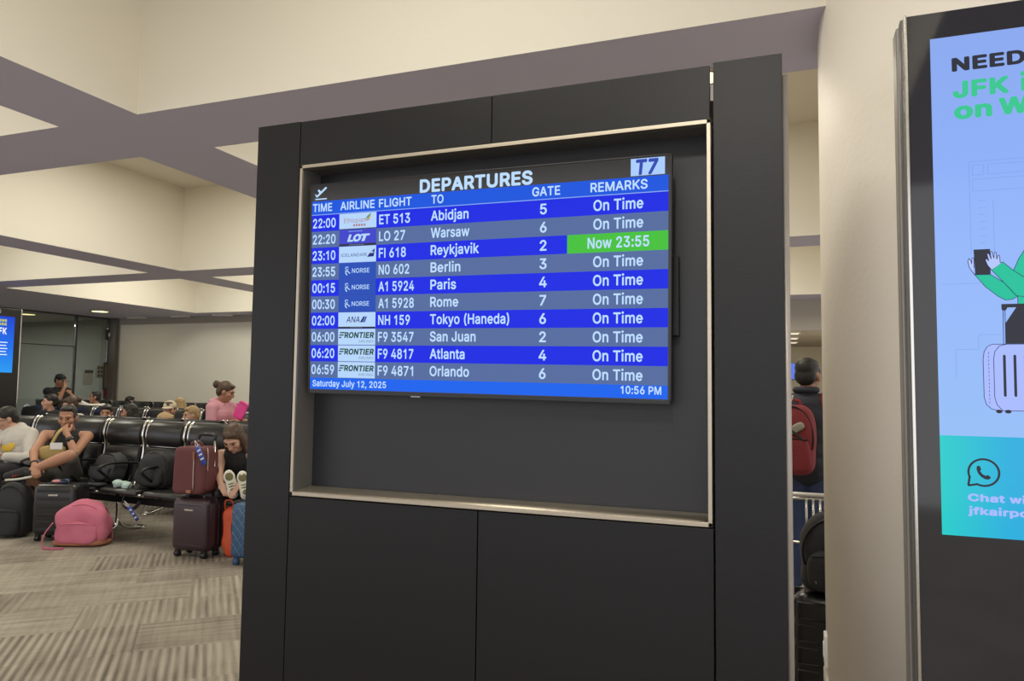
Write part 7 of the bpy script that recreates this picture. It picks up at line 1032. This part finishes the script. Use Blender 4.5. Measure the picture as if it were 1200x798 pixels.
# the woman in the pink hoodie walking between the rows
J = dict(pelvis=(-6.37, 7.0, .80), neck=(-6.335, 7.0, 1.225), head=(-6.265, 6.985, 1.352), shR=(-6.33, 6.84, 1.165), shL=(-6.33, 7.16, 1.165), elR=(-6.30, 6.80, .93), wrR=(-6.12, 6.86, .99), haR=(-6.04, 6.90, 1.03), elL=(-6.28, 7.20, .93), wrL=(-6.10, 7.10, 1.0), haL=(-6.04, 7.05, 1.03),
         hipR=(-6.37, 6.92, .78), hipL=(-6.37, 7.08, .78), knR=(-6.30, 6.92, .42), knL=(-6.44, 7.08, .42), anR=(-6.28, 6.92, .09), anL=(-6.56, 7.08, .10), toR=(-6.10, 6.92, .03), toL=(-6.40, 7.08, .03))
def hood_extra(t, off, pt, R, B, fin):
    g = G(); N = B.J['neck']
    g.ell(N-B.f*.075+Vector((0, 0, .0)), (.075, .11, .055)); g.ell(N-B.f*.11-Vector((0, 0, .035)), (.05, .09, .05)); g.limb(N+Vector((.0, -.075, .005)), N+Vector((.07, -.05, -.035)), .03, .025); g.limb(N+Vector((.0, .075, .005)), N+Vector((.07, .05, -.035)), .03, .025); fin(g, 'hood', PINKH, .008, 4)
make_person('woman in a pale pink hoodie walking between the rows of seats, hair in a bun', Body(J, (.80, .45, -.34), k=.95, hk=.98), (-6.37, 7.0, 0), SKIN, .008, BUN, HAIRBR, PINKH, 1.9, .020, DARKTR, 2., WTEE, extra=hood_extra)
t = thing('pouch', 'hot pink pouch held up by the woman in the pink hoodie', 'pouch', (-6.07, 6.97, 1.05), 0); t.rotation_euler = (0, .45, .25)
g = G(); g.soft((0, 0, .10), (.13, .04, .22), 5, .008, 9, 4); g.build('body', HOTP, t); g = G(); g.tube([(-.06, -.02, .19), (0, -.024, .193), (.06, -.02, .19)], .004, 5, 3); g.build('zipper', PINKF, t)
# the standing man in the black cap with the boy reaching up to him
J = dict(pelvis=(-12.98, 10.0, .86), neck=(-12.97, 10.0, 1.33), head=(-12.90, 9.985, 1.465), shR=(-12.98, 9.80, 1.265), shL=(-12.98, 10.2, 1.265), elR=(-12.66, 9.80, 1.14), wrR=(-12.62, 9.86, 1.35), haR=(-12.66, 9.89, 1.43), hnR=(-.8, -.4, 0), elL=(-12.90, 10.25, 1.0), wrL=(-12.72, 10.2, .88), haL=(-12.65, 10.2, .84),
         hipR=(-12.98, 9.90, .84), hipL=(-12.98, 10.1, .84), knR=(-12.95, 9.90, .46), knL=(-12.95, 10.1, .46), anR=(-12.98, 9.9, .09), anL=(-12.98, 10.1, .09), toR=(-12.80, 9.9, .03), toL=(-12.80, 10.1, .03))
def cap_extra(m1, m2, badge=None):
    def f(t, off, pt, R, B, fin):
        g = G(); k = B.hk
        g.ell(pt((0, -.016, .062)), (.086*k, .101*k, .072*k), R); fin(g, 'cap_crown', m1, .007, 2)
        g = G(); g.ell(pt((0, .125, .046)), (.068*k, .068*k, .008*k), R); g.ell(pt((0, .09, .050)), (.072*k, .05*k, .010*k), R); fin(g, 'cap_peak', m2, .005, 2)
        if badge:
            g = G(); g.ell(pt((0, .078, .085)), (.022*k, .012*k, .018*k), R); fin(g, 'cap_badge', badge, rm=False)
    return f
def black_extra(t, off, pt, R, B, fin):
    cap_extra(TEE, mat('cap_grey', (.10, .10, .10), .8))(t, off, pt, R, B, fin)
    g = G(); c = B.J['neck']*.72+B.J['pelvis']*.28+B.f*.125-B.xax*-.06
    for dx, dz, m in ((0, .03, 0), (.03, -.03, 0), (.01, -.10, 0)): g.ell(c+B.xax*dx+B.z*dz, (.035, .035, .03))
    fin(g, 'shirt_print', YELL, rm=False, lab='yellow print on the shirt front')
make_person('standing man in a black cap and black printed T-shirt by the glass partition', Body(J, (.86, .20, -.30), build=1.12), (-12.98, 10.0, 0), SKIN, .011, SHORT, HAIRB, TEE, .85, .016, DARKTR, 2., BLKFAB, extra=black_extra)
J = dict(pelvis=(-11.93, 10.05, .66), neck=(-11.97, 10.02, 1.045), head=(-12.005, 10.0, 1.165), shR=(-11.97, 10.16, 1.0), shL=(-12.03, 9.88, 1.0), elL=(-12.27, 9.86, 1.10), wrL=(-12.47, 9.86, 1.24), haL=(-12.54, 9.86, 1.29), hnL=(0, -.5, .8), elR=(-11.95, 10.2, .80), wrR=(-12.08, 10.2, .70), haR=(-12.15, 10.2, .68),
         hipR=(-11.93, 10.12, .64), hipL=(-11.93, 9.98, .64), knR=(-11.96, 10.12, .35), knL=(-11.96, 9.98, .35), anR=(-11.93, 10.12, .08), anL=(-11.93, 9.98, .08), toR=(-12.09, 10.12, .03), toL=(-12.09, 9.98, .03))
make_person('boy in a white T-shirt reaching one arm up towards the man in the black cap', Body(J, (-.75, -.62, .04), k=.80, hk=.92), (-11.93, 10.05, 0), SKIN, .009, SHORT, HAIRB, WTEE, .9, .014, DARKTR, 2., BLKFAB)
# seated figures half hidden behind the front row
def seated(x, y, yaw, hz, k=1., lean=.05):
    """joints of somebody seated at (x, y) facing yaw (0 = -y, towards the camera) with the middle of the head at height hz"""
    c, s_ = math.cos(yaw), math.sin(yaw)
    q = lambda r, f, z: Vector((x-r*c+f*s_, y-f*c-r*s_, z))     # r: to the sitter's right, f: forward
    z0 = .47; n = hz-.135*k; sh = n-.055
    J = dict(pelvis=q(0, 0, z0+.09), neck=q(0, lean, n), head=q(0, lean+.035, hz))
    for a, sg in (('R', 1), ('L', -1)):
        J['sh'+a] = q(sg*.175*k, lean, sh); J['el'+a] = q(sg*.22*k, lean+.10, max(sh-.27, .66)); J['wr'+a] = q(sg*.10, .33, .66); J['ha'+a] = q(sg*.06, .41, .65)
        J['hip'+a] = q(sg*.085, .03, z0+.07); J['kn'+a] = q(sg*.12, .44, z0+.06); J['an'+a] = q(sg*.12, .47, .09); J['to'+a] = q(sg*.13, .66, .03)
    return J
def at_row(x, dy=-.27): return 8.35-.06*(x+9.75)+dy
def sitter(label, x, hz, face, hair, hairm, shirtm, skin, k=1., extra=None, y=None, yaw=0., sleeve=.9):
    y = at_row(x) if y is None else y
    make_person(label, Body(seated(x, y, yaw, hz, k), face, k=k, hk=k), (x, y, 0), skin, .012, hair, hairm, shirtm, sleeve, .014, DARKTR, 2., BLKFAB, extra=extra)
sitter('woman with dark tied-back hair in profile below the standing man in the cap', -10.60, 1.135, (-.45, -.88, .02), PONY, HAIRB, TEE, SKINL)
sitter('woman with brown hair in a bun, right behind the man in black tank top', -10.13, 1.10, (-.32, -.90, -.28), BUN, HAIRBR, SWEAT, SKINL)
sitter('dark-haired woman facing forward in the middle row below the glass corner', -9.32, 1.00, (.60, -.78, -.1), TIED, HAIRB, TEE, SKIN)
sitter('woman with long black hair turned left in the middle row below the beige wall', -8.85, 1.02, (-.70, -.70, -.05), LONG, HAIRB, TEE, SKIN)
def beard_cap(t, off, pt, R, B, fin):
    cap_extra(CAPB, CAPB, TRIMD)(t, off, pt, R, B, fin)
    g = G(); g.ell(pt((0, .040, -.082)), (.050, .050, .036), R); g.ell(pt((.05, .02, -.05)), (.018, .03, .045), R); g.ell(pt((-.05, .02, -.05)), (.018, .03, .045), R); g.ell(pt((0, .084, -.042)), (.026, .012, .006), R); fin(g, 'beard', HAIRBR, .006, 2)
sitter('bearded man in a beige cap smiling over the back of the front seats', -8.05, 1.075, (.50, -.84, -.10), SHORT, HAIRBR, TEE, SKINL, extra=beard_cap)
sitter('fair-haired woman in profile between the beige cap and the pink hoodie', -7.64, 1.015, (-.50, -.85, -.12), TIED, HAIRBL, SWEAT, SKINL)
sitter('person with light brown hair seen from behind, just behind the beige cap', -9.15, 1.09, (-.5, .85, -.2), LONG, HAIRBL, TEE, SKINL, y=9.10, yaw=PI)
sitter('person seen from behind with sandy hair just topping the front seat backs', -6.62, .985, (.1, .98, -.1), TIED, HAIRBL, TEE, SKINL, y=6.36, yaw=PI)
sitter('dark-haired person at the far row of seats by the corner of the wall', -13.2, 1.03, (.2, .95, 0), TIED, HAIRB, TEE, SKIN, y=11.78, yaw=PI)
# the man with the red backpack beyond the gap
J = dict(pelvis=(.13, 5.52, .93), neck=(.135, 5.52, 1.425), head=(.15, 5.54, 1.555), shR=(.32, 5.53, 1.36), shL=(-.06, 5.53, 1.36), elR=(.39, 5.56, 1.08), wrR=(.33, 5.76, .98), haR=(.30, 5.84, .96), elL=(-.12, 5.56, 1.08), wrL=(-.06, 5.76, .98), haL=(-.04, 5.84, .96),
         hipR=(.22, 5.52, .90), hipL=(.04, 5.52, .90), knR=(.22, 5.54, .49), knL=(.04, 5.50, .49), anR=(.22, 5.50, .09), anL=(.04, 5.50, .09), toR=(.23, 5.68, .03), toL=(.03, 5.68, .03))
def jacket_extra(t, off, pt, R, B, fin):
    g = G(); N = B.J['neck']; g.tube([N+Vector((.068*math.cos(a), .068*math.sin(a)-.005, .035)) for a in [2*PI*i/14 for i in range(14)]], .022, 8, 2, closed=True); g.frustum(N-Vector((0, 0, .04)), N+Vector((0, 0, .035)), .09, .068); fin(g, 'collar', NAVYJ, rm=False)
    g = G(); g.tube([(.26, 5.42, 1.30), (.245, 5.42, 1.395), (.24, 5.52, 1.435), (.25, 5.62, 1.38)], .03, 6, 4, flat=(.006, .026)); fin(g, 'backpack_strap', REDF, rm=False)
make_person('man in a navy jacket and jeans standing with his back turned beyond the gap', Body(J, (.35, .93, -.05), build=1.12), (.13, 5.52, 0), SKIN, .008, SHORT, HAIRB, NAVYJ, 1.95, .020, JEANS, 2., BLKFAB, extra=jacket_extra)
rb = backpack('red backpack worn on the back of the man in the navy jacket', (.045, 5.30, .90), -.12, .30, .19, .47, REDF, .05, seed=21, lump=.02, taper=.10, loop=True, straps=False)
g = G(); g.soft((.03, -.115, .30), (.11, .03, .05), 3, .01, 12, 3, Matrix.Rotation(-.6, 3, 'Y')); g.build('side_tag', mat('tag_grey', (.32, .31, .25), .6), rb, 'grey-green tag')
g = G(); g.tube([(-.06, -.085, .40), (.0, -.13, .30), (.09, -.11, .22)], .014, 6, 4, flat=(.004, .012)); g.build('compression_strap', BLKFAB, rb)
air_tag('white and blue airline tag looped on the red backpack', (.02, 5.19, 1.37), (-.1, .5, .2), WHITE, .13, .04)
# what stands in the gap: black case with a bag on top, luggage trolley behind
suitcase('black hard suitcase with square ribs standing in the gap beside the column', (.215, 3.74, 0), -.10, .37, .24, .475, BLKPC, 'blocks', accent=mat('rib_charcoal', (.028, .028, .030), .35))
bk = backpack('black backpack lying on top of the black suitcase in the gap', (.215, 3.72, .535), .1, .36, .23, .36, BLKFAB, 0, seed=31, lump=.03, taper=.3, straps=False)
g = G(); g.tube([(-.13, -.10, .16), (-.12, -.125, .11)], .007, 6, 2, False); g.tube([(-.12, -.13, .11), (-.11, -.135, .06)], .0035, 5, 2, False); g.build('zip_pull', CHROME, bk)
t = thing('luggage_trolley', 'metal luggage trolley with a white push bar behind the black backpack', 'trolley', (.10, 4.35, 0))
g = G(); g.frustum((-.30, 0, .885), (.34, 0, .885), .012, .012, 12); g.build('push_bar', mat('bar_white', (.62, .60, .56), .35, .2), t)
for x in (-.28, .32):
    g = G(); g.tube([(x, 0, .885), (x, .01, .60), (x, .04, .30), (x, .12, .16), (x, .60, .14)], .013, 8, 4); g.build('side_tube', CHROME, t)
g = G()
for x in (-.20, -.10, 0., .035, .07, .12, .22): g.frustum((x, .03, .62), (x, .015, .86), .006, .006, 8)
g.frustum((-.28, .02, .86), (.32, .02, .86), .007, .007, 8); g.frustum((-.28, .03, .62), (.32, .03, .62), .007, .007, 8); g.build('basket', CHROME, t)
g = G(); g.box(-.28, .32, .08, .62, .125, .145, .005); g.build('platform', BLKMET, t)
for x in (-.22, .26):
    for y in (.10, .56):
        g = G(); g.frustum((x-.018, y, .06), (x+.018, y, .06), .06, .06, 18); g.frustum((x, y, .06), (x, y, .126), .012, .012, 8); g.build('wheel', RUBBER, t)
